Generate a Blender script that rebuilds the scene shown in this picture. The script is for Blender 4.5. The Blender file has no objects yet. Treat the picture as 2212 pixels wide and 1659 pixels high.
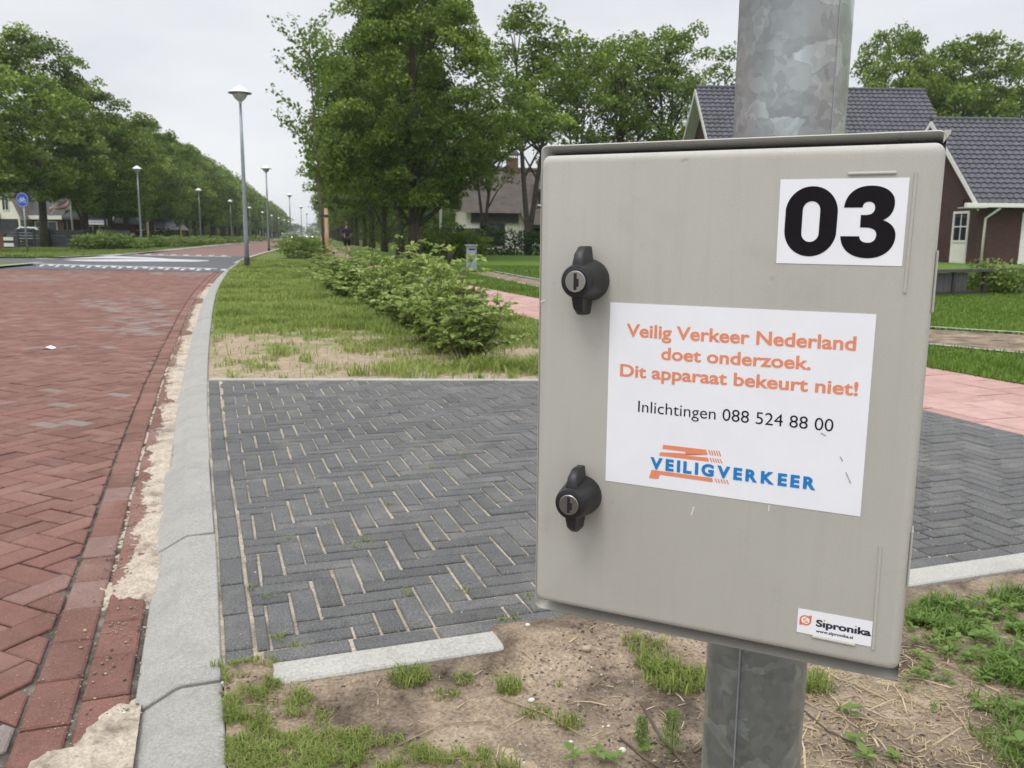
import bpy, bmesh, math, random
import numpy as np
from mathutils import Vector, Matrix
PI = math.pi
R_ = math.radians
scene = bpy.context.scene
COL = scene.collection
# ------------------------------------------------------------------ camera
FPX, PITCH, ROLL, CAMH = 1859.0, R_(9.68), R_(0.5), 1.0
cp, sp, cr, sr = math.cos(PITCH), math.sin(PITCH), math.cos(ROLL), math.sin(ROLL)
fwd = Vector((0, cp, -sp)); up0 = Vector((0, sp, cp)); rt0 = Vector((1, 0, 0))
rt = rt0 * cr + up0 * sr
up = up0 * cr - rt0 * sr
cam = bpy.data.cameras.new('camera')
cam_ob = bpy.data.objects.new('camera', cam)
COL.objects.link(cam_ob)
M = Matrix((rt, up, -fwd)).transposed().to_4x4()
M.translation = (0, 0, CAMH)
cam_ob.matrix_world = M
cam.sensor_width = 36.0
cam.lens = FPX / 2212.0 * 36.0
cam.clip_start = 0.02
cam.clip_end = 6000
cam.dof.use_dof = True
cam.dof.focus_distance = 0.78
cam.dof.aperture_fstop = 26.0
scene.camera = cam_ob
# ------------------------------------------------------------------ world: overcast sky
SUN_EL, SUN_ROT = R_(58), R_(215)
world = bpy.data.worlds.new('World')
scene.world = world
world.use_nodes = True
wn, wl = world.node_tree.nodes, world.node_tree.links
wn.clear()
w_out = wn.new('ShaderNodeOutputWorld')
w_bg = wn.new('ShaderNodeBackground')
w_sky = wn.new('ShaderNodeTexSky'); w_sky.sky_type = 'NISHITA'; w_sky.sun_disc = False
w_sky.sun_elevation = SUN_EL; w_sky.sun_rotation = SUN_ROT
w_tc = wn.new('ShaderNodeTexCoord')
w_sep = wn.new('ShaderNodeSeparateXYZ')
w_map = wn.new('ShaderNodeMapping'); w_map.inputs['Scale'].default_value = (1.6, 1.6, 5.0)
w_n = wn.new('ShaderNodeTexNoise'); w_n.inputs['Scale'].default_value = 1.7; w_n.inputs['Detail'].default_value = 4.0
w_n.inputs['Roughness'].default_value = 0.5
w_r = wn.new('ShaderNodeValToRGB')      # cloud deck colour
w_r.color_ramp.elements[0].position = 0.36; w_r.color_ramp.elements[0].color = (8.0, 8.2, 8.6, 1)
w_r.color_ramp.elements[1].position = 0.66; w_r.color_ramp.elements[1].color = (9.5, 9.6, 9.8, 1)
w_g = wn.new('ShaderNodeMapRange')      # an overcast sky is brighter overhead
w_g.inputs['From Min'].default_value = 0.25; w_g.inputs['From Max'].default_value = 1.0
w_g.inputs['To Min'].default_value = 1.0; w_g.inputs['To Max'].default_value = 2.5
w_mul = wn.new('ShaderNodeVectorMath'); w_mul.operation = 'SCALE'
w_mix = wn.new('ShaderNodeMix'); w_mix.data_type = 'RGBA'; w_mix.inputs[0].default_value = 0.92
wl.new(w_tc.outputs['Generated'], w_sep.inputs[0]); wl.new(w_tc.outputs['Generated'], w_map.inputs['Vector'])
wl.new(w_map.outputs[0], w_n.inputs['Vector']); wl.new(w_n.outputs['Fac'], w_r.inputs[0])
wl.new(w_sep.outputs['Z'], w_g.inputs['Value'])
wl.new(w_r.outputs[0], w_mul.inputs[0]); wl.new(w_g.outputs[0], w_mul.inputs['Scale'])
wl.new(w_sky.outputs[0], w_mix.inputs[6]); wl.new(w_mul.outputs[0], w_mix.inputs[7])
wl.new(w_mix.outputs[2], w_bg.inputs['Color']); w_bg.inputs['Strength'].default_value = 0.1
wl.new(w_bg.outputs[0], w_out.inputs['Surface'])
sun = bpy.data.lights.new('sun', 'SUN'); sun.energy = 1.4; sun.angle = R_(22); sun.color = (1.0, 0.96, 0.9)
sun_ob = bpy.data.objects.new('sun', sun); COL.objects.link(sun_ob)
sd = Vector((math.sin(SUN_ROT) * math.cos(SUN_EL), math.cos(SUN_ROT) * math.cos(SUN_EL), math.sin(SUN_EL)))
sun_ob.rotation_euler = sd.to_track_quat('Z', 'Y').to_euler()
scene.view_settings.view_transform = 'Standard'
scene.view_settings.look = 'None'
scene.view_settings.exposure = 0.0
scene.view_settings.gamma = 1.0
scene.render.film_transparent = False
cy = scene.cycles
cy.use_denoising = True
cy.max_bounces = 6; cy.diffuse_bounces = 3; cy.glossy_bounces = 3; cy.transmission_bounces = 4; cy.transparent_max_bounces = 6
cy.use_adaptive_sampling = True; cy.adaptive_threshold = 0.015
cy.caustics_reflective = False; cy.caustics_refractive = False

# ------------------------------------------------------------------ helpers
def ray(px, py):
    u, v = px - 1106.0, 829.5 - py
    u2, v2 = u * cr - v * sr, u * sr + v * cr
    return np.array([u2, FPX * cp + v2 * sp, -FPX * sp + v2 * cp]) / FPX
def G(px, py, z=0.0):               # the ground point a sight line meets
    r = ray(px, py); t = (z - CAMH) / r[2]
    return (r[0] * t, r[1] * t)
def D(px, py, y):                   # the point at distance y along a sight line
    r = ray(px, py); t = y / r[1]
    return (r[0] * t, y, CAMH + r[2] * t)

def hash2(ix, iy, s):
    h = np.sin(ix * 127.1 + iy * 311.7 + s * 74.7) * 43758.5453
    return h - np.floor(h)
def vnoise(x, y, s=0):
    x = np.asarray(x, float); y = np.asarray(y, float)
    ix, iy = np.floor(x), np.floor(y); fx, fy = x - ix, y - iy
    fx = fx * fx * (3 - 2 * fx); fy = fy * fy * (3 - 2 * fy)
    a = hash2(ix, iy, s); b = hash2(ix + 1, iy, s); c = hash2(ix, iy + 1, s); d = hash2(ix + 1, iy + 1, s)
    return (a * (1 - fx) + b * fx) * (1 - fy) + (c * (1 - fx) + d * fx) * fy
def fbm(x, y, s=0, o=3):
    v, a, t = 0.0, 0.5, 0.0
    for k in range(o):
        v = v + a * vnoise(x * 2 ** k, y * 2 ** k, s + k * 13); t += a; a *= 0.5
    return v / t
def smooth(a, b, x):
    t = np.clip((np.asarray(x, float) - a) / (b - a), 0, 1)
    return t * t * (3 - 2 * t)

def thing(name, label, cat, loc=(0, 0, 0), rz=0.0, group=None):
    o = bpy.data.objects.new(name, None); COL.objects.link(o)
    o.location = loc; o.rotation_euler = (0, 0, rz); o.empty_display_size = 0.2
    o['label'] = label; o['category'] = cat
    if group: o['group'] = group
    return o
def tag(o, label, cat, group=None, kind=None):
    if label: o['label'] = label
    if cat: o['category'] = cat
    if group: o['group'] = group
    if kind: o['kind'] = kind
    return o
def link_mesh(name, me, mats, parent=None, smoothed=False):
    o = bpy.data.objects.new(name, me); COL.objects.link(o)
    for m in (mats if isinstance(mats, (list, tuple)) else [mats]):
        me.materials.append(m)
    if smoothed:
        me.polygons.foreach_set('use_smooth', np.ones(len(me.polygons), dtype=bool))
    if parent is not None: o.parent = parent
    return o
def copy_tree(o, parent=None):
    c = o.copy(); COL.objects.link(c)
    if parent is not None: c.parent = parent
    for ch in [x for x in o.children]:
        copy_tree(ch, c)
    return c

class MB:
    """collects faces; build() links them as one mesh object"""
    def __init__(s):
        s.v, s.f, s.t, s.mi, s.cur, s.tint = [], [], [], [], 0, 0.5
    def add(s, vs, fs, tint=None):
        b = len(s.v); s.v.extend([tuple(p) for p in vs])
        for f in fs:
            s.f.append([i + b for i in f]); s.t.append(s.tint if tint is None else tint); s.mi.append(s.cur)
        return s
    def box(s, x0, x1, y0, y1, z0, z1, tint=None):
        return s.add([(x0, y0, z0), (x1, y0, z0), (x1, y1, z0), (x0, y1, z0), (x0, y0, z1), (x1, y0, z1), (x1, y1, z1), (x0, y1, z1)],
                     [(0, 3, 2, 1), (4, 5, 6, 7), (0, 1, 5, 4), (1, 2, 6, 5), (2, 3, 7, 6), (3, 0, 4, 7)], tint)
    def bar(s, a, b, w, h, tint=None, upv=(0, 0, 1)):
        a, b = Vector(a), Vector(b); d = (b - a).normalized(); u = Vector(upv)
        if abs(d.dot(u)) > 0.99: u = Vector((1, 0, 0))
        x = d.cross(u).normalized() * (w / 2); y = x.cross(d).normalized() * (h / 2)
        vs = [p + i * x + j * y for p in (a, b) for i, j in ((-1, -1), (1, -1), (1, 1), (-1, 1))]
        return s.add(vs, [(0, 1, 2, 3), (7, 6, 5, 4), (0, 4, 5, 1), (1, 5, 6, 2), (2, 6, 7, 3), (3, 7, 4, 0)], tint)
    def tube(s, pts, rad, n=8, cap=True, tint=None):
        pts = [Vector(p) for p in pts]; m = len(pts)
        rad = rad if isinstance(rad, (list, tuple)) else [rad] * m
        vs = []; prev = None
        for i, p in enumerate(pts):
            d = (pts[min(i + 1, m - 1)] - pts[max(i - 1, 0)]).normalized()
            if prev is None:
                x = d.orthogonal().normalized()
            else:
                x = (prev - d * prev.dot(d))
                x = x.normalized() if x.length > 1e-6 else d.orthogonal().normalized()
            prev = x; y = d.cross(x)
            for k in range(n):
                a = 2 * PI * k / n
                vs.append(p + (x * math.cos(a) + y * math.sin(a)) * rad[i])
        fs = [(i * n + k, i * n + (k + 1) % n, (i + 1) * n + (k + 1) % n, (i + 1) * n + k) for i in range(m - 1) for k in range(n)]
        if cap: fs += [tuple(range(n))[::-1], tuple(range((m - 1) * n, m * n))]
        return s.add(vs, fs, tint)
    def lathe(s, prof, n=24, c=(0, 0), tint=None):      # prof: (radius, z)
        vs = [(c[0] + r * math.cos(2 * PI * k / n), c[1] + r * math.sin(2 * PI * k / n), z) for r, z in prof for k in range(n)]
        m = len(prof)
        fs = [(i * n + k, i * n + (k + 1) % n, (i + 1) * n + (k + 1) % n, (i + 1) * n + k) for i in range(m - 1) for k in range(n)]
        fs += [tuple(range(n))[::-1], tuple(range((m - 1) * n, m * n))]
        return s.add(vs, fs, tint)
    def slab(s, poly, th, tint=None):                   # a planar polygon thickened downwards along its normal
        P = [Vector(p) for p in poly]; nrm = (P[1] - P[0]).cross(P[2] - P[0]).normalized()
        n = len(P); Q = [p - nrm * th for p in P]
        return s.add(P + Q, [tuple(range(n)), tuple(range(n, 2 * n))[::-1]] + [(i, i + n, (i + 1) % n + n, (i + 1) % n) for i in range(n)], tint)
    def prism(s, poly, z0, z1, tint=None):              # xy polygon, counter-clockwise
        n = len(poly)
        return s.add([(x, y, z1) for x, y in poly] + [(x, y, z0) for x, y in poly],
                     [tuple(range(n)), tuple(range(n, 2 * n))[::-1]] + [(i, i + n, (i + 1) % n + n, (i + 1) % n) for i in range(n)], tint)
    def build(s, name, mats, parent=None, smoothed=False, bevel=0.0, seg=2):
        me = bpy.data.meshes.new(name)
        me.from_pydata(s.v, [], s.f); me.update()
        if any(s.mi): me.polygons.foreach_set('material_index', s.mi)
        at = me.attributes.new('tint', 'FLOAT', 'FACE'); at.data.foreach_set('value', np.array(s.t, dtype=np.float32))
        if bevel > 0:
            bm = bmesh.new(); bm.from_mesh(me)
            ed = [e for e in bm.edges if len(e.link_faces) == 2 and e.calc_face_angle(0) > 0.6]
            bmesh.ops.bevel(bm, geom=ed, offset=bevel, segments=seg, affect='EDGES', profile=0.5, clamp_overlap=True)
            bm.to_mesh(me); bm.free()
        return link_mesh(name, me, mats, parent, smoothed)

def np_mesh(name, V, Q, tint=None):
    V = np.asarray(V, np.float32); Q = np.asarray(Q, np.int32)
    me = bpy.data.meshes.new(name)
    me.vertices.add(len(V)); me.vertices.foreach_set('co', V.ravel())
    k = Q.shape[1]
    me.loops.add(Q.size); me.loops.foreach_set('vertex_index', Q.ravel())
    me.polygons.add(len(Q)); me.polygons.foreach_set('loop_start', np.arange(0, Q.size, k, dtype=np.int32))
    me.polygons.foreach_set('loop_total', np.full(len(Q), k, dtype=np.int32))
    me.update(calc_edges=True)
    if tint is not None:
        at = me.attributes.new('tint', 'FLOAT', 'FACE'); at.data.foreach_set('value', np.asarray(tint, np.float32))
    return me

# ------------------------------------------------------------------ materials
def new_mat(name):
    m = bpy.data.materials.new(name); m.use_nodes = True
    nt = m.node_tree; b = nt.nodes['Principled BSDF']
    return m, nt, b
def N(nt, typ, **kw):
    n = nt.nodes.new(typ)
    for k, v in kw.items():
        if k in n.inputs.keys(): n.inputs[k].default_value = v
        else: setattr(n, k, v)
    return n
def c4(c): return (c[0], c[1], c[2], 1.0)
def mixc(nt, fac, a, b, mode='MIX'):
    n = nt.nodes.new('ShaderNodeMix'); n.data_type = 'RGBA'; n.blend_type = mode
    for sock, v in ((n.inputs[0], fac), (n.inputs[6], a), (n.inputs[7], b)):
        if hasattr(v, 'links') or isinstance(v, bpy.types.NodeSocket): nt.links.new(v, sock)
        elif isinstance(v, (int, float)): sock.default_value = v
        else: sock.default_value = c4(v)
    return n.outputs[2]
def noise(nt, scale, detail=4.0, rough=0.6, vec=None, dist=0.0):
    n = nt.nodes.new('ShaderNodeTexNoise'); n.inputs['Scale'].default_value = scale
    n.inputs['Detail'].default_value = detail; n.inputs['Roughness'].default_value = rough; n.inputs['Distortion'].default_value = dist
    if vec is None: vec = objco(nt)
    nt.links.new(vec, n.inputs['Vector'])
    return n.outputs['Fac']
def objco(nt):
    return nt.nodes.new('ShaderNodeTexCoord').outputs['Object']
def ramp(nt, fac, stops):
    n = nt.nodes.new('ShaderNodeValToRGB'); e = n.color_ramp.elements
    e[0].position, e[0].color = stops[0][0], c4(stops[0][1]) if not isinstance(stops[0][1], float) else (stops[0][1],) * 3 + (1,)
    e[1].position, e[1].color = stops[-1][0], c4(stops[-1][1]) if not isinstance(stops[-1][1], float) else (stops[-1][1],) * 3 + (1,)
    for p, c in stops[1:-1]:
        k = e.new(p); k.color = c4(c) if not isinstance(c, float) else (c, c, c, 1)
    nt.links.new(fac, n.inputs[0])
    return n.outputs[0]
def bump(nt, b, h, dist=0.01, strength=0.6):
    n = nt.nodes.new('ShaderNodeBump'); n.inputs['Distance'].default_value = dist; n.inputs['Strength'].default_value = strength
    nt.links.new(h, n.inputs['Height']); nt.links.new(n.outputs[0], b.inputs['Normal'])
def tintattr(nt):
    n = nt.nodes.new('ShaderNodeAttribute'); n.attribute_name = 'tint'
    return n.outputs['Fac']

def plain(name, col, rough=0.6, metal=0.0, var=0.12, nscale=8.0, bumpd=0.0, bscale=60.0, spec=0.5):
    m, nt, b = new_mat(name)
    nz = noise(nt, nscale, 5, 0.65)
    f = ramp(nt, nz, [(0.3, tuple(max(0, x * (1 - var)) for x in col)), (0.7, tuple(x * (1 + var) for x in col))])
    nt.links.new(f, b.inputs['Base Color'])
    b.inputs['Roughness'].default_value = rough; b.inputs['Metallic'].default_value = metal
    b.inputs['Specular IOR Level'].default_value = spec
    if bumpd > 0: bump(nt, b, noise(nt, bscale, 4, 0.6), bumpd)
    return m
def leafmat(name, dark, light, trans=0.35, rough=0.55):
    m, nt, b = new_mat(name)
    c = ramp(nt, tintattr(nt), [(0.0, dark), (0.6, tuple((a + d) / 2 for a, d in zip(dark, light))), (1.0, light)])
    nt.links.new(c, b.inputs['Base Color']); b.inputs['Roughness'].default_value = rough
    b.inputs['Specular IOR Level'].default_value = 0.25
    tr = nt.nodes.new('ShaderNodeBsdfTranslucent'); mx = nt.nodes.new('ShaderNodeMixShader')
    ct = mixc(nt, 0.5, c, (0.14, 0.23, 0.03)); nt.links.new(ct, tr.inputs['Color'])
    mx.inputs[0].default_value = trans
    nt.links.new(b.outputs[0], mx.inputs[1]); nt.links.new(tr.outputs[0], mx.inputs[2])
    nt.links.new(mx.outputs[0], nt.nodes['Material Output'].inputs['Surface'])
    return m
def paver(name, stops, gray=None, speck=0.25, rough=0.85, bscale=260.0, dust=None):
    m, nt, b = new_mat(name)
    c = ramp(nt, tintattr(nt), stops)
    n1 = noise(nt, 9.0, 5, 0.65); n2 = noise(nt, 190.0, 3, 0.7)
    c = mixc(nt, 1.0, c, ramp(nt, n1, [(0.25, 0.82), (0.75, 1.16)]), 'MULTIPLY')
    c = mixc(nt, 1.0, c, ramp(nt, n2, [(0.3, 1.0 - speck), (0.7, 1.0 + speck)]), 'MULTIPLY')
    if dust:
        d = ramp(nt, noise(nt, 3.3, 6, 0.7, dist=0.3), [(0.52, 0.0), (0.78, 0.5)])
        c = mixc(nt, d, c, dust)
    nt.links.new(c, b.inputs['Base Color']); b.inputs['Roughness'].default_value = rough
    b.inputs['Specular IOR Level'].default_value = 0.3
    bump(nt, b, n2, 0.003, 0.9)
    return m

MAT = {}
MAT['box'] = None
def box_mat():
    m, nt, b = new_mat('grey_polyester')
    n1 = noise(nt, 6.0, 4, 0.6); n2 = noise(nt, 900.0, 2, 0.5)
    c = ramp(nt, n1, [(0.3, (0.405, 0.395, 0.352)), (0.7, (0.435, 0.425, 0.382))])
    c = mixc(nt, 1.0, c, ramp(nt, n2, [(0.3, 0.95), (0.7, 1.05)]), 'MULTIPLY')
    spots = ramp(nt, noise(nt, 46.0, 3, 0.55), [(0.70, 0.0), (0.76, 0.5)])
    c = mixc(nt, spots, c, (0.2, 0.185, 0.165))
    smear = ramp(nt, noise(nt, 17.0, 6, 0.7, dist=0.8), [(0.56, 0.0), (0.8, 0.34)])
    c = mixc(nt, smear, c, (0.29, 0.278, 0.25))
    mp = nt.nodes.new('ShaderNodeMapping'); mp.inputs['Scale'].default_value = (70.0, 70.0, 3.0); nt.links.new(objco(nt), mp.inputs['Vector'])
    strk = ramp(nt, noise(nt, 1.0, 5, 0.7, vec=mp.outputs[0]), [(0.52, 0.0), (0.8, 0.30)])
    c = mixc(nt, strk, c, (0.31, 0.30, 0.265))
    b.inputs['Roughness'].default_value = 0.5; nt.links.new(c, b.inputs['Base Color'])
    b.inputs['Specular IOR Level'].default_value = 0.35
    bump(nt, b, noise(nt, 700.0, 2, 0.5), 0.0002, 0.5)
    return m
MAT['box'] = box_mat()
MAT['gasket_gap_shade'] = plain('dark_gasket_gap_shade', (0.02, 0.018, 0.018), 0.8)
MAT['black'] = plain('black_plastic', (0.012, 0.012, 0.014), 0.42, var=0.2, nscale=40, bumpd=0.0002, bscale=900)
MAT['nickel'] = plain('nickel', (0.30, 0.275, 0.25), 0.32, metal=1.0, var=0.12)
MAT['slot'] = plain('key_slot', (0.006, 0.006, 0.006), 0.7)
def sticker_mat():
    m, nt, b = new_mat('white_sticker')
    c = ramp(nt, noise(nt, 24.0, 5, 0.65), [(0.3, (0.76, 0.77, 0.805)), (0.7, (0.80, 0.81, 0.845))])
    sm = ramp(nt, noise(nt, 30.0, 6, 0.7, dist=1.0), [(0.66, 0.0), (0.82, 0.25)])
    c = mixc(nt, sm, c, (0.45, 0.43, 0.40))
    nt.links.new(c, b.inputs['Base Color']); b.inputs['Roughness'].default_value = 0.4
    return m
MAT['sticker'] = sticker_mat()
MAT['ink_orange'] = plain('orange_ink', (0.74, 0.245, 0.125), 0.45, var=0.05, nscale=60)
MAT['ink_logo'] = plain('deep_orange_ink', (0.76, 0.17, 0.04), 0.45, var=0.04)
MAT['ink_blue'] = plain('blue_ink', (0.006, 0.19, 0.52), 0.45, var=0.05, nscale=60)
MAT['ink_black'] = plain('black_ink', (0.009, 0.007, 0.009), 0.6, var=0.2, nscale=60, spec=0.12)
MAT['scratch'] = plain('pale_scratch', (0.68, 0.67, 0.62), 0.6)
def galv_mat():
    m, nt, b = new_mat('galvanised_steel')
    co = objco(nt)
    nv = nt.nodes.new('ShaderNodeTexNoise'); nv.inputs['Scale'].default_value = 30.0; nv.inputs['Detail'].default_value = 3.0
    nt.links.new(co, nv.inputs['Vector'])
    wob = nt.nodes.new('ShaderNodeMix'); wob.data_type = 'VECTOR'; wob.inputs[0].default_value = 0.034
    nt.links.new(co, wob.inputs[4]); nt.links.new(nv.outputs['Color'], wob.inputs[5])
    def vor(sc, st):
        v = nt.nodes.new('ShaderNodeTexVoronoi'); v.inputs['Scale'].default_value = sc
        nt.links.new(wob.outputs[1], v.inputs['Vector'])
        s = nt.nodes.new('ShaderNodeSeparateColor'); nt.links.new(v.outputs['Color'], s.inputs[0])
        return s.outputs[st]
    a, bb = vor(33.0, 0), vor(110.0, 1)
    c1 = ramp(nt, a, [(0.0, (0.42, 0.46, 0.495)), (0.3, (0.50, 0.545, 0.58)), (0.55, (0.455, 0.495, 0.53)), (0.74, (0.54, 0.595, 0.635)), (0.80, (0.61, 0.685, 0.735)), (1.0, (0.65, 0.73, 0.78))])
    c2 = ramp(nt, bb, [(0.0, 0.86), (1.0, 1.12)])
    c = mixc(nt, 1.0, c1, c2, 'MULTIPLY')
    cl = ramp(nt, noise(nt, 5.0, 5, 0.7), [(0.3, 0.85), (0.7, 1.1)])
    c = mixc(nt, 1.0, c, cl, 'MULTIPLY')
    dirt = ramp(nt, noise(nt, 60.0, 5, 0.75), [(0.66, 0.0), (0.8, 0.4)])
    c = mixc(nt, dirt, c, (0.16, 0.17, 0.165))
    # the pole turns a darker grey green towards its foot
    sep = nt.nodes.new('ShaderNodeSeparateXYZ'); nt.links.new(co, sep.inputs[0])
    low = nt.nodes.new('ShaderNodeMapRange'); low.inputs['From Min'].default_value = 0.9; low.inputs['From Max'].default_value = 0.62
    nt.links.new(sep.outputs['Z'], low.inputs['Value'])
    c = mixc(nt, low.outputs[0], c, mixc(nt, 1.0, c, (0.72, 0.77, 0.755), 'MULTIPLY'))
    nt.links.new(c, b.inputs['Base Color'])
    b.inputs['Metallic'].default_value = 0.55; b.inputs['Roughness'].default_value = 0.42
    rr = ramp(nt, a, [(0.0, 0.48), (1.0, 0.32)]); nt.links.new(rr, b.inputs['Roughness'])
    bump(nt, b, noise(nt, 90.0, 4, 0.6), 0.0006, 0.4)
    return m
MAT['galv'] = galv_mat()
MAT['lamp_pole'] = plain('lamp_post_grey', (0.25, 0.28, 0.31), 0.45, metal=0.4, var=0.1)
MAT['lamp_shade'] = plain('lamp_shade_white', (0.74, 0.75, 0.75), 0.4, var=0.04)
MAT['lamp_under'] = plain('lamp_rim_dark', (0.10, 0.10, 0.09), 0.5)
MAT['lamp_glass'] = plain('lamp_bowl', (0.86, 0.87, 0.88), 0.25, var=0.02)
MAT['lamp_glass'].node_tree.nodes['Principled BSDF'].inputs['Transmission Weight'].default_value = 0.55
MAT['charcoal'] = plain('charcoal', (0.03, 0.03, 0.033), 0.7)
def concrete(name, col, fine=0.14):
    m, nt, b = new_mat(name)
    n1 = noise(nt, 3.0, 6, 0.7); n2 = noise(nt, 160.0, 3, 0.7)
    c = ramp(nt, n1, [(0.28, tuple(x * 0.86 for x in col)), (0.72, tuple(x * 1.1 for x in col))])
    c = mixc(nt, 1.0, c, ramp(nt, n2, [(0.3, 1 - fine), (0.7, 1 + fine)]), 'MULTIPLY')
    st = ramp(nt, noise(nt, 9.0, 7, 0.75, dist=0.8), [(0.50, 0.0), (0.78, 0.55)])
    c = mixc(nt, st, c, tuple(x * 0.62 for x in col))
    nt.links.new(c, b.inputs['Base Color']); b.inputs['Roughness'].default_value = 0.9
    bump(nt, b, n2, 0.001, 0.5)
    return m
MAT['kerb'] = concrete('kerb_concrete', (0.300, 0.294, 0.272), 0.26)
MAT['slab'] = concrete('edging_concrete', (0.37, 0.362, 0.33), 0.28)
MAT['brick_dark'] = paver('charcoal_paver', [(0.0, (0.088, 0.088, 0.088)), (0.5, (0.122, 0.122, 0.121)), (1.0, (0.165, 0.163, 0.16))], speck=0.62, dust=(0.25, 0.235, 0.21))
MAT['brick_red'] = paver('red_paver', [(0.0, (0.132, 0.067, 0.053)), (0.35, (0.175, 0.085, 0.066)), (0.62, (0.21, 0.107, 0.085)), (0.76, (0.205, 0.135, 0.118)), (1.0, (0.215, 0.19, 0.172))], speck=0.28, dust=(0.28, 0.20, 0.172))
MAT['path_tile'] = paver('pink_tile', [(0.0, (0.365, 0.215, 0.19)), (0.5, (0.415, 0.255, 0.228)), (1.0, (0.46, 0.295, 0.268))], speck=0.18, dust=(0.47, 0.36, 0.31))
def sandmat(name, light, mid, dark, sc=5.0, thr=(0.40, 0.5, 0.62), grit=0.35):
    m, nt, b = new_mat(name)
    n1 = noise(nt, sc, 8, 0.68, dist=0.4); n2 = noise(nt, 120.0, 4, 0.7); n3 = noise(nt, 34.0, 5, 0.7)
    c = ramp(nt, n1, [(thr[0], dark), (thr[1], mid), (thr[2], light)])
    c = mixc(nt, 1.0, c, ramp(nt, n2, [(0.3, 1 - grit), (0.7, 1 + grit)]), 'MULTIPLY')
    pits = ramp(nt, n3, [(0.28, 0.7), (0.38, 0.0)])
    c = mixc(nt, pits, c, tuple(x * 0.6 for x in dark))
    nt.links.new(c, b.inputs['Base Color']); b.inputs['Roughness'].default_value = 0.95
    b.inputs['Specular IOR Level'].default_value = 0.1
    bump(nt, b, n3, 0.006, 0.8)
    return m
MAT['sand'] = sandmat('pale_sand', (0.46, 0.40, 0.325), (0.38, 0.325, 0.26), (0.20, 0.165, 0.13), 9.0, (0.33, 0.46, 0.6), 0.32)
MAT['joint_sand'] = sandmat('joint_sand', (0.44, 0.39, 0.31), (0.35, 0.305, 0.24), (0.17, 0.15, 0.12), 4.0, (0.35, 0.5, 0.62))
MAT['joint_dark'] = sandmat('joint_grit', (0.24, 0.21, 0.175), (0.12, 0.105, 0.09), (0.06, 0.052, 0.045), 9.0, (0.4, 0.55, 0.7))
MAT['soil'] = sandmat('sandy_soil', (0.31, 0.245, 0.178), (0.20, 0.155, 0.113), (0.085, 0.066, 0.05), 4.2, (0.36, 0.49, 0.62), 0.45)
def ground_mat():
    m, nt, b = new_mat('verge_ground')
    co = objco(nt); sep = nt.nodes.new('ShaderNodeSeparateXYZ'); nt.links.new(co, sep.inputs[0])
    n1 = noise(nt, 1.7, 6, 0.65); n2 = noise(nt, 22.0, 5, 0.7); n3 = noise(nt, 0.35, 4, 0.6)
    sand = ramp(nt, n2, [(0.3, (0.22, 0.165, 0.115)), (0.6, (0.40, 0.32, 0.235)), (0.8, (0.45, 0.37, 0.28))])
    gr = ramp(nt, n2, [(0.3, (0.09, 0.12, 0.03)), (0.55, (0.15, 0.19, 0.055)), (0.8, (0.21, 0.235, 0.09))])
    gr = mixc(nt, ramp(nt, n3, [(0.4, 0.0), (0.7, 0.5)]), gr, (0.12, 0.185, 0.04))
    mr = nt.nodes.new('ShaderNodeMapRange'); mr.inputs['From Min'].default_value = 6.2; mr.inputs['From Max'].default_value = 11.0
    mr.inputs['To Min'].default_value = -0.20; mr.inputs['To Max'].default_value = 0.16
    nt.links.new(sep.outputs['Y'], mr.inputs['Value'])
    ad = nt.nodes.new('ShaderNodeMath'); ad.operation = 'ADD'; nt.links.new(mr.outputs[0], ad.inputs[0]); nt.links.new(n1, ad.inputs[1])
    k = ramp(nt, ad.outputs[0], [(0.44, 0.0), (0.58, 1.0)])
    c = mixc(nt, k, sand, gr)
    nt.links.new(c, b.inputs['Base Color']); b.inputs['Roughness'].default_value = 0.95; b.inputs['Specular IOR Level'].default_value = 0.1
    bump(nt, b, n2, 0.03, 0.6)
    return m
MAT['ground'] = ground_mat()
def lawn_mat():
    m, nt, b = new_mat('lawn_ground')
    n2 = noise(nt, 30.0, 5, 0.7); n3 = noise(nt, 0.8, 5, 0.6)
    gr = ramp(nt, n2, [(0.3, (0.06, 0.12, 0.016)), (0.55, (0.10, 0.175, 0.028)), (0.8, (0.15, 0.215, 0.048))])
    gr = mixc(nt, ramp(nt, n3, [(0.45, 0.0), (0.75, 0.55)]), gr, (0.14, 0.16, 0.05))
    nt.links.new(gr, b.inputs['Base Color']); b.inputs['Roughness'].default_value = 0.95; b.inputs['Specular IOR Level'].default_value = 0.1
    bump(nt, b, n2, 0.03, 0.6)
    return m
MAT['lawn'] = lawn_mat()
MAT['asphalt'] = plain('asphalt', (0.085, 0.09, 0.098), 0.85, var=0.15, nscale=1.2, bumpd=0.003, bscale=80)
MAT['paint'] = plain('road_paint', (0.50, 0.50, 0.50), 0.7, var=0.1, nscale=3)
MAT['bark'] = plain('bark', (0.062, 0.052, 0.038), 0.95, var=0.45, nscale=6, bumpd=0.03, bscale=14)
MAT['twig'] = plain('twig', (0.11, 0.085, 0.06), 0.9, var=0.3, nscale=30)
MAT['stake'] = plain('stake_wood', (0.42, 0.27, 0.155), 0.85, var=0.25, nscale=5, bumpd=0.004, bscale=20)
MAT['lime'] = leafmat('lime_leaf', (0.048, 0.092, 0.010), (0.33, 0.44, 0.08), 0.32)
MAT['lime_far'] = leafmat('far_lime_leaf', (0.050, 0.094, 0.013), (0.31, 0.415, 0.08), 0.32)
MAT['oak'] = leafmat('oak_leaf', (0.058, 0.104, 0.011), (0.28, 0.375, 0.062), 0.38)
MAT['young'] = leafmat('young_leaf', (0.085, 0.15, 0.025), (0.24, 0.34, 0.07), 0.45)
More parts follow.
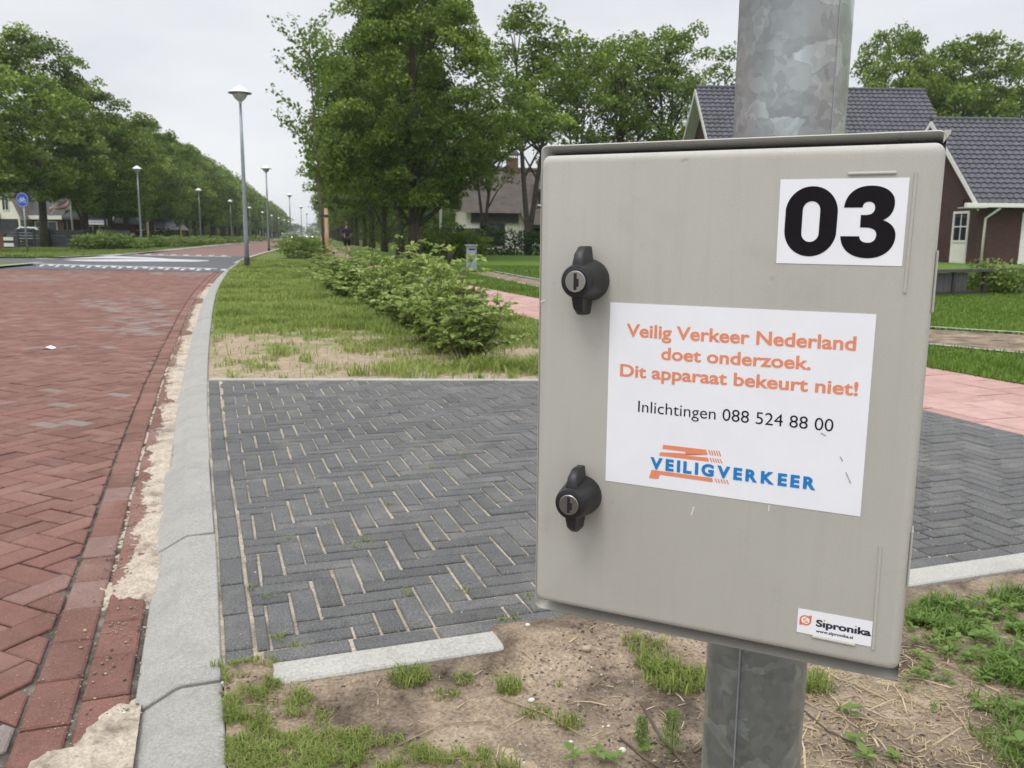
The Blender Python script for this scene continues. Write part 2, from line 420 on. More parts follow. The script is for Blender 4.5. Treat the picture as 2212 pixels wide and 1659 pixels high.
MAT['shrub'] = leafmat('shrub_leaf', (0.14, 0.215, 0.045), (0.47, 0.56, 0.19), 0.42)
MAT['hedge'] = leafmat('dark_hedge_leaf', (0.016, 0.04, 0.012), (0.05, 0.095, 0.025), 0.25)
MAT['grass'] = leafmat('grass_blade', (0.15, 0.21, 0.04), (0.43, 0.48, 0.15), 0.42)
MAT['lawn_blade'] = leafmat('lawn_blade', (0.075, 0.145, 0.016), (0.20, 0.28, 0.055), 0.42)
MAT['weed'] = leafmat('weed_leaf', (0.10, 0.18, 0.035), (0.28, 0.40, 0.11), 0.42)
MAT['straw'] = leafmat('straw', (0.26, 0.185, 0.10), (0.56, 0.45, 0.29), 0.15)
def pebble_mat():
    m, nt, b = new_mat('pebble')
    c = ramp(nt, tintattr(nt), [(0.0, (0.06, 0.06, 0.065)), (0.3, (0.22, 0.19, 0.16)), (0.6, (0.36, 0.29, 0.21)), (1.0, (0.62, 0.60, 0.55))])
    nt.links.new(c, b.inputs['Base Color']); b.inputs['Roughness'].default_value = 0.7
    return m
MAT['pebble'] = pebble_mat()
MAT['crumb'] = plain('humus', (0.055, 0.043, 0.034), 0.95, var=0.3)
MAT['white'] = plain('white_paint', (0.74, 0.73, 0.70), 0.5, var=0.04)
MAT['cream'] = plain('cream_render', (0.76, 0.73, 0.65), 0.8, var=0.06)
MAT['thatch'] = plain('thatch', (0.088, 0.074, 0.063), 0.95, var=0.3, nscale=1.6, bumpd=0.03, bscale=25)
MAT['thatch_pale'] = plain('pale_thatch', (0.20, 0.165, 0.14), 0.95, var=0.25, nscale=1.6, bumpd=0.03, bscale=25)
def tile_mat():
    m, nt, b = new_mat('anthracite_tile')
    c = ramp(nt, noise(nt, 2.3, 4, 0.7), [(0.3, (0.050, 0.051, 0.062)), (0.7, (0.072, 0.073, 0.088))])
    c = mixc(nt, 1.0, c, ramp(nt, tintattr(nt), [(0.0, 0.84), (1.0, 1.16)]), 'MULTIPLY')
    nt.links.new(c, b.inputs['Base Color']); b.inputs['Roughness'].default_value = 0.5
    return m
MAT['tile'] = tile_mat()
MAT['tile_sky_sheen'] = plain('grey_tile_sky_sheen', (0.19, 0.20, 0.235), 0.45, var=0.15, nscale=3)  # sky reflection on the bungalow roofs put into a paler tile colour
def wallbrick(name, c1, c2, mort):
    m, nt, b = new_mat(name)
    co = objco(nt); sw = nt.nodes.new('ShaderNodeSeparateXYZ'); nt.links.new(co, sw.inputs[0])
    ad = nt.nodes.new('ShaderNodeMath'); ad.operation = 'ADD'; nt.links.new(sw.outputs['X'], ad.inputs[0]); nt.links.new(sw.outputs['Y'], ad.inputs[1])
    cb = nt.nodes.new('ShaderNodeCombineXYZ'); nt.links.new(ad.outputs[0], cb.inputs['X']); nt.links.new(sw.outputs['Z'], cb.inputs['Y'])
    br = nt.nodes.new('ShaderNodeTexBrick'); br.inputs['Scale'].default_value = 1.0
    br.inputs['Brick Width'].default_value = 0.22; br.inputs['Row Height'].default_value = 0.062; br.inputs['Mortar Size'].default_value = 0.006
    br.inputs['Color1'].default_value = c4(c1); br.inputs['Color2'].default_value = c4(c2); br.inputs['Mortar'].default_value = c4(mort)
    nt.links.new(cb.outputs[0], br.inputs['Vector'])
    c = mixc(nt, 1.0, br.outputs['Color'], ramp(nt, noise(nt, 1.5, 5, 0.7), [(0.3, 0.85), (0.7, 1.15)]), 'MULTIPLY')
    nt.links.new(c, b.inputs['Base Color']); b.inputs['Roughness'].default_value = 0.9
    return m
MAT['brown_brick'] = wallbrick('brown_brick', (0.058, 0.024, 0.021), (0.085, 0.036, 0.030), (0.05, 0.035, 0.032))
MAT['red_brick'] = wallbrick('red_brick', (0.13, 0.06, 0.045), (0.17, 0.08, 0.06), (0.15, 0.12, 0.1))
MAT['glass'] = plain('window_glass', (0.018, 0.022, 0.028), 0.08, var=0.1)
MAT['timber_dark'] = plain('dark_timber', (0.035, 0.033, 0.034), 0.8, var=0.3, nscale=4, bumpd=0.004, bscale=30)
MAT['timber_grey'] = plain('grey_timber', (0.075, 0.072, 0.075), 0.8, var=0.3, nscale=4, bumpd=0.004, bscale=30)
MAT['anthracite'] = plain('anthracite_panel', (0.062, 0.068, 0.076), 0.6, var=0.12)
MAT['sign_blue'] = plain('sign_blue', (0.012, 0.085, 0.42), 0.4, var=0.05)
MAT['flag'] = plain('flag_white', (0.70, 0.66, 0.70), 0.8, var=0.06)
MAT['flag_red'] = plain('flag_red', (0.55, 0.06, 0.10), 0.8)
MAT['skin'] = plain('skin', (0.42, 0.24, 0.18), 0.6)
MAT['navy'] = plain('navy_cloth', (0.010, 0.014, 0.032), 0.85)
MAT['shorts'] = plain('black_cloth', (0.008, 0.009, 0.014), 0.85)
MAT['hair'] = plain('brown_hair', (0.13, 0.075, 0.045), 0.8)
MAT['shoe'] = plain('pale_shoe', (0.4, 0.4, 0.4), 0.7)
MAT['car_silver'] = plain('silver_paint', (0.42, 0.46, 0.52), 0.25, metal=0.5, var=0.04)
MAT['car_white'] = plain('white_car_paint', (0.68, 0.69, 0.72), 0.25, var=0.04)
MAT['tyre'] = plain('tyre', (0.02, 0.02, 0.02), 0.9)
MAT['grey_metal'] = plain('grey_enamel', (0.27, 0.31, 0.36), 0.4, var=0.06)
MAT['yellow'] = plain('yellow_band', (0.5, 0.55, 0.05), 0.5)
MAT['paper'] = plain('paper', (0.82, 0.82, 0.82), 0.7)
def emis(name, col, st):
    m, nt, b = new_mat(name)
    b.inputs['Base Color'].default_value = c4(col); b.inputs['Emission Color'].default_value = c4(col); b.inputs['Emission Strength'].default_value = st
    return m
MAT['headlight'] = emis('headlight', (1.0, 0.95, 0.82), 6.0)
#@@END_SETUP
# ------------------------------------------------------------------ plan of the place (metres)
KERB = np.array([(1.4, -4), (0.52, -1.5), (-0.01, 0), (-0.54, 1.49), (-0.65, 1.8), (-0.93, 2.59), (-1.34, 3.71), (-2.13, 5.93), (-3.42, 9.73),
                 (-4.89, 14.19), (-6.81, 20.39), (-8.76, 27.22), (-10.74, 34.85), (-16.2, 59.6), (-28.5, 114.6), (-115, 500), (-340, 1500)], float)
def resample(P, steps):
    """Catmull-like smooth resampling of a polyline by y"""
    y = np.array(steps, float)
    P = P[np.argsort(P[:, 1])]
    m = np.gradient(P[:, 0], P[:, 1])
    i = np.clip(np.searchsorted(P[:, 1], y) - 1, 0, len(P) - 2)
    h = P[i + 1, 1] - P[i, 1]; t = (y - P[i, 1]) / h
    x = ((2 * t**3 - 3 * t**2 + 1) * P[i, 0] + (t**3 - 2 * t**2 + t) * h * m[i] + (-2 * t**3 + 3 * t**2) * P[i + 1, 0] + (t**3 - t**2) * h * m[i + 1])
    return np.stack([x, y], 1)
YS = np.concatenate([np.arange(-4, 12, 0.1), np.arange(12, 60, 0.5), np.arange(60, 500, 8), np.arange(500, 1501, 100)])
KR = resample(KERB, YS)
def kerb_x(y): return np.interp(y, KR[:, 1], KR[:, 0])
def offset(P, d):      # positive d: to the left when walking away
    t = np.gradient(P, axis=0); t /= np.linalg.norm(t, axis=1)[:, None]
    return P + np.stack([-t[:, 1], t[:, 0]], 1) * d
def strip(name, A, B, za, zb, mat, kind='structure'):
    n = len(A); V = np.zeros((2 * n, 3)); V[:n, :2] = A; V[n:, :2] = B; V[:n, 2] = za; V[n:, 2] = zb
    Q = [(i, n + i, n + i + 1, i + 1) for i in range(n - 1)]
    o = link_mesh(name, np_mesh(name, V, Q), mat)
    # faces must look up
    me = o.data
    if me.polygons[0].normal.z < 0: me.flip_normals()
    o['kind'] = kind
    return o
ROAD_Z = -0.05
# the open ground right of the kerb, and left of the road
far_r = KR + np.array([3000.0, 0])
strip('ground', KR, far_r, -0.02, -0.02, MAT['ground'])
LEFT_NEAR = np.array([(-4.6, -4), (-7.4, 1), (-9.6, 8), (-12.5, 17), (-15.2, 25.0), (-15.75, 28.2), (-16.0, 29.4)], float)
LEFT_FAR = np.array([(-19.0, 36.3), (-19.3, 42.3), (-23.2, 60), (-35.6, 115), (-122, 500), (-347, 1500)], float)
ln = resample(LEFT_NEAR, np.linspace(-4, 29.4, 60))
lnw = ln.copy(); lnw[:, 0] = -900
o = strip('ground_left', ln, lnw, -0.0, -0.0, MAT['lawn'])
lf = resample(LEFT_FAR, np.concatenate([np.linspace(36.3, 60, 20), np.linspace(64, 500, 40), np.linspace(550, 1500, 10)]))
lfw = lf.copy(); lfw[:, 0] = -3000
strip('ground_far_left', lf, lfw, -0.0, -0.0, MAT['lawn'])
# road bed (grit in the joints), the far red road and the grey speed table of the junction
bedl = np.stack([np.interp(KR[:, 1], [-4, 1, 8, 17, 25, 36, 42.3, 60, 115, 500, 1500], [-5.5, -8, -10.5, -13.4, -16.5, -60, -19.4, -23.3, -35.7, -122.3, -347.5]), KR[:, 1]], 1)
strip('road_bed', KR, bedl, ROAD_Z - 0.010, ROAD_Z - 0.010, MAT['joint_dark'])
m, nt, b = new_mat('far_red_paving')
cc = ramp(nt, noise(nt, 0.5, 6, 0.7), [(0.3, (0.18, 0.10, 0.085)), (0.7, (0.225, 0.13, 0.112))])
cc = mixc(nt, 1.0, cc, ramp(nt, noise(nt, 7.0, 4, 0.7), [(0.3, 0.8), (0.7, 1.2)]), 'MULTIPLY')
nt.links.new(cc, b.inputs['Base Color']); b.inputs['Roughness'].default_value = 0.9
MAT['far_red'] = m
sel = KR[:, 1] > 41
farr = KR[sel]; farl = bedl[sel].copy(); farl[:, 0] = np.interp(farl[:, 1], [41, 42.3, 60, 115, 500, 1500], [-19.3, -19.4, -23.3, -35.7, -122.3, -347.5])
strip('far_road', farr, farl, ROAD_Z + 0.004, ROAD_Z + 0.004, MAT['far_red'])
tb = MB()
kx = lambda y: float(kerb_x(y))
tbl = [(kx(y) - 0.15, y, 0.0) for y in np.linspace(24.6, 43, 24)]
tb.add([(p[0], p[1], ROAD_Z + 0.008) for p in tbl] + [(-19.2, 43.0, ROAD_Z + 0.008), (-19.0, 36.3, ROAD_Z + 0.008), (-70, 40.5, ROAD_Z + 0.008), (-70, 33.5, ROAD_Z + 0.008), (-16.0, 29.3, ROAD_Z + 0.008), (-15.2, 25.6, ROAD_Z + 0.008)],
       [tuple(range(len(tbl) + 6))])
o = tb.build('speed_table', MAT['asphalt']); o['kind'] = 'structure'
mk = MB()
def mark(poly, z=ROAD_Z + 0.012):
    mk.add([G(*p, z) + (z,) for p in poly], [tuple(range(len(poly)))])
def c3(x, y): return ((400 + x / 3.318) / 1.8228, (600 + y / 3.318) / 1.8228)
def c2(x, y): return ((x / 3.318) / 1.8228, (600 + y / 3.318) / 1.8228)
mark([c2(380, 1374), c3(-200, 1356), c3(0, 1353), c3(300, 1360), c3(620, 1372), c3(900, 1392), c3(1400, 1410), c3(1395, 1419), c3(860, 1406), c3(560, 1391), c3(250, 1383), c3(0, 1381), c3(-200, 1384), c2(500, 1390)])
mark([c2(820, 1402), c3(0, 1398), c3(300, 1394), c3(560, 1395), c3(1100, 1413), c3(1395, 1419), c3(1200, 1427), c3(760, 1424), c3(300, 1425), c3(0, 1424), c2(1000, 1418)])
# near and far dashed edge of the table: a thin line with paired blocks on it
for k in range(14):
    x0 = -1100 + k * 205
    sl = lambda x: 1478 + (x + 0) * 0.027
    f = 1.0
    mark([c3(x0, sl(x0) + 4), c3(x0 + 66, sl(x0 + 66) + 4), c3(x0 + 56, sl(x0 + 56) + 20), c3(x0 - 10, sl(x0) + 20)])
    if x0 + 160 < 1500:
        mark([c3(x0 + 112, sl(x0) + 14), c3(x0 + 155, sl(x0) + 16), c3(x0 + 112, sl(x0) + 36), c3(x0 + 68, sl(x0) + 34)])
mark([c3(-900, 1452), c3(1510, 1516), c3(1510, 1522), c3(-900, 1460)])
for k in range(9):
    x0 = 250 + k * 165
    mark([c3(x0, 1322 + k * 3.0), c3(x0 + 70, 1323 + k * 3.0), c3(x0 + 60, 1332 + k * 3.0), c3(x0 - 10, 1331 + k * 3.0)])
mark([c3(330, 1336), c3(1690, 1362), c3(1690, 1366), c3(330, 1340)])
o = mk.build('road_markings', MAT['paint']); o['kind'] = 'structure'
for p in o.data.polygons:
    if p.normal.z < 0: p.flip()

# ------------------------------------------------------------------ paving stones
rng = np.random.default_rng(7)
def clip(poly, px, py, nx, ny):     # keep the side where (p - P) . n >= 0
    out = []; n = len(poly)
    for i in range(n):
        a, b = poly[i], poly[(i + 1) % n]
        da = (a[0] - px) * nx + (a[1] - py) * ny; db = (b[0] - px) * nx + (b[1] - py) * ny
        if da >= 0: out.append(a)
        if (da > 0 > db) or (da < 0 < db):
            t = da / (da - db); out.append((a[0] + (b[0] - a[0]) * t, a[1] + (b[1] - a[1]) * t))
    return out
def area(p):
    return 0.5 * sum(p[i][0] * p[(i + 1) % len(p)][1] - p[(i + 1) % len(p)][0] * p[i][1] for i in range(len(p)))
def inset(poly, d):
    n = len(poly); L = []
    for i in range(n):
        a, b = poly[i], poly[(i + 1) % n]; ex, ey = b[0] - a[0], b[1] - a[1]; l = math.hypot(ex, ey)
        if l < 1e-6: return None
        nx, ny = -ey / l, ex / l
        L.append((a[0] + nx * d, a[1] + ny * d, ex / l, ey / l))
    out = []
    for i in range(n):
        p, q = L[i - 1], L[i]; den = p[2] * q[3] - p[3] * q[2]
        if abs(den) < 1e-6: out.append((q[0], q[1])); continue
        t = ((q[0] - p[0]) * q[3] - (q[1] - p[1]) * q[2]) / den
        out.append((p[0] + p[2] * t, p[1] + p[3] * t))
    return out if area(out) > 1e-4 and len(out) >= 3 else None
def stone(mb, poly, z, joint, bev, tint, wob=0.0012, drop=0.03):
    c = (sum(p[0] for p in poly) / len(poly), sum(p[1] for p in poly) / len(poly))
    a = inset(poly, joint / 2); b = inset(poly, joint / 2 + bev)
    if a is None or b is None or len(a) != len(b): return
    zz = z + rng.normal(0, wob); tx, ty = rng.normal(0, 0.006, 2)
    jx, jy = rng.normal(0, joint * 0.16, 2)
    n = len(a); f = lambda p, dz: (p[0] + jx, p[1] + jy, zz + (p[0] - c[0]) * tx + (p[1] - c[1]) * ty + dz)
    vs = [f(p, 0) for p in b] + [f(p, -bev * 0.8) for p in a] + [f(p, -drop) for p in a]
    fs = [tuple(range(n))]
    for k in (0, n):
        fs += [(k + i, k + n + i, k + n + (i + 1) % n, k + (i + 1) % n) for i in range(n)]
    mb.add(vs, fs, tint)
def herring(W, ratio, org, ang, bounds):
    """cells of a herringbone bond as world polygons"""
    ca, sa = math.cos(ang), math.sin(ang)
    i0, i1, j0, j1 = bounds; per = 2 * ratio
    for j in range(j0, j1):
        for i in range(i0, i1):
            c = (i - j) % per
            if c == 0: r = (i, j, ratio, 1)
            elif c == per - 1: r = (i, j, 1, ratio)
            else: continue
            x0, y0, x1, y1 = r[0] * W, r[1] * W, (r[0] + r[2]) * W, (r[1] + r[3]) * W
            yield [(org[0] + x * ca - y * sa, org[1] + x * sa + y * ca) for x, y in ((x0, y0), (x1, y0), (x1, y1), (x0, y1))]
def kerb_line(p, d):                # point and unit normal (to the left) of the kerb line offset by d near p
    i = int(np.clip(np.searchsorted(KR[:, 1], p[1]), 1, len(KR) - 2))
    best = min(range(max(1, i - 6), min(len(KR) - 2, i + 7)), key=lambda k: (KR[k, 0] - p[0])**2 + (KR[k, 1] - p[1])**2)
    t = KR[best + 1] - KR[best - 1]; t = t / np.linalg.norm(t); nx, ny = -t[1], t[0]
    return KR[best, 0] + nx * d, KR[best, 1] + ny * d, nx, ny
# red road
rb = MB()
W = 0.1045
kd = math.atan2(0.94, -0.335)
left_x = lambda y: np.interp(y, [-4, 1, 8, 17, 25, 30], [-5.5, -7.9, -10, -12.9, -15.6, -16.5])
for poly in herring(W, 2, (-1.2, 2.0), kd + PI / 4, (-120, 300, -330, 120)):
    cx = sum(p[0] for p in poly) / 4; cy_ = sum(p[1] for p in poly) / 4
    if cy_ < 0.2 or cy_ > 25.6 or cx < left_x(cy_) or cx > kerb_x(cy_) - 0.2: continue
    if cx < -1.75 * cy_ * 0.62 - 1.2: continue           # well outside what can be seen
    if cx > kerb_x(cy_) - 1.1:
        x, y, nx, ny = kerb_line((cx, cy_), 0.422)
        poly = clip(poly, x, y, nx, ny)
        if len(poly) < 3 or area(poly) < 0.004: continue
    g = fbm(cx * 1.3, cy_ * 1.3, 3); g2 = fbm(cx * 0.7 + 9, cy_ * 0.7, 5)
    t = np.clip(0.12 + 0.55 * rng.random() ** 1.1 + 0.25 * (g - 0.5), 0, 0.72)
    gray = smooth(0.54, 0.66, fbm((cx + 0.45 * (cy_ - 3)) * 0.85, cy_ * 0.3, 11)) * (0.85 if cx > -4.5 else 0.5)
    if rng.random() < gray * 0.75 or rng.random() < 0.025: t = 0.76 + 0.24 * rng.random()
    stone(rb, poly, ROAD_Z, 0.0075, 0.004, float(t))
# two courses along the gutter
seg = np.concatenate([[0], np.cumsum(np.linalg.norm(np.diff(KR[:320], axis=0), axis=1))])
for d0, d1, jit in ((0.312, 0.418, 0.0), (0.198, 0.306, 0.09)):
    A, B = offset(KR[:320], d0), offset(KR[:320], d1)
    s = 3.0 + jit
    while s < seg[-1] - 0.5 and np.interp(s, seg, KR[:320, 1]) < 25.4:
        P = lambda Z, q: (float(np.interp(q, seg, Z[:, 0])), float(np.interp(q, seg, Z[:, 1])))
        e = s + 0.212
        t = np.clip(0.1 + 0.6 * rng.random(), 0, 0.72)
        if rng.random() < 0.05: t = 0.72
        stone(rb, [P(A, s), P(A, e), P(B, e), P(B, s)], ROAD_Z, 0.008, 0.005, float(t))
        s = e
o = rb.build('road', MAT['brick_red']); o['kind'] = 'structure'
# charcoal driveway
DO = np.array([-0.56, 1.90]); DA = math.atan2(0.27, 0.78); DU = np.array([math.cos(DA), math.sin(DA)]); DV = np.array([-math.sin(DA), math.cos(DA)])
def uv(x, y):
    return (x - DO[0]) * DU[0] + (y - DO[1]) * DU[1], (x - DO[0]) * DV[0] + (y - DO[1]) * DV[1]
FARP, FARN = (-2.12, 5.90), (0.0434, -0.999)
PL_P, PL_N = (2.69, 4.41), (-0.95, -0.307)
db = MB()
def dstone(poly):
    cx = sum(p[0] for p in poly) / len(poly); cy_ = sum(p[1] for p in poly) / len(poly)
    poly = clip(poly, *FARP, *FARN)
    if len(poly) >= 3: poly = clip(poly, *PL_P, *PL_N)
    if len(poly) < 3 or area(poly) < 0.0025: return
    t = np.clip(rng.normal(0.36, 0.13) + 0.7 * (fbm(cx * 0.8, cy_ * 0.8, 4) - 0.5), 0, 1)
    stone(db, poly, 0.0, 0.0085, 0.004, float(t), 0.0009)
for poly in herring(0.0685, 3, DO + DV * 0.0745, DA, (-40, 70, -3, 75)):
    cx = sum(p[0] for p in poly) / 4; cy_ = sum(p[1] for p in poly) / 4
    if cx < kerb_x(cy_) - 0.3 or cy_ > 6.3 or cx > 5: continue
    poly = clip(poly, DO[0] + DV[0] * 0.0745, DO[1] + DV[1] * 0.0745, DV[0], DV[1])
    if len(poly) < 3: continue
    if cx < kerb_x(cy_) + 0.6:
        x, y, nx, ny = kerb_line((cx, cy_), -0.082)
        poly = clip(poly, x, y, -nx, -ny)
        if len(poly) < 3: continue
    dstone(poly)
u = -0.02
while u < 4.6:
    q = [DO + DU * a + DV * b_ for a, b_ in ((u, 0.002), (u + 0.213, 0.002), (u + 0.213, 0.073), (u, 0.073))]
    dstone([tuple(p) for p in q]); u += 0.213
A, B = offset(KR[:160], -0.006), offset(KR[:160], -0.079)
sg = seg[:160]; s = 6.1
while s < sg[-1] and np.interp(s, sg, KR[:160, 1]) < 5.95:
    e = s + 0.213; P = lambda Z, q: (float(np.interp(q, sg, Z[:, 0])), float(np.interp(q, sg, Z[:, 1])))
    dstone([P(B, s), P(B, e), P(A, e), P(A, s)]); s = e
o = db.build('driveway', MAT['brick_dark']); o['kind'] = 'structure'
jb = MB()
q = [DO + DU * a + DV * b_ for a, b_ in ((-0.35, 0.0), (5.2, 0.0), (5.2, 3.2))] + [np.array((1.9, 6.07)), np.array((0.18, 6.0)), np.array((-2.12, 5.9))]
edge = [KR[i] for i in range(158) if 1.75 < KR[i, 1] < 5.85][::-1]
q = q[1:] + edge
jb.add([(p[0], p[1], -0.0065) for p in q], [tuple(range(len(q)))])
o = jb.build('driveway_bed', MAT['joint_sand']); o['kind'] = 'structure'
# concrete edging of the driveway
eb = MB()
def edging(u0, u1, v0=-0.108, v1=-0.006, dz=0.0):
    q = [tuple(DO + DU * a + DV * b_) for a, b_ in ((u0, v0), (u1, v0), (u1, v1), (u0, v1))]
    eb.prism(q, -0.1, 0.004 + dz)
edging(-0.02, 0.985); edging(0.99, 1.72, dz=-0.002); edging(1.727, 2.72, dz=0.003); edging(2.725, 3.72)
fu = np.array([0.999, 0.0434]); fv = np.array([-0.0434, 0.999]); fo = np.array(FARP)
for k in range(4):
    q = [tuple(fo + fu * a + fv * b_) for a, b_ in ((k * 1.0, 0.004), (k * 1.0 + 0.994, 0.004), (k * 1.0 + 0.994, 0.064), (k * 1.0, 0.064))]
    eb.prism(q, -0.1, 0.006)
o = eb.build('driveway_edging', MAT['slab'], bevel=0.004, seg=1); o['kind'] = 'structure'
# mountable kerb: one-metre units, flat top and sloping face
kb = MB()
s = 0.0; total = float(seg[-1])
kseg = seg; KP = KR[:320]
prof = [(-0.003, -0.12), (0.0, 0.0), (0.086, 0.0), (0.10, -0.004), (0.188, -0.052), (0.190, -0.12)]
bounds = [1.82 - 0.96 * k for k in range(6, 0, -1)] + [1.82, 2.79, 3.75, 4.72, 5.7] + [5.7 + 0.955 * k for k in range(1, 30)]
T = np.gradient(KP, axis=0); T /= np.linalg.norm(T, axis=1)[:, None]
rk = random.Random(5)
for y0, y1 in zip(bounds[:-1], bounds[1:]):
    a, b_ = np.interp(y0, KP[:, 1], kseg) + 0.003, np.interp(y1, KP[:, 1], kseg) - 0.003
    n = 8; vs = []; dz = rk.uniform(-0.0015, 0.0015); dx = rk.uniform(-0.0012, 0.0012)
    if abs(y0 - 2.79) < 0.01: dz = 0.008; dx = 0.003
    if abs(y0 - 1.82) < 0.01: dz = 0.002
    if abs(y0 - 0.86) < 0.01: dz = -0.004; dx = -0.003
    for i in range(n + 1):
        q = a + (b_ - a) * i / n
        x, y = np.interp(q, kseg, KP[:, 0]), np.interp(q, kseg, KP[:, 1]); tx, ty = np.interp(q, kseg, T[:, 0]), np.interp(q, kseg, T[:, 1])
        for d, z in prof:
            jag = 0.0
            if i == 0 and abs(y0 - 2.79) < 0.01: jag = 0.022 * (d / 0.19) - 0.03 * (d / 0.19) + 0.006 * math.sin(d * 55)
            vs.append((x - ty * (d + dx) + tx * jag, y + tx * (d + dx) + ty * jag, z + dz))
    m_ = len(prof)
    fs = [(i * m_ + k, (i + 1) * m_ + k, (i + 1) * m_ + k + 1, i * m_ + k + 1) for i in range(n) for k in range(m_ - 1)]
    fs += [tuple(range(m_)), tuple(range(n * m_, (n + 1) * m_))[::-1]]
    kb.add(vs, fs)
o = kb.build('kerb', MAT['kerb'], bevel=0.003, seg=1); o['kind'] = 'structure'
bm = bmesh.new(); bm.from_mesh(o.data); bmesh.ops.recalc_face_normals(bm, faces=bm.faces); bm.to_mesh(o.data); bm.free()
kk = KR[(KR[:, 1] > 30) & (KR[:, 1] < 520)]
strip('far_kerb', offset(kk, -0.02), offset(kk, 0.2), 0.02, 0.02, MAT['slab'])
strip('left_kerb', offset(ln, -0.12), offset(ln, 0.14), 0.03, 0.03, MAT['slab'])
strip('far_left_kerb', offset(lf, -0.14), offset(lf, 0.12), 0.03, 0.03, MAT['slab'])
# cycle path of square pink tiles
PATH = np.array([(5.35, -3), (3.95, 0.7), (2.69, 4.41), (2.48, 5.06), (0.33, 10.6), (-0.15, 11.9), (-4.3, 23.9), (-8.75, 40), (-13.5, 60), (-23.4, 105), (-60, 270), (-111, 500)], float)
ps = resample(PATH, np.concatenate([np.arange(-3, 30, 0.2), np.arange(30, 500, 3.0)]))
pseg = np.concatenate([[0], np.cumsum(np.linalg.norm(np.diff(ps, axis=0), axis=1))])
pt = MB(); offs = [offset(ps, -d) for d in (0.0, 0.1, 0.4, 0.7, 1.0, 1.3, 1.4)]
for c in range(6):
    s = 0.15 * (c % 2); ln_t = 0.2 if c in (0, 5) else 0.3
    while s < 110:
        e = s + ln_t; P = lambda Z, q: (float(np.interp(q, pseg, Z[:, 0])), float(np.interp(q, pseg, Z[:, 1])))
        stone(pt, [P(offs[c], s), P(offs[c + 1], s), P(offs[c + 1], e), P(offs[c], e)], 0.0, 0.009, 0.003, float(np.clip(rng.normal(0.5, 0.26), 0, 1)))
        s = e
o = pt.build('cycle_path', MAT['path_tile']); o['kind'] = 'structure'
strip('path_bed', offset(ps, 0.01), offset(ps, -1.41), -0.008, -0.008, MAT['joint_dark'])
fp = ps[ps[:, 1] > 95]
strip('far_cycle_path', fp, offset(fp, -1.4), 0.004, 0.004, MAT['path_tile'])
# the lawn right of the path
lw = ps[(ps[:, 1] < 60)]
la = offset(lw, -1.44)
lb_ = la.copy(); lb_[:, 0] = 60
strip('lawn', la, lb_, 0.0, 0.0, MAT['lawn'])
# bare planting strip with concrete edging across the lawn
up_l = resample(np.array([(9.5, 7.0), (5.61, 9.25), (4.79, 9.81), (3.75, 11.2), (2.2, 15.0), (-0.6, 25.0)], float), np.linspace(7.0, 25, 50))
lo_l = resample(np.array([(7.6, 4.8), (4.62, 7.75), (4.08, 8.34), (3.05, 10.3), (1.6, 14.2), (-1.2, 24.4)], float), np.linspace(4.8, 24.4, 50))
strip('planting_strip', up_l, lo_l, 0.004, 0.004, MAT['soil'])
strip('strip_edging', up_l, offset(up_l, -0.08), 0.03, 0.03, MAT['slab'])
strip('strip_edging_lower', lo_l, offset(lo_l, 0.07), 0.014, 0.014, MAT['slab'])
mbx = MB(); mbx.box(-2.2, 8, 26.0, 26.25, -0.02, 0.012); o = mbx.build('lawn_edging', MAT['slab']); o['kind'] = 'structure'

# ------------------------------------------------------------------ bare soil round the pole and sand in the gutter
def soil_h(x, y):
    u_, v_ = uv(x, y)
    base = -0.014 + 0.012 * smooth(-0.26, -0.12, v_) + 0.020 * (fbm(x * 2.2, y * 2.2, 21) - 0.5) + 0.012 * (fbm(x * 11, y * 11, 22) - 0.5) + 0.006 * (fbm(x * 45, y * 45, 23, 2) - 0.5)
    wob = 0.03 * (fbm(u_ * 6, v_ * 6, 27) - 0.5)
    over = 0.012 * smooth(-0.16, -0.11, v_)             # soil washed over the middle of the edging
    mid = smooth(0.50, 0.56, u_ + wob) * (1 - smooth(1.60, 1.72, u_ + wob))
    left = 1 - smooth(-0.02, 0.06, u_ + wob + 0.2 * np.clip(v_ - 0.02, 0, 1))
    k = np.maximum(mid, left * 0.9)
    top = smooth(0.0, 0.05, v_ + wob)
    on = (0.013 + over * 0.3 - 0.04 * top) * k - 0.06 * (1 - k)
    inn = smooth(-0.112, -0.098, v_ + wob * 0.6)
    return base * (1 - inn) + (base * 0.45 + on) * inn
ys = np.concatenate([np.arange(-4, 1.2, 0.1), np.arange(1.2, 3.2, 0.0125), np.arange(3.2, 4.0, 0.05)])
dsx = np.concatenate([np.arange(0.006, 2.6, 0.0125), np.arange(2.6, 5.2, 0.05)])
YY, DD = np.meshgrid(ys, dsx, indexing='ij'); XX = kerb_x(YY) + DD
ZZ = soil_h(XX, YY)
uu, vv = uv(XX, YY)
V = np.stack([XX.ravel(), YY.ravel(), ZZ.ravel()], 1); nj = len(dsx)
keep = (vv < 0.35) & (uu < 5.0)
ii, jj = np.meshgrid(np.arange(len(ys) - 1), np.arange(nj - 1), indexing='ij')
kf = keep[ii, jj] & keep[ii + 1, jj + 1]
a = (ii * nj + jj)[kf]
Q = np.stack([a, a + 1, a + nj + 1, a + nj], 1)
o = link_mesh('soil', np_mesh('soil', V, Q), MAT['soil'], None, True); o['kind'] = 'structure'
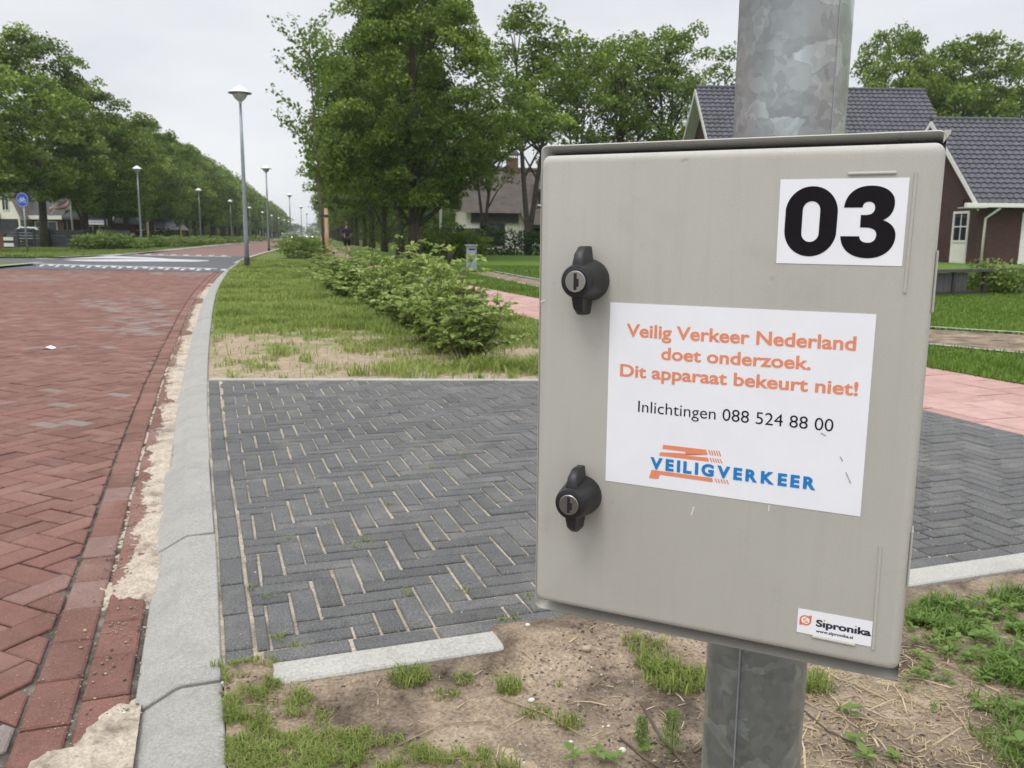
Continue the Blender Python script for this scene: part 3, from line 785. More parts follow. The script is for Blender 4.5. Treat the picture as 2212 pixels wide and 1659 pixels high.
# sand
ss = np.concatenate([np.arange(3.5, 8.5, 0.008), np.arange(8.5, 24, 0.025)]); dd = np.arange(0.17, 0.46, 0.006)
SS, DD = np.meshgrid(ss, dd, indexing='ij')
kx_, ky_ = np.interp(SS, seg, KP[:, 0]), np.interp(SS, seg, KP[:, 1]); tx, ty = np.interp(SS, seg, T[:, 0]), np.interp(SS, seg, T[:, 1])
XX, YY = kx_ - ty * DD, ky_ + tx * DD
w = 0.285 + 0.05 * (fbm(SS * 2.2, SS * 0, 31) - 0.5) + 0.04 * (fbm(SS * 9, DD * 30, 32) - 0.5)
amt = 0.3 + 0.7 * smooth(0.32, 0.5, fbm(SS * 0.9, SS * 0 + 3, 33))
near = ky_ + 0.26 * (fbm(XX * 9, YY * 9, 36) - 0.5) + 0.9 * (DD - 0.26)
bare = smooth(1.72, 1.82, near) * (1 - smooth(2.2, 2.45, near))
amt = np.where(near < 4.5, 1 - 0.95 * bare, amt); w = w - bare * 0.06
spill = (1 - smooth(1.70, 1.82, near)) * smooth(1.15, 1.30, near)
spill2 = smooth(2.25, 2.5, near) * (1 - smooth(2.6, 2.75, near))
w = w + spill * 0.10 + spill2 * 0.03
edge = np.clip((w - DD) / 0.06, -2.0, 1)
grain = 0.013 * (fbm(XX * 18, YY * 18, 34) - 0.56) + 0.013 * (fbm(XX * 60, YY * 60, 35, 2) - 0.5)
ZZ = ROAD_Z - 0.0035 + 0.012 * np.where(edge > 0, edge * amt, edge) - 0.012 * (1 - amt) + 0.010 * spill * np.clip(edge, 0, 1) + grain
V = np.stack([XX.ravel(), YY.ravel(), ZZ.ravel()], 1); nj = len(dd)
ii, jj = np.meshgrid(np.arange(len(ss) - 1), np.arange(nj - 1), indexing='ij'); a = (ii * nj + jj).ravel()
Q = np.stack([a, a + nj, a + nj + 1, a + 1], 1)
o = link_mesh('gutter_sand', np_mesh('gutter_sand', V, Q), MAT['sand'], None, True); tag(o, None, None, None, 'stuff')
if o.data.polygons[0].normal.z < 0: o.data.flip_normals()
#@@END_GROUND
# ------------------------------------------------------------------ the cabinet on its pole
P0 = Vector((0.0221, 0.7321, 1.0666)); BAZ = R_(-25.046)
# local frame of the cabinet: x right along the door, y away from the camera, z up; origin = top left corner of the door front
POLE_XY = (0.2935, 0.955)
pl = thing('steel_pole', 'thick galvanised steel pole carrying the grey cabinet', 'pole', (POLE_XY[0], POLE_XY[1], 0.0))
mb = MB()
mb.tube([(0, 0, -0.3), (0, 0, 4.6)], 0.0575, 64)
mb.lathe([(0.0595, 4.6), (0.0595, 4.615), (0.05, 4.64), (0.0, 4.65)], 48)
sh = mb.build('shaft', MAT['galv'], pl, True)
for p in sh.data.polygons:
    if len(p.vertices) > 4: p.use_smooth = False
mb = MB(); mb.bar((-0.0335, -0.0483, -0.3), (-0.0335, -0.0483, 0.70), 0.0016, 0.0016)
mb.bar((0.0285, -0.0502, 1.1), (0.0285, -0.0502, 1.32), 0.0011, 0.0011); mb.bar((0.0285, -0.0502, 1.32), (0.0285, -0.0502, 4.5), 0.0011, 0.0011)
mb.build('weld_seam', plain('weld_line', (0.26, 0.28, 0.29), 0.6), pl)
for z in (0.76, 0.99):
    mb = MB(); mb.lathe([(0.0578, z - 0.012), (0.0605, z - 0.012), (0.0605, z + 0.012), (0.0578, z + 0.012)], 48)
    mb.build('clamp_band', MAT['galv'], pl)

bx = thing('control_cabinet', 'beige grey cabinet numbered 03 clamped to the galvanised pole', 'cabinet', P0, BAZ)
DW, DH = 0.300, 0.389
def rounded(x0, x1, z0, z1, r, n=6):
    pts = []
    for cx, cz, a0 in ((x1 - r, z0 + r, -PI / 2), (x1 - r, z1 - r, 0), (x0 + r, z1 - r, PI / 2), (x0 + r, z0 + r, PI)):
        for k in range(n + 1):
            a = a0 + PI / 2 * k / n; pts.append((cx + r * math.cos(a), cz + r * math.sin(a)))
    return pts
def loft(mb, rings):              # rings: list of (outline, y); first is the front
    n = len(rings[0][0]); vs = [(p[0], y, p[1]) for o_, y in rings for p in o_]
    fs = [tuple(range(n))]
    for i in range(len(rings) - 1):
        fs += [(i * n + k, (i + 1) * n + k, (i + 1) * n + (k + 1) % n, i * n + (k + 1) % n) for k in range(n)]
    fs.append(tuple(range((len(rings) - 1) * n, len(rings) * n))[::-1])
    mb.add(vs, fs)
# door: shallow pan with soft edges
mb = MB(); rings = []
for d, y in ((0.0062, 0.0), (0.0040, 0.0004), (0.0022, 0.0013), (0.0009, 0.0028), (0.0, 0.0052), (-0.0006, 0.018)):
    rings.append((rounded(d, DW - d, -DH + d, -d, 0.0068 - d * 0.5), y))
loft(mb, rings)
def rib(x0, z0, x1, z1, w=0.0026, h=0.0016):
    n = 8; a = Vector((x0, 0, z0)); b_ = Vector((x1, 0, z1)); d = (b_ - a).normalized(); s_ = Vector((-d.z, 0, d.x)) * w / 2
    vs = []
    for k in range(n + 1):
        t = PI * k / n; off = s_ * math.cos(t); y = -h * math.sin(t) + 0.0001
        e = d * (w * 0.35 * math.sin(t))
        vs += [(a + off - e + d * 0).to_tuple()[0:1] + (y,) + ((a + off - e).z,), ((b_ + off + e).x, y, (b_ + off + e).z)]
    fs = [(2 * k, 2 * k + 1, 2 * k + 3, 2 * k + 2) for k in range(n)] + [tuple(range(0, 2 * n + 2, 2)), tuple(range(1, 2 * n + 2, 2))[::-1]]
    mb.add(vs, fs)
rib(0.2398, -0.020, 0.2698, -0.0199); rib(0.2831, -0.0207, 0.2822, -0.1021); rib(0.2805, -0.2923, 0.2812, -0.3730); rib(0.2378, -0.3727, 0.2678, -0.3731)
door = mb.build('door', MAT['box'], bx, True)
def autosmooth(o, ang=35):
    me = o.data; bm = bmesh.new(); bm.from_mesh(me)
    bmesh.ops.recalc_face_normals(bm, faces=bm.faces)
    for e in bm.edges:
        if len(e.link_faces) == 2 and e.calc_face_angle(0) > R_(ang): e.smooth = False
    for f in bm.faces: f.smooth = True
    bm.to_mesh(me); bm.free()
autosmooth(door, 40)
# gasket behind the door, flared out so its black paints the rim gap's shade
mb = MB(); loft(mb, [(rounded(0.001, DW - 0.001, -DH + 0.001, -0.001, 0.006), 0.0182), (rounded(0.001, DW - 0.001, -DH + 0.001, -0.001, 0.006), 0.030), (rounded(-0.0018, DW - 0.001, -DH - 0.0104, 0.0034, 0.004), 0.0312), (rounded(-0.0018, DW - 0.001, -DH - 0.0104, 0.0034, 0.004), 0.036)])
autosmooth(mb.build('gasket_gap_shade', MAT['gasket_gap_shade'], bx))
# housing with the flared rain rim
mb = MB()
rr_ = [(0.007, 0.034, 0.004), (-0.0022, 0.0335, 0.004), (-0.0026, 0.0300, 0.004), (-0.0042, 0.0260, 0.005), (-0.0066, 0.0222, 0.005), (-0.0080, 0.0208, 0.005), (-0.0088, 0.0216, 0.005), (-0.0088, 0.0255, 0.005), (-0.0070, 0.0275, 0.005), (-0.001, 0.0400, 0.005), (0.001, 0.05, 0.005), (0.004, 0.208, 0.005), (0.008, 0.212, 0.004)]
loft(mb, [(rounded(d, DW - 0.0002 - d * 0.08, -DH - 0.0084 + d, 0.0015 - d, r_), y) for d, y, r_ in rr_])
vs = [(0.2985, y, 0.0012) for y in (0.0212, 0.034)] + [(0.3030, y, 0.0088) for y in (0.0212, 0.034)] + [(0.3028, y, 0.0101) for y in (0.0212, 0.034)] + [(0.2985, y, 0.0102) for y in (0.0212, 0.034)]
mb.add(vs, [(0, 2, 4, 6), (7, 5, 3, 1), (0, 1, 3, 2), (2, 3, 5, 4), (4, 5, 7, 6), (6, 7, 1, 0)])
hs = mb.build('housing', MAT['box'], bx); autosmooth(hs, 50)
# hinges on the right edge, bracket towards the pole
for z in (-0.095, -0.30):
    mb = MB(); mb.box(0.3002, 0.3018, 0.004, 0.020, z - 0.022, z + 0.022); mb.build('hinge', MAT['box'], bx, bevel=0.001, seg=1)
for z in (-0.07, -0.30):
    mb = MB(); mb.box(0.09, 0.21, 0.2125, 0.226, z - 0.012, z + 0.012); mb.build('bracket', MAT['galv'], bx, bevel=0.002, seg=1)
# locks
def lock(ax, az):
    o_ = MB()
    # conical boss with rounded nose, axis along -y
    prof = [(0.0170, 0.0), (0.0170, 0.006), (0.0164, 0.009), (0.0142, 0.026), (0.0134, 0.0300), (0.0124, 0.0318), (0.0092, 0.0325), (0.0086, 0.0315), (0.0, 0.0315)]
    n = 40
    vs = [(r * math.cos(2 * PI * k / n), -h, r * math.sin(2 * PI * k / n)) for r, h in prof for k in range(n)]
    fs = [(i * n + k, (i + 1) * n + k, (i + 1) * n + (k + 1) % n, i * n + (k + 1) % n) for i in range(len(prof) - 1) for k in range(n)]
    o_.add(vs, fs)
    for s_ in (1, -1):            # tapered wings above and below
        sec = [(0.008 * s_, 0.0056, 0.0070, 0.0300), (0.015 * s_, 0.0046, 0.0060, 0.0296), (0.0215 * s_, 0.0038, 0.0055, 0.0282), (0.0268 * s_, 0.0031, 0.0055, 0.0215), (0.0276 * s_, 0.0024, 0.0068, 0.0185)]
        vs = []
        for z, hw, y0, y1 in sec:
            vs += [(-hw, -y0, z), (hw, -y0, z), (hw, -y1 + 0.0012, z), (hw - 0.0016, -y1, z), (-hw + 0.0016, -y1, z), (-hw, -y1 + 0.0012, z)]
        m6 = 6
        fs = [(i * m6 + k, i * m6 + (k + 1) % m6, (i + 1) * m6 + (k + 1) % m6, (i + 1) * m6 + k) for i in range(len(sec) - 1) for k in range(m6)]
        fs += [tuple(range(m6)), tuple(range((len(sec) - 1) * m6, len(sec) * m6))]
        o_.add(vs, fs)
    k_ = o_.build('lock_knob', MAT['black'], bx); autosmooth(k_, 38); k_.location = (ax, 0.0, az)
    c_ = MB(); prof = [(0.0086, 0.0310), (0.0086, 0.0336), (0.0081, 0.0341), (0.0, 0.0341)]; n = 32
    vs = [(r * math.cos(2 * PI * k / n), -h, r * math.sin(2 * PI * k / n)) for r, h in prof for k in range(n)]
    fs = [(i * n + k, (i + 1) * n + k, (i + 1) * n + (k + 1) % n, i * n + (k + 1) % n) for i in range(len(prof) - 1) for k in range(n)]
    c_.add(vs, fs); cyl = c_.build('key_cylinder', MAT['nickel'], k_); autosmooth(cyl, 30)
    s_ = MB(); s_.box(-0.0013, 0.0013, -0.03425, -0.0335, -0.0066, 0.0066); s_.box(0.0013, 0.0030, -0.03425, -0.0335, -0.004, 0.0022)
    s_.build('keyhole', MAT['slot'], k_)
lock(0.0456, -0.1007); lock(0.0439, -0.2840)
# stickers
def sheet(name, corners, y, mat, th=0.0003, parent=bx):
    mb = MB(); n = len(corners)
    vs = [(x, -y, z) for x, z in corners] + [(x, -y + th, z) for x, z in corners]
    mb.add(vs, [tuple(range(n)), tuple(range(n, 2 * n))[::-1]] + [(i, i + n, (i + 1) % n + n, (i + 1) % n) for i in range(n)])
    o_ = mb.build(name, mat, parent); bm = bmesh.new(); bm.from_mesh(o_.data); bmesh.ops.recalc_face_normals(bm, faces=bm.faces); bm.to_mesh(o_.data); bm.free()
    return o_
def mm(*p): return [(x / 1000, z / 1000) for x, z in p]
s1 = sheet('number_sticker', mm((193, -84.0), (279.0, -84.4), (279.3, -23.4), (192.6, -23.0)), 0.0004, MAT['sticker'])
s2 = sheet('notice_sticker', mm((63.9, -269.0), (264.9, -270.8), (264.9, -119.1), (63.8, -118.4)), 0.0004, MAT['sticker'])
s3 = sheet('maker_sticker', mm((225.3, -371.2), (279.7, -372.0), (279.6, -351.6), (225.4, -351.5)), 0.00055, MAT['sticker'])
s1['label'] = 'white sticker with black 03'; s2['label'] = 'white notice with orange Dutch text and blue logo'; s3['label'] = 'small white sticker with a web address'
INKZ = 0.00065
def text_mesh(s, bold=0.0):
    cu = bpy.data.curves.new('lettering', 'FONT'); cu.body = s; cu.size = 1.0; cu.offset = bold; cu.resolution_u = 6
    cu.fill_mode = 'FRONT'
    o_ = bpy.data.objects.new('lettering', cu); COL.objects.link(o_)
    dg = bpy.context.evaluated_depsgraph_get(); me = bpy.data.meshes.new_from_object(o_.evaluated_get(dg))
    V = np.zeros(len(me.vertices) * 3); me.vertices.foreach_get('co', V); V = V.reshape(-1, 3)
    F = [tuple(p.vertices) for p in me.polygons]
    bpy.data.objects.remove(o_); bpy.data.curves.remove(cu); bpy.data.meshes.remove(me)
    return V, F
def cap_h(bold=0.0):
    V, F = text_mesh('H', bold); return V[:, 1].max() - V[:, 1].min()
def put_text(mb, s, x0, x1, zb, caph, bold=0.0, space=None, zr=None, yoff=INKZ):
    """lettering from x0 to x1 (mm) on baseline zb (mm) with capital height caph (mm)"""
    if space:                       # tracked capitals
        parts = []; x = 0
        for ch in s:
            V, F = text_mesh(ch, bold); V = V.copy(); V[:, 0] += x - V[:, 0].min(); x = V[:, 0].max() + space; parts.append((V, F))
    else: parts = [text_mesh(s, bold)]
    lo = min(p[0][:, 0].min() for p in parts); hi = max(p[0][:, 0].max() for p in parts)
    kx_ = (x1 - x0) / (hi - lo); kz = caph / cap_h(bold)
    for V, F in parts:
        vs = []
        for v in V:
            X = x0 + (v[0] - lo) * kx_
            zz = zb + (0 if zr is None else (zr - zb) * (X - x0) / (x1 - x0))
            vs.append((X / 1000, -yoff, (zz + v[1] * kz) / 1000))
        mb.add(vs, F)
def ink(mb, name, mat, parent):
    o_ = mb.build(name, mat, parent)
    bm = bmesh.new(); bm.from_mesh(o_.data)
    for f in bm.faces:
        if f.normal.y > 0: f.normal_flip()
    bm.to_mesh(o_.data); bm.free(); return o_
mb = MB()
put_text(mb, 'Veilig Verkeer Nederland', 78.4, 252.9, -145.3, 10.6, 0.022, zr=-146.0)
put_text(mb, 'doet onderzoek.', 108.0, 222.6, -162.4, 10.2, 0.022)
put_text(mb, 'Dit apparaat bekeurt niet!', 74.0, 256.6, -178.4, 10.3, 0.022, zr=-179.2)
ink(mb, 'orange_lettering', MAT['ink_orange'], s2)
mb = MB(); put_text(mb, 'Inlichtingen 088 524 88 00', 90.4, 241.4, -207.1, 9.3, -0.004, zr=-208.0); ink(mb, 'black_lettering', MAT['ink_black'], s2)
mb = MB(); put_text(mb, 'VEILIGVERKEER', 102.3, 231.9, -253.2, 10.0, 0.048, space=0.19, zr=-254.2, yoff=INKZ + 0.00012); ink(mb, 'blue_lettering', MAT['ink_blue'], s2)
mb = MB()
def flat(pts, y=INKZ):
    mb.add([(x / 1000, -y, z / 1000) for x, z in pts], [tuple(range(len(pts)))])
flat([(112.6, -232.4), (147.6, -232.6), (148.9, -236.5), (112.0, -235.8)][::-1])
flat([(131, -236.2), (148.9, -236.5), (131, -238.9)]); 
flat([(110.3, -238.8), (131, -238.9), (148.6, -238.6), (150.2, -242.1), (109.3, -241.8)][::-1]) if False else None
flat([(110.3, -238.9), (148.9, -236.5), (130.0, -239.3), (109.5, -241.8)][::-1]); flat([(109.5, -241.8), (130.0, -239.3), (149.4, -238.9), (150.3, -242.1)][::-1])
flat([(103.6, -254.6), (153.4, -255.2), (154.2, -258.5), (110.9, -257.8), (109.2, -261.8), (101.6, -261.8)][::-1])
for k in range(5):
    x = 149.6 + k * 2.0
    flat([(x - 0.4, -232.6), (x + 0.6, -232.6), (x + 2.1, -236.6), (x + 1.1, -236.6)][::-1])
    x = 151.2 + k * 2.0
    flat([(x - 0.6, -238.9), (x + 0.4, -238.9), (x + 1.8, -242.2), (x + 0.8, -242.2)][::-1])
    x = 155.9 + k * 2.3
    flat([(x - 0.6, -255.3), (x + 0.4, -255.3), (x + 1.9, -258.6), (x + 0.9, -258.6)][::-1])
ink(mb, 'logo_stripes', MAT['ink_orange'], s2)
# the big digits: outlines drawn as curves, heavy grotesque
def bez(pts, n=10):                # list of cubic segments
    out = []
    for p0, p1, p2, p3 in pts:
        for k in range(n):
            t = k / n
            out.append(tuple((1 - t)**3 * p0[i] + 3 * (1 - t)**2 * t * p1[i] + 3 * (1 - t) * t * t * p2[i] + t**3 * p3[i] for i in (0, 1)))
    return out
def sup(cx, cz, rx, rz, flatz, n=10):    # stadium-like zero
    k = 0.56; a, b_ = rx, rz
    T_, B_ = cz + flatz, cz - flatz
    q = []
    q += bez([((cx + a, T_), (cx + a, T_ + k * b_), (cx + k * a, T_ + b_), (cx, T_ + b_)), ((cx, T_ + b_), (cx - k * a, T_ + b_), (cx - a, T_ + k * b_), (cx - a, T_)),
              ((cx - a, B_), (cx - a, B_ - k * b_), (cx - k * a, B_ - b_), (cx, B_ - b_)), ((cx, B_ - b_), (cx + k * a, B_ - b_), (cx + a, B_ - k * b_), (cx + a, B_))], n)
    return q
mb = MB()
outer, inner = sup(215.7, -53.4, 18.2, 19.0, 6.2), sup(215.7, -53.5, 6.1, 6.6, 8.0)
n = len(outer); mb.add([(x / 1000, -INKZ, z / 1000) for x, z in outer + inner], [(i, (i + 1) % n, n + (i + 1) % n, n + i) for i in range(n)])
# three: built as outer rim and inner rim joined by quads, upper bowl then lower bowl
def bowl(path_o, path_i):
    n = len(path_o); mb.add([(x / 1000, -INKZ, z / 1000) for x, z in path_o + path_i], [(i, i + 1, n + i + 1, n + i) for i in range(n - 1)])
def curve(segs, n=12): return bez(segs, n) + [segs[-1][3]]
uo = curve([((237.8, -43.6), (238.6, -33.5), (245.5, -28.4), (254.8, -28.4)), ((254.8, -28.4), (264.8, -28.4), (271.2, -33.4), (271.2, -40.8)), ((271.2, -40.8), (271.2, -46.5), (268.6, -50.6), (264.3, -52.4))])
ui = curve([((250.3, -43.6), (250.3, -41.0), (251.8, -39.6), (254.2, -39.6)), ((254.2, -39.6), (256.9, -39.6), (258.5, -41.3), (258.5, -43.8)), ((258.5, -43.8), (258.5, -47.2), (256.4, -48.8), (252.6, -48.8))])
bowl(uo, ui)
lo = curve([((264.3, -52.4), (270.0, -54.2), (273.2, -58.5), (273.2, -63.6)), ((273.2, -63.6), (273.2, -73.0), (265.8, -79.3), (255.6, -79.3)), ((255.6, -79.3), (244.8, -79.3), (237.4, -73.5), (236.7, -63.8))])
li = curve([((252.8, -57.6), (257.6, -57.6), (260.6, -59.2), (260.6, -62.8)), ((260.6, -62.8), (260.6, -66.2), (258.6, -68.3), (255.4, -68.3)), ((255.4, -68.3), (251.8, -68.3), (249.6, -66.6), (249.5, -63.8))])
bowl(lo, li)
mb.add([(x / 1000, -INKZ, z / 1000) for x, z in ((249.5, -48.8), (252.6, -48.8), (264.3, -52.4), (252.8, -57.6), (249.5, -57.6))], [(0, 1, 2, 3, 4)])
ink(mb, 'black_digits', MAT['ink_black'], s1)
mb = MB(); put_text(mb, 'S\u0131pron\u0131ka', 239.2, 279.0, -363.4, 5.8, 0.04); put_text(mb, 'www.sipronika.si', 239.4, 266.6, -368.4, 2.5, 0.03)
ink(mb, 'dark_lettering', plain('navy_ink', (0.018, 0.018, 0.04), 0.5), s3)
mb = MB(); n = 28
ro = [(231.3 + 4.4 * math.cos(2 * PI * k / n), -360.3 + 4.2 * math.sin(2 * PI * k / n)) for k in range(n)]
ro[3] = (235.9, -355.8); ro[4] = (234.6, -355.7); ro[2] = (235.7, -358.2); ro[17] = (227.0, -363.6); ro[18] = (227.2, -364.8); ro[16] = (226.9, -361.9)
ri = [(231.3 + 3.2 * math.cos(2 * PI * k / n), -360.2 + 3.1 * math.sin(2 * PI * k / n)) for k in range(n)]
mb.add([(x / 1000, -INKZ - 0.0001, z / 1000) for x, z in ro + ri], [(i, (i + 1) % n, n + (i + 1) % n, n + i) for i in range(n)])
def ring(cx, cz, r0, r1, n=14):
    vs = [(cx + r_ * math.cos(2 * PI * k / n), cz + r_ * math.sin(2 * PI * k / n)) for r_ in (r0, r1) for k in range(n)]
    mb.add([(x / 1000, -INKZ - 0.0001, z / 1000) for x, z in vs], [(i, (i + 1) % n, n + (i + 1) % n, n + i) for i in range(n)])
ring(230.4, -359.8, 0.9, 0.5); ring(232.3, -361.2, 0.9, 0.5)
flat([(230.9, -359.2), (231.2, -359.4), (232.6, -357.6), (232.3, -357.4)], INKZ + 0.0001); flat([(231.7, -361.8), (231.4, -361.6), (229.8, -363.2), (230.1, -363.4)], INKZ + 0.0001)
ink(mb, 'orange_emblem', MAT['ink_logo'], s3)
Vf = text_mesh('S\u0131pron\u0131ka', 0.04)[0]; lo_x, kx3 = Vf[:, 0].min(), 39.8 / (Vf[:, 0].max() - Vf[:, 0].min())
wi = text_mesh('\u0131', 0.04)[0]; wi = (wi[:, 0].max() - wi[:, 0].min()) / 2
for pre in ('S\u0131', 'S\u0131pron\u0131'):
    cxd = 239.2 + (text_mesh(pre, 0.04)[0][:, 0].max() - wi - lo_x) * kx3; n = 10
    mb = MB(); flat([(cxd + 0.62 * math.cos(2 * PI * k / n), -357.75 + 0.62 * math.sin(2 * PI * k / n)) for k in range(n)], INKZ + 0.0001)
    ink(mb, 'orange_dot', MAT['ink_logo'], s3)
# scratches and chips of the door
for x0, z0, x1, z1, w_ in ((139.5, -281.5, 138.0, -288.5, 0.9), (198.6, -271.5, 198.4, -276.5, 0.8), (22.5, -303.5, 23.6, -313.0, 0.35), (1.6, -120.5, 5.8, -119.0, 1.0)):
    mb = MB(); mb.bar((x0 / 1000, -0.00012, z0 / 1000), (x1 / 1000, -0.00012, z1 / 1000), w_ / 1000, 0.0003, upv=(0, 1, 0)); mb.build('scratch', MAT['scratch'], bx)
for x0, z0, x1, z1 in ((233.0, -209.8, 236.5, -211.6), (247.8, -226.5, 249.8, -229.8), (252.5, -238.0, 256.5, -246.0)):
    mb = MB(); mb.bar((x0 / 1000, -INKZ - 0.0001, z0 / 1000), (x1 / 1000, -INKZ - 0.0001, z1 / 1000), 0.0006, 0.0002, upv=(0, 1, 0)); mb.build('scuff_mark', plain('grey_scuff', (0.30, 0.29, 0.29), 0.7), s2)
#@@END_BOX
# ------------------------------------------------------------------ trees
ORD = ['first', 'second', 'third', 'fourth', 'fifth', 'sixth', 'seventh', 'eighth', 'ninth', 'tenth', 'eleventh', 'twelfth']
def cards(C, size, g, updir=0.55, asp=0.62, tint=None, bend=0.25):
    """leaf-shaped quads at C"""
    n = len(C); nr = g.normal(0, 1, (n, 3)); nr[:, 2] = np.abs(nr[:, 2]) * 0.8 + updir; nr /= np.linalg.norm(nr, axis=1)[:, None]
    a = g.normal(0, 1, (n, 3)); a -= nr * (a * nr).sum(1)[:, None]; a /= np.linalg.norm(a, axis=1)[:, None]
    b_ = np.cross(nr, a); s = size * g.uniform(0.7, 1.25, n); s = s[:, None]
    p0 = C - a * s * 0.5; p2 = C + a * s * 0.5 - nr * s * bend * 0.6
    p1 = C + b_ * s * asp * 0.5 + nr * s * 0.06 - a * s * 0.06; p3 = C - b_ * s * asp * 0.5 + nr * s * 0.06 - a * s * 0.06
    V = np.stack([p0, p1, p2, p3], 1).reshape(-1, 3); Q = np.arange(4 * n).reshape(n, 4)
    return V, Q
def crown_mesh(seed, half_w, z0, z1, n_cl, per, leaf, prof, clr=(0.75, 0.42), lob=0.22, inner=0.35):
    """a crown of many leaf clumps spread through an uneven volume; prof(h) gives the half width (0..1) at height fraction h"""
    g = np.random.default_rng(seed); cl = []
    k = g.uniform(0, 6.28, 6)
    while len(cl) < n_cl:
        h = g.random(); th = g.uniform(0, 2 * PI); rho = 1 - (1 - inner) * g.random() ** 1.6
        wv = prof(h) * (1 + lob * math.sin(2 * th + k[0] + 5 * h) + lob * 0.7 * math.sin(3 * th + k[1] - 7 * h) + lob * 0.5 * math.sin(11 * h + k[2] + th))
        if g.random() > 0.25 + 0.75 * prof(h): continue
        r = half_w * wv * rho; z = z0 + (z1 - z0) * h - 0.10 * (z1 - z0) * (rho ** 2) * 0.4
        cl.append((r * math.cos(th), r * math.sin(th), z))
    cl = np.array(cl); m = len(cl)
    rad = clr[0] * g.uniform(0.6, 1.35, m); rz = clr[1] * g.uniform(0.6, 1.3, m)
    num = np.maximum(8, (per * (rad / clr[0]) ** 2 * g.uniform(0.6, 1.2, m)).astype(int)); idx = np.repeat(np.arange(m), num); n = len(idx)
    d = g.normal(0, 1, (n, 3)); d /= np.linalg.norm(d, axis=1)[:, None]; d *= (g.random(n) ** 0.45)[:, None]
    C = cl[idx] + d * np.stack([rad[idx], rad[idx], rz[idx]], 1)
    C[:, 2] -= 0.35 * (d[:, 0] ** 2 + d[:, 1] ** 2) * rad[idx]
    V, Q = cards(C, leaf, g)
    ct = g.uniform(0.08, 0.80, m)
    t = np.clip(ct[idx] + g.normal(0, 0.13, n) + 0.22 * d[:, 2], 0, 1)  # leaves high in a clump lighter: young growth plus painted light from above
    return V, Q, t, cl
def trunk_mb(seed, h, r0, cl, n_limb=14, lean=0.0, fork=0.45, splits=1):
    g = random.Random(seed); mb = MB()
    axes = []
    for k in range(splits):
        a = g.uniform(0, 6.28); sp_ = 0.0 if splits == 1 else 0.13
        pts = []; 
        for i in range(9):
            t = i / 8; zz = -0.2 + t * h
            sp2 = sp_ * max(0, zz - 0.8)
            pts.append((g.gauss(0, 0.05) * t * 2 + math.cos(a + k * 2.1) * sp2 + lean * zz, g.gauss(0, 0.05) * t * 2 + math.sin(a + k * 2.1) * sp2, zz))
        rr = [r0 * (1.35 if i == 0 else 1.0) * (1 - 0.80 * (i / 8) ** 1.1) * (1 if splits == 1 else 0.72) for i in range(9)]
        mb.tube(pts, rr, 10); axes.append(pts)
    cl = sorted(cl.tolist(), key=lambda c: g.random())
    for c in cl[:n_limb]:
        ax = axes[g.randrange(len(axes))]
        zs = max(h * 0.22, c[2] - 0.55 * math.hypot(c[0], c[1]) - 0.3 * g.random()); i = min(7, max(1, int((zs + 0.2) / h * 8)))
        p = Vector(ax[i]); q = Vector(c); mid = p.lerp(q, 0.5) + Vector((0, 0, 0.25))
        rr = r0 * 0.34 * (1 - 0.7 * i / 8) + 0.015
        mb.tube([p, p.lerp(mid, 0.55), mid, q], [rr, rr * 0.8, rr * 0.6, 0.012], 6)
    return mb
LIME = lambda h: max(0.05, math.sin(PI * min(1.0, h * 0.90 + 0.055) ** 0.82)) ** 0.72 if h < 0.97 else 0.22
WIDE = lambda h: max(0.1, math.sin(PI * (0.08 + 0.86 * h ** 0.9))) ** 0.6
TALL = lambda h: max(0.1, math.sin(PI * (0.10 + 0.84 * h))) ** 0.7
class TreeKind:
    def __init__(s, seed, half_w, z0, z1, n_cl, per, leaf, prof, mat, r0, **kw):
        tk = {k: kw.pop(k) for k in ('n_limb', 'splits', 'lean') if k in kw}
        V, Q, t, cl = crown_mesh(seed, half_w, z0, z1, n_cl, per, leaf, prof, **kw)
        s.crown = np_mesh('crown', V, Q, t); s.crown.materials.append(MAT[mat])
        tm = trunk_mb(seed, z1 * 0.88, r0, cl, **tk); o_ = tm.build('trunk', MAT['bark'], None, True); s.trunk = o_.data; bpy.data.objects.remove(o_)
    def place(s, name, label, loc, rz=0.0, sc=(1, 1, 1), group=None, cat='tree'):
        r = thing(name, label, cat, loc, rz, group); r.scale = sc
        for nm, me in (('trunk', s.trunk), ('crown', s.crown)):
            o_ = bpy.data.objects.new(nm, me); COL.objects.link(o_); o_.parent = r
        return r
RT = random.Random(3)
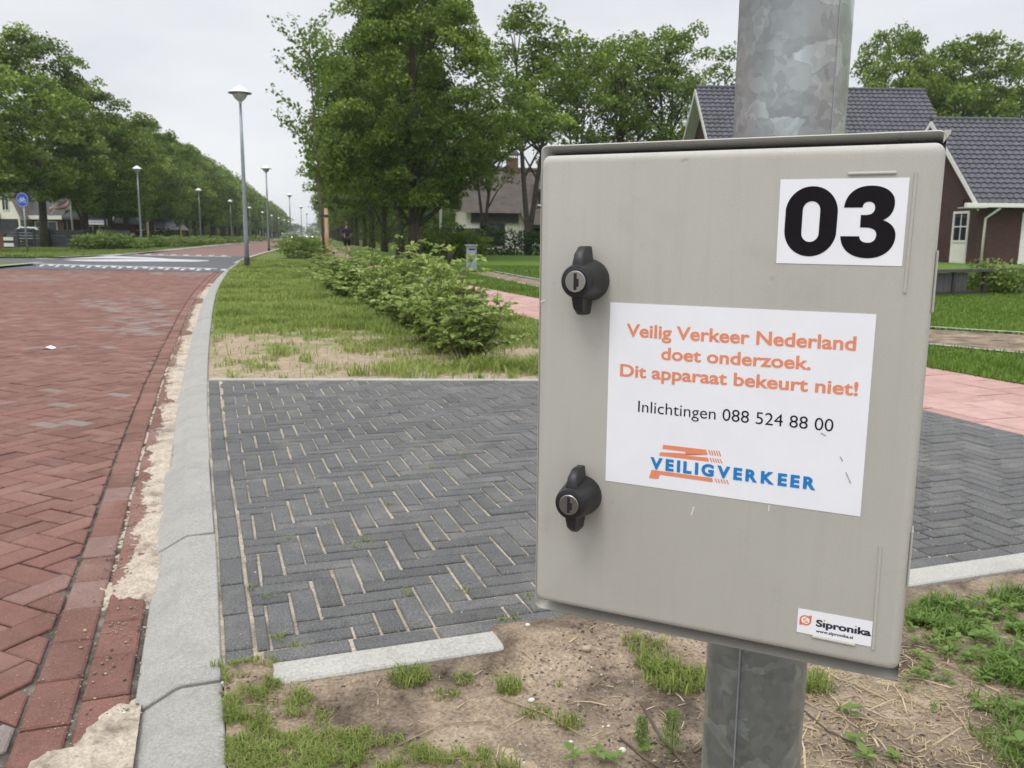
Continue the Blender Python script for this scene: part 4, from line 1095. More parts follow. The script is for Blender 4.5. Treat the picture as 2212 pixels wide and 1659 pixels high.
# the two rows of limes along the road
Ks = [TreeKind(40 + i, 4.6, 3.5, 13.2, 250, 150, 0.23, LIME, 'lime_far', 0.28, clr=(0.85, 0.42), n_limb=8, inner=0.42, lob=0.26) for i in range(3)]
KF = [TreeKind(60 + i, 4.9, 3.3, 13.2, 120, 60, 0.42, LIME, 'lime_far', 0.30, clr=(1.15, 0.7), n_limb=5) for i in range(2)]
rowd = np.array([-0.2181, 0.9759])
LG = 'lime trees in the row on the far side of the road'
for k in range(-1, 44):
    p = np.array([-31.5, 59.0]) + rowd * (9.0 * k + (-6.5 if k == -1 else 0)) + np.array([RT.uniform(-0.4, 0.4), RT.uniform(-0.6, 0.6)])
    if k == -1: lab = 'leafy lime tree cut by the left picture edge, before the cycle sign'
    elif k == 0: lab = 'broad lime tree with the thickest trunk, right behind the cycle sign'
    elif k < 12: lab = 'lime tree in the left roadside row, %s beyond the tree behind the cycle sign' % ORD[k - 1]
    else: lab = 'small distant lime tree merging into the far end of the left roadside row'
    hs_ = {-1: 0.86, 0: 1.08, 1: 0.95, 2: 0.86, 3: 0.88}.get(k, RT.uniform(0.92, 1.04))
    K = Ks[k % 3] if k < 9 else KF[k % 2]
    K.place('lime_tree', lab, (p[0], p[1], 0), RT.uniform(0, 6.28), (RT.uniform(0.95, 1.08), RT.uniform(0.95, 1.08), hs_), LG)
RG = 'lime trees in the row beside the cycle path'
KN = TreeKind(81, 4.5, 2.9, 13.8, 430, 250, 0.165, LIME, 'lime', 0.31, clr=(0.80, 0.36), n_limb=22, inner=0.42, lob=0.26)
def ivy(parent, seed, h=3.2, r=0.42, n=900, leaf=0.13):
    g = np.random.default_rng(seed); th = g.uniform(0, 2 * PI, n); z = h * g.random(n) ** 0.8
    rr = r * (1 - 0.25 * z / h) + g.normal(0, 0.07, n) + 0.10 * np.sin(3 * th + z * 2)
    V, Q = cards(np.stack([rr * np.cos(th), rr * np.sin(th), z], 1), leaf, g, 0.2)
    link_mesh('ivy', np_mesh('ivy', V, Q, np.clip(g.normal(0.45, 0.2, n), 0, 1)), MAT['lime'], parent)
for k in range(0, 40):
    p = np.array([-4.35, 38.5]) + rowd * 9.0 * k + (np.array([RT.uniform(-0.3, 0.3), RT.uniform(-0.5, 0.5)]) if k else 0)
    if k == 0: lab = 'big dark lime tree with bare trunk, nearest beside the cycle path'
    elif k < 8: lab = 'lime tree with ivy trunk beside the cycle path, %s behind the big nearest lime' % ORD[k - 1]
    else: lab = 'distant lime tree at the far end of the row beside the cycle path'
    K = KN if k == 0 else (Ks[k % 3] if k < 8 else KF[k % 2])
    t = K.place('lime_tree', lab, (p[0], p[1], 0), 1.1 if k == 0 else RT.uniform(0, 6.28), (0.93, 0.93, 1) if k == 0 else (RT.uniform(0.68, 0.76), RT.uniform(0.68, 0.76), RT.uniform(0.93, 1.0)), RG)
    if 0 < k < 8: ivy(t, 300 + k)
# tall loose trees behind the thatched house and the brick house
KO = [TreeKind(101, 4.5, 7.4, 15.0, 170, 60, 0.27, TALL, 'oak', 0.26, clr=(0.75, 0.5), lob=0.3, inner=0.2, n_limb=40, splits=2),
      TreeKind(102, 4.2, 5.6, 14.0, 150, 54, 0.27, TALL, 'oak', 0.20, clr=(0.7, 0.5), lob=0.3, inner=0.2, n_limb=40, splits=3),
      TreeKind(103, 5.6, 2.5, 13.5, 340, 74, 0.29, WIDE, 'oak', 0.28, clr=(0.85, 0.45), lob=0.3, inner=0.25, n_limb=45, splits=2),
      TreeKind(104, 3.0, 4.6, 9.2, 60, 50, 0.24, WIDE, 'oak', 0.22, clr=(0.7, 0.45), lob=0.3, inner=0.2, n_limb=26, splits=3)]
def tree_at(px, y, top, K, zt, lab, grp=None, rz=None, w=1.0, name='oak_tree'):
    x = D(px, 515, y)[0]; h = D(px, top, y)[2]
    return K.place(name, lab, (x, y, 0), RT.uniform(0, 6.28) if rz is None else rz, (w, w, h / zt), grp)
TG = 'tall loose trees behind the gardens'
tree_at(1141, 50, 8, KO[0], 15.3, 'tall loose tree with a dark trunk in front of the thatched house roof', TG, 0.4, 0.95)
tree_at(1046, 51, 225, KO[3], 9.4, 'short forked tree standing left of the thatched house chimney', TG, 1.0, 0.72)
tree_at(1250, 58, 75, KO[1], 14.3, 'thin tall tree rising above the left part of the cabinet top', TG, 2.2, 0.85)
tree_at(1352, 56, 62, KO[1], 14.3, 'thin tall tree rising above the middle of the cabinet top', TG, 3.0, 0.95)
tree_at(1440, 59, 45, KO[0], 15.3, 'tall loose tree just left of the brick house gable', TG, 4.0, 0.95)
tree_at(1905, 66, 46, KO[2], 13.8, 'tall loose oak above the roof just right of the steel pole', TG, 0.3, 0.80)
tree_at(2075, 66, 66, KO[2], 13.8, 'broad oak above the roof at the middle of the right picture side', TG, 2.6, 1.05)
tree_at(2235, 70, 105, KO[2], 13.8, 'broad oak at the right picture edge above the garage roof', TG, 4.4, 1.1)
tree_at(1985, 74, 150, KO[2], 13.8, 'lower oak filling the gap behind the two roofs', TG, 5.2, 1.0)
# a bare pale tree far away, left of the pole
def bare_tree(loc, h, lab):
    r = thing('bare_tree', lab, 'tree', loc); g = random.Random(12); mb = MB()
    def grow(p, d, l, rad, depth):
        q = p + d * l; mb.tube([p, p.lerp(q, 0.5) + Vector((g.gauss(0, 0.04), g.gauss(0, 0.04), 0)) * l, q], [rad, rad * 0.85, rad * 0.62], 5, cap=False)
        if depth == 0: return
        for k in range(3 if depth > 2 else 4):
            nd = (d + Vector((g.gauss(0, 0.42), g.gauss(0, 0.42), g.gauss(0.08, 0.22)))).normalized()
            grow(p.lerp(q, g.uniform(0.55, 1.0)), nd, l * g.uniform(0.55, 0.8), rad * 0.55, depth - 1)
    grow(Vector((0, 0, 0)), Vector((0, 0, 1)), h * 0.42, 0.22, 5)
    mb.build('trunk', plain('pale_bark', (0.80, 0.79, 0.80), 0.9), r)
bare_tree((D(1556, 515, 85)[0], 85, 0), 18.5, 'pale leafless tree just left of the steel pole, behind the roof')
# woods closing the view behind both rows and the gardens
WG = 'garden trees closing the view behind the houses'
KG = [TreeKind(70 + i, 4.2, 0.5, 11.0, 130, 60, 0.42, LIME, 'lime_far', 0.2, clr=(1.15, 0.75), n_limb=4) for i in range(2)]
wood = [(-66, 112), (-76, 118), (-60, 122), (-86, 112), (-96, 128), (-70, 132), (-110, 140), (-80, 150), (-64, 140)]
for k in range(26):
    s_ = 62 + 13.5 * k; p = np.array([-31.5, 59.0]) + rowd * s_ + np.array([-13 - 4 * (k % 2), 0]); wood.append((p[0], p[1]))
wood += [(-7, 101), (-11, 112), (20, 97), (26, 99), (33, 95), (40, 98), (48, 94)]
for k in range(24):
    s_ = 75 + 13.5 * k; p = np.array([-4.35, 38.5]) + rowd * s_ + np.array([9 + 4 * (k % 2), 0]); wood.append((p[0], p[1]))
for k, (x, y) in enumerate(wood):
    KG[k % 2].place('garden_tree', 'dark garden tree in the mass behind the left lime row' if x < -0.21 * (y - 10) - 12 else 'dark garden tree in the mass behind the cycle path limes', (x, y, 0), RT.uniform(0, 6.28),
                    (1.15, 1.15, RT.uniform(0.75, 1.0)), WG + (' on the left' if x < -0.21 * (y - 10) - 12 else ' on the right'))
for k in range(14):
    KG[k % 2].place('far_tree', 'tiny tree on the horizon where the road ends', (-175 + 13 * k, 640 + 9 * (k % 3), 0), RT.uniform(0, 6.28), (2.0, 2.0, RT.uniform(0.9, 1.3)), 'trees on the horizon')
# the young staked tree
st = thing('young_tree', 'slender young tree tied to a round wooden stake', 'tree', (-7.0, 32.3, 0))
g = np.random.default_rng(5); mb = MB()
tz = [(0, 0, 0), (-0.10, 0, 2.2), (-0.16, 0.02, 3.8), (-0.26, 0.0, 5.6), (-0.36, 0.05, 7.2), (-0.30, 0, 8.6)]
mb.tube(tz, [0.05, 0.045, 0.038, 0.03, 0.018, 0.006], 8)
C = []
for k in range(40):
    z = g.uniform(2.9, 8.3) if k > 6 else g.uniform(3.0, 4.4)
    bx_ = np.interp(z, [p[2] for p in tz], [p[0] for p in tz]); a = g.uniform(0, 6.28); L = (0.5 + 1.15 * math.sin(PI * np.clip((z - 2.2) / 6.9, 0, 1))) * g.uniform(0.5, 1.1)
    tip = np.array([bx_ + math.cos(a) * L, math.sin(a) * L, z + L * 0.75])
    mb.tube([(bx_, 0, z), (bx_ + math.cos(a) * L * 0.6, math.sin(a) * L * 0.6, z + L * 0.35), tuple(tip)], [0.014, 0.009, 0.004], 5)
    m = int(15 + 27 * L); tt = g.uniform(0.25, 1.05, m)[:, None]
    base = np.array([bx_, 0, z]); P_ = base + (tip - base) * tt; P_[:, 2] -= 0.12 * np.sin(tt[:, 0] * 3)
    C.append(P_ + g.normal(0, 0.11, (m, 3)))
C = np.concatenate(C); V, Q = cards(C, 0.15, g, 0.2, 0.75)
mb.build('trunk', MAT['twig'], st, True)
link_mesh('crown', np_mesh('crown', V, Q, np.clip(g.normal(0.45, 0.22, len(Q)), 0, 1)), MAT['young'], st)
mb = MB(); mb.tube([(0.13, -0.04, -0.1), (0.10, -0.04, 1.98)], [0.075, 0.07], 14); mb.tube([(0.10, -0.04, 1.98), (0.10, -0.04, 1.995)], [0.07, 0.06], 14)
stake = mb.build('tree_stake', MAT['stake'], None, True); stake.location = (-7.0, 32.3, 0); tag(stake, 'thick round wooden stake holding the slender young tree', 'stake')
mb = MB(); mb.lathe([(0.078, 1.66), (0.082, 1.67), (0.082, 1.75), (0.078, 1.76)], 14, (0.10, -0.04)); mb.box(-0.13, 0.03, -0.07, -0.01, 1.68, 1.74)
mb.build('rubber_tie', MAT['charcoal'], st)
# far young trees with stakes across the road
def small_young(loc, h, lab):
    r = thing('young_tree', lab, 'tree', loc, RT.uniform(0, 6), 'young trees across the road'); g = np.random.default_rng(int(h * 10)); n = 420
    zz = g.uniform(0.3, 1, n); rr = 0.75 * np.sin(PI * (zz - 0.2) / 0.95) ** 0.7 * g.random(n) ** 0.5; a = g.uniform(0, 6.28, n)
    V, Q = cards(np.stack([rr * np.cos(a), rr * np.sin(a), zz * h], 1), 0.3, g, 0.3)
    link_mesh('crown', np_mesh('crown', V, Q, np.clip(g.normal(0.3, 0.2, n), 0, 1)), MAT['young'], r)
    mb = MB(); mb.tube([(0, 0, 0), (0, 0, h * 0.8)], [0.06, 0.02], 6); mb.build('trunk', MAT['bark'], r)
    mb = MB(); mb.tube([(0.2, -0.1, 0), (0.2, -0.1, 1.9)], 0.09, 8); s_ = mb.build('tree_stake', MAT['stake']); s_.location = loc; tag(s_, 'pale stake at the young tree ' + lab.split(',')[1].strip(), 'stake', 'stakes of the young trees across the road')
small_young((-28.4, 67.5, 0), 6.4, 'light green young tree in front of the limes, right of the nearest left lamp')
small_young((-34.8, 91, 0), 6.0, 'light green young tree in front of the limes, right of the second left lamp')
#@@END_TREES
# ------------------------------------------------------------------ street lamps
def make_lamp():
    r = thing('street_lamp', 'tmp', 'street lamp')
    mb = MB(); mb.tube([(0, 0, -0.1), (0, 0, 0.9), (0, 0, 3.4), (0, 0, 4.92)], [0.072, 0.070, 0.052, 0.038], 16); mb.build('post', MAT['lamp_pole'], r, True)
    mb = MB(); mb.lathe([(0.080, -0.05), (0.085, 0.0), (0.085, 0.30), (0.074, 0.33)], 16); mb.build('base_collar', MAT['charcoal'], r, True)
    mb = MB(); mb.lathe([(0.040, 4.90), (0.048, 4.93), (0.05, 4.97), (0.10, 5.01), (0.17, 5.08), (0.215, 5.16), (0.225, 5.215)], 24); mb.build('glass_bowl', MAT['lamp_glass'], r, True)
    mb = MB(); mb.lathe([(0.23, 5.214), (0.345, 5.212), (0.350, 5.222)], 32); rim = mb.build('shade_rim', MAT['lamp_under'], r, True)
    mb = MB(); mb.lathe([(0.352, 5.222), (0.352, 5.232), (0.27, 5.262), (0.20, 5.33), (0.13, 5.39), (0.05, 5.415), (0.035, 5.45), (0.0, 5.46)], 32); sh_ = mb.build('shade', MAT['lamp_shade'], r, True)
    return r
LAMP = make_lamp(); used = [False]
def put_lamp(x, y, lab, grp, tilt=0.0):
    o_ = LAMP if not used[0] else copy_tree(LAMP)
    used[0] = True
    o_.location = (x, y, 0); o_['label'] = lab; o_['group'] = grp; o_.rotation_euler = (0, tilt, RT.uniform(0, 6.28) if tilt == 0 else 0)
    return o_
put_lamp(-8.30, 27.1, 'tallest street lamp with grey post, on the kerb right of the speed table', 'street lamps along the right kerb')
for (px, y), lab in zip(((580, 57), (628, 94), (652, 133), (664, 172)), ('second street lamp along the right kerb, in front of the left tree row', 'third street lamp along the right kerb, pale against the sky', 'far thin street lamp along the right kerb, left of the white car', 'farthest thin street lamp along the right kerb, beside the white car')):
    put_lamp(D(px, 508, y)[0], y, lab, 'street lamps along the right kerb')
for k in range(10):
    p = np.array([-24.9, 58.4]) + np.array([-5.75, 27.2]) * k
    lab = ('white topped street lamp along the left kerb, %s from the near end' % ORD[k]) if k < 6 else 'tiny white topped street lamp in the distant part of the left kerb row'
    put_lamp(p[0], p[1], lab, 'white topped street lamps along the left kerb')
# ------------------------------------------------------------------ cycle sign
cs = thing('traffic_sign', 'round blue cycle path sign on a grey post in the left verge', 'sign', (-23.3, 41.7, 0), R_(-12))
mb = MB(); mb.tube([(0, 0.03, -0.1), (0, 0.03, 2.75)], 0.045, 12); mb.build('post', MAT['lamp_pole'], cs, True)
def disc(mb, cx, cz, r, y0, y1, n=40):
    vs = [(cx + r * math.cos(2 * PI * k / n), y, cz + r * math.sin(2 * PI * k / n)) for y in (y0, y1) for k in range(n)]
    mb.add(vs, [tuple(range(n)), tuple(range(n, 2 * n))[::-1]] + [(k, (k + 1) % n, n + (k + 1) % n, n + k) for k in range(n)])
mb = MB(); disc(mb, 0, 2.55, 0.335, -0.035, -0.015); pl_ = mb.build('sign_plate', MAT['sign_blue'], cs)
mb = MB()
def sring(cx, cz, r0, r1, y=-0.038, n=28, w=None):
    vs = [(cx + r_ * math.cos(2 * PI * k / n), y, cz + r_ * math.sin(2 * PI * k / n)) for r_ in (r0, r1) for k in range(n)]
    mb.add(vs, [(k, (k + 1) % n, n + (k + 1) % n, n + k) for k in range(n)])
sring(-0.125, 2.50, 0.085, 0.066); sring(0.125, 2.50, 0.085, 0.066); sring(0, 2.55, 0.327, 0.315)
for a, b_ in (((-0.125, 2.5), (-0.05, 2.61)), ((-0.05, 2.61), (0.08, 2.61)), ((-0.05, 2.61), (0.01, 2.49)), ((0.01, 2.49), (0.08, 2.61)), ((0.125, 2.5), (0.065, 2.67)), ((0.065, 2.67), (0.11, 2.68)), ((0.01, 2.49), (-0.125, 2.5)), ((-0.05, 2.61), (-0.065, 2.65)), ((-0.10, 2.655), (-0.03, 2.655))):
    mb.bar((a[0], -0.038, a[1]), (b_[0], -0.038, b_[1]), 0.018, 0.002, upv=(0, 1, 0))
mb.build('bicycle_symbol', MAT['white'], cs)
# ------------------------------------------------------------------ flag and pole
fx, fy = D(157, 500, 66)[0], 66
fpz = D(157, 425, fy)[2]
fp_ = thing('flagpole', 'white flagpole behind the grey fence, right of the thick tree', 'flagpole', (fx, fy, 0))
mb = MB(); mb.tube([(0, 0, 0), (0, 0, 1.1)], 0.085, 10); mb.build('foot', MAT['charcoal'], fp_, True)
mb = MB(); mb.tube([(0, 0, 1.1), (0, 0, fpz)], [0.075, 0.055], 10); mb.build('mast', MAT['white'], fp_, True)
nx_, nz_ = 18, 8; L, Hh = 1.75, 0.75; V = []; Q = []; mi = []
for i in range(nx_ + 1):
    for j in range(nz_ + 1):
        s_ = i / nx_; V.append((-L * s_ * 0.92, 0.16 * math.sin(s_ * 8) + 0.05 * math.sin(j), -Hh * (j / nz_) - 0.55 * s_ + 0.12 * math.sin(s_ * 6.5 + j * 0.5)))
for i in range(nx_):
    for j in range(nz_):
        a = i * (nz_ + 1) + j; Q.append((a, a + 1, a + nz_ + 2, a + nz_ + 1)); mi.append(1 if (j in (2, 5) or (i < 4 and j == 0)) else 0)
me = np_mesh('flag', V, Q); o_ = link_mesh('flag', me, [MAT['flag'], MAT['flag_red']]); me.polygons.foreach_set('material_index', mi)
o_.location = (fx - 0.05, fy - 0.05, fpz - 0.05); tag(o_, 'white flag with red stripes flying beside the thick lime trunk', 'flag')
sm_ = o_.modifiers.new('thickness', 'SOLIDIFY'); sm_.thickness = 0.004
# white mast beside the thatched house
mx = D(952, 500, 52)[0]
mb = MB(); mb.tube([(0, 0, 0), (0, 0, D(952, 394, 52)[2])], [0.09, 0.07], 10); o_ = mb.build('mast', MAT['white'], None, True); o_.location = (mx, 52, 0)
tag(o_, 'plain white mast standing between the limes and the thatched house', 'mast')
# ------------------------------------------------------------------ letterbox and bollard
lb = thing('letterbox', 'grey metal pillar letterbox on the lawn beyond the bushes', 'letterbox', (-1.22, 25.4, 0), R_(14))
mb = MB(); mb.box(-0.135, 0.135, -0.12, 0.12, 0.02, 0.74); mb.build('body', MAT['grey_metal'], lb, bevel=0.008)
mb = MB(); mb.box(-0.17, 0.17, -0.155, 0.155, 0.74, 0.775); mb.build('cap', MAT['grey_metal'], lb, bevel=0.006)
mb = MB(); mb.box(-0.2, 0.2, -0.18, 0.18, -0.02, 0.02); mb.build('foot_plate', MAT['slab'], lb)
mb = MB(); mb.box(-0.10, 0.10, -0.124, -0.119, 0.62, 0.665); mb.build('mail_slot', MAT['slot'], lb)
mb = MB(); mb.box(-0.11, 0.11, -0.126, -0.119, 0.16, 0.56); mb.build('door', MAT['grey_metal'], lb, bevel=0.003)
bo = thing('bollard', 'short dark bollard with a yellow top left of the letterbox', 'bollard', (D(972, 575, 28.5)[0], 28.5, 0))
mb = MB(); mb.lathe([(0.085, 0), (0.08, 0.52), (0.07, 0.55)], 14); mb.build('post', MAT['charcoal'], bo, True)
mb = MB(); mb.lathe([(0.083, 0.53), (0.083, 0.60), (0.07, 0.66), (0.0, 0.68)], 14); mb.build('cap', MAT['yellow'], bo, True)
# ------------------------------------------------------------------ brick house on the right
HX, HY = 20.6, 38.8
hs_ = thing('brick_house', 'dark brick house with grey tiled roofs and white garage door', 'house', (HX, HY, 0), R_(2.0))
def tiled(mb, x0, x1, ye, ze, yr, zr, tw=0.30, th=0.345, flip=1):
    """tiled slope from eave (ye, ze) to ridge (yr, zr) between x0 and x1"""
    L = math.hypot(yr - ye, zr - ze); rows = int(round(L / th)); cols = int(round((x1 - x0) / tw)); dy, dz = (yr - ye) / L, (zr - ze) / L
    ny, nz = -dz * (1 if yr > ye else -1), abs(dy)
    sub = 6; prof = [0.0, 0.028, 0.05, 0.052, 0.034, 0.008]
    g = random.Random(int(x0 * 10) + rows)
    for r in range(rows):
        a, b_ = r * L / rows, (r + 1) * L / rows + 0.05
        vs = []
        for c in range(cols * sub + 1):
            x = x0 + (x1 - x0) * c / (cols * sub); w_ = prof[c % sub]
            for q, lift in ((a, 0.012), (a, 0.068), (b_, 0.012)):
                h = w_ + lift if not (q == a and lift == 0.012) else w_
                vs.append((x, ye + dy * q + ny * h, ze + dz * q + nz * h))
        n = cols * sub
        for c in range(n):
            f = [(3 * c, 3 * c + 3, 3 * c + 4, 3 * c + 1), (3 * c + 1, 3 * c + 4, 3 * c + 5, 3 * c + 2)]
            if c == 0: b0 = len(mb.v); mb.v.extend(vs); tt = 0
            if c % sub == 0: tt = g.random()
            for q in f:
                mb.f.append([b0 + i for i in q]); mb.t.append(tt); mb.mi.append(0)
def ridge(mb, x0, x1, y, z):
    x = x0; 
    while x < x1 - 0.05:
        e = min(x + 0.42, x1); mb.tube([(x, y, z), (e + 0.02, y, z - 0.012)], [0.125, 0.11], 10); x += 0.40
# garage wing: x 0..12, y 0..8.6
GW, GD, GZ, GR = 12.0, 8.6, 2.62, 6.75
mb = MB(); mb.add([(0, 0, 0), (GW, 0, 0), (GW, 0, GZ), (0, 0, GZ), (0, GD, 0), (GW, GD, 0), (GW, GD, GZ), (0, GD, GZ), (0, GD / 2, GR - 0.1), (GW, GD / 2, GR - 0.1)],
                  [(0, 1, 2, 3), (5, 4, 7, 6), (4, 0, 3, 8, 7), (1, 5, 6, 9, 2)])
mb.build('wall', MAT['brown_brick'], hs_)
mb = MB(); tiled(mb, -0.35, GW + 0.3, -0.45, GZ - 0.02, GD / 2, GR + 0.02); tiled(mb, -0.35, GW + 0.3, GD + 0.45, GZ - 0.02, GD / 2, GR + 0.02); ridge(mb, -0.38, GW + 0.3, GD / 2, GR + 0.06)
rf = mb.build('roof', MAT['tile'], hs_); rf['label'] = 'lower grey tiled garage roof'
mb = MB()
for ys_, sg_ in ((-0.45, 1), (GD + 0.45, -1)):
    mb.bar((-0.33, ys_, GZ - 0.16), (-0.33, GD / 2, GR - 0.14), 0.05, 0.24, upv=(1, 0, 0)) if False else mb.add(
        [(-0.37, ys_, GZ - 0.30), (-0.37, ys_, GZ - 0.04), (-0.37, GD / 2, GR - 0.01), (-0.37, GD / 2, GR - 0.30), (-0.31, ys_, GZ - 0.30), (-0.31, ys_, GZ - 0.04), (-0.31, GD / 2, GR - 0.01), (-0.31, GD / 2, GR - 0.30)],
        [(0, 1, 2, 3), (7, 6, 5, 4), (0, 4, 5, 1), (1, 5, 6, 2), (2, 6, 7, 3), (3, 7, 4, 0)])
vb = mb.build('verge_board', MAT['white'], hs_)
mb = MB(); mb.box(-0.95, GW + 0.3, -0.62, -0.40, GZ - 0.16, GZ + 0.02); mb.box(-0.95, 0.0, -0.62, 0.15, GZ - 0.19, GZ - 0.16); mb.build('gutter', MAT['white'], hs_, bevel=0.015)
mb = MB(); mb.tube([(0.62, -0.50, GZ - 0.18), (0.24, -0.10, GZ - 0.62), (0.22, -0.10, 0.0)], 0.055, 10); mb.build('downpipe', MAT['white'], hs_, True)
gd = MB(); gd.box(1.95, 4.6, -0.03, 0.06, 0.0, 2.28); gdo = gd.build('garage_door', MAT['white'], hs_)
for k in range(5):
    m2 = MB(); m2.box(1.95, 4.6, -0.034, -0.029, 0.38 + 0.38 * k, 0.388 + 0.38 * k); m2.build('panel_groove', plain('groove_grey', (0.42, 0.42, 0.42), 0.6), gdo)
m2 = MB(); m2.box(2.24, 2.32, -0.06, -0.03, 0.88, 1.03); m2.build('handle', MAT['black'], gdo)
# side door in the gable wall (x = 0)
dr = MB(); y0, y1 = 0.75, 2.05
dr.box(-0.06, 0.02, y0, y0 + 0.09, 0, 2.35); dr.box(-0.06, 0.02, y1 - 0.09, y1, 0, 2.35); dr.box(-0.06, 0.02, y0 + 0.09, y1 - 0.09, 2.24, 2.35); dr.box(-0.04, 0.02, y0 + 0.09, y1 - 0.09, 0.0, 0.14); dr.box(-0.045, 0.02, y0 + 0.09, y1 - 0.09, 0.94, 1.04)
dro = dr.build('side_door', MAT['white'], hs_)
m2 = MB(); m2.box(-0.02, 0.01, y0 + 0.09, y1 - 0.09, 0.14, 0.94); m2.build('lower_panel', MAT['cream'], dro)
m2 = MB(); m2.box(-0.012, 0.01, y0 + 0.09, y1 - 0.09, 1.04, 2.24); m2.build('pane', MAT['glass'], dro)
m2 = MB(); m2.box(-0.03, -0.012, (y0 + y1) / 2 - 0.025, (y0 + y1) / 2 + 0.025, 1.04, 2.24); m2.box(-0.031, -0.012, y0 + 0.09, y1 - 0.09, 1.63, 1.68); m2.build('glazing_bar', MAT['white'], dro)
m2 = MB(); m2.box(-0.16, -0.02, 1.05, 1.16, 2.52, 2.72); m2.tube([(-0.10, 1.1, 2.66), (-0.16, 1.1, 2.80), (-0.05, 1.1, 2.86)], 0.03, 6); m2.build('wall_lamp', MAT['black'], hs_)
# main house behind: ridge along x
MX0, MX1, MY, MR, ME, MYE = -10.25, 2.6, 11.1, 9.2, 3.7, 5.4
run = MY - MYE
mb = MB(); mb.add([(MX0 + 0.6, MYE + 0.5, 0), (MX1 - 0.4, MYE + 0.5, 0), (MX1 - 0.4, MYE + 0.5, ME), (MX0 + 0.6, MYE + 0.5, ME), (MX0 + 0.6, MY + run - 0.5, 0), (MX1 - 0.4, MY + run - 0.5, 0), (MX1 - 0.4, MY + run - 0.5, ME), (MX0 + 0.6, MY + run - 0.5, ME), (MX0 + 0.6, MY, MR - 0.3), (MX1 - 0.4, MY, MR - 0.3)],
                  [(0, 1, 2, 3), (5, 4, 7, 6), (4, 0, 3, 8, 7), (1, 5, 6, 9, 2)])
mw = mb.build('wall', MAT['brown_brick'], hs_)
for x in (-8.2, -5.4, -2.6):
    m2 = MB(); m2.box(x - 0.75, x + 0.75, MYE + 0.44, MYE + 0.52, 0.9, 2.3); w_ = m2.build('window', MAT['white'], hs_)
    m2 = MB(); m2.box(x - 0.66, x + 0.66, MYE + 0.43, MYE + 0.45, 0.99, 2.21); m2.build('pane', MAT['glass'], w_)
mb = MB(); tiled(mb, MX0, MX1, MYE, ME - 0.1, MY, MR); tiled(mb, MX0, MX1, MY + run, ME - 0.1, MY, MR); ridge(mb, MX0 - 0.02, MX1, MY, MR + 0.05)
rf = mb.build('roof', MAT['tile'], hs_); rf['label'] = 'higher grey tiled main roof'
mb = MB()
for yy in (MYE, MY + run):
    vs = [(MX0 - 0.03, yy, ME - 0.44), (MX0 - 0.03, yy, ME - 0.13), (MX0 - 0.03, MY, MR - 0.03), (MX0 - 0.03, MY, MR - 0.36)]
    vs += [(x + 0.07, y, z) for x, y, z in vs]
    mb.add(vs, [(0, 1, 2, 3), (7, 6, 5, 4), (0, 4, 5, 1), (1, 5, 6, 2), (2, 6, 7, 3), (3, 7, 4, 0)])
    vs = [(MX0 + 0.04, yy, ME - 0.40), (MX0 + 0.6, yy, ME - 0.40), (MX0 + 0.6, MY, MR - 0.32), (MX0 + 0.04, MY, MR - 0.32)]     # boarded soffit
    mb.add(vs + [(x, y, z + 0.05) for x, y, z in vs], [(0, 1, 2, 3), (7, 6, 5, 4), (0, 4, 5, 1), (1, 5, 6, 2), (2, 6, 7, 3), (3, 7, 4, 0)])
mb.build('verge_board', MAT['white'], hs_)
for o_ in hs_.children:
    bm = bmesh.new(); bm.from_mesh(o_.data)
    if 'wall' in o_.name: bmesh.ops.recalc_face_normals(bm, faces=bm.faces); bm.to_mesh(o_.data)
    bm.free()
# ------------------------------------------------------------------ low dark fence with a shrub in front of the house
fa, fb = Vector((G(1985, 641)[0], G(1985, 641)[1], 0)), Vector((11.6, 17.9, 0))
fc = thing('garden_fence', 'low dark timber fence with a wide top rail before the brick house', 'fence', fa, math.atan2((fb - fa).y, (fb - fa).x)); fl = (fb - fa).length
mb = MB(); mb.box(-0.1, fl, -0.05, 0.07, 0.43, 0.49); mb.build('top_rail', MAT['timber_grey'], fc, bevel=0.005)
mb = MB(); mb.box(-0.1, fl, 0.0, 0.04, 0.02, 0.07); mb.build('bottom_rail', MAT['timber_dark'], fc)
x = 0.0
while x < fl:
    mb = MB(); mb.box(x - 0.035, x + 0.035, -0.03, 0.045, -0.05, 0.43); mb.build('post', MAT['timber_dark'], fc); x += 0.92
for x0, x1 in ((0.0, 1.28), (3.05, fl)):
    xx = x0
    while xx < x1:
        mb = MB(); mb.box(xx, xx + 0.125, 0.005, 0.025, 0.07, 0.42); mb.build('board', MAT['timber_grey'], fc); xx += 0.135
# ------------------------------------------------------------------ thatched house in the middle
th = thing('thatched_house', 'white and black house under a big grey thatched roof with brick chimney', 'house', (-3.85, 72.0, 0), R_(10.5))
mb = MB(); mb.box(0, 14, 0, 8, 0, 3.2); w0 = mb.build('wall', MAT['cream'], th); w0.data.materials[0] = MAT['white']
mb = MB(); mb.add([(0.02, 0.4, 2.9), (0.02, 7.6, 2.9), (0.02, 6.2, 4.7), (0.02, 1.8, 4.7), (0.3, 0.4, 2.9), (0.3, 7.6, 2.9), (0.3, 6.2, 4.7), (0.3, 1.8, 4.7)], [(0, 3, 2, 1), (4, 5, 6, 7), (0, 4, 7, 3), (1, 2, 6, 5), (3, 7, 6, 2), (0, 1, 5, 4)]); mb.build('gable_boarding', MAT['timber_dark'], th)
mb = MB()
ov = 0.55
mb.slab([(-0.5, -ov, 2.95), (4.4, -ov, 2.95), (14.4, -ov, 2.95), (14.4, 4, 6.75), (2.3, 4, 6.75), (-0.5, 1.5, 4.65)], 0.32)
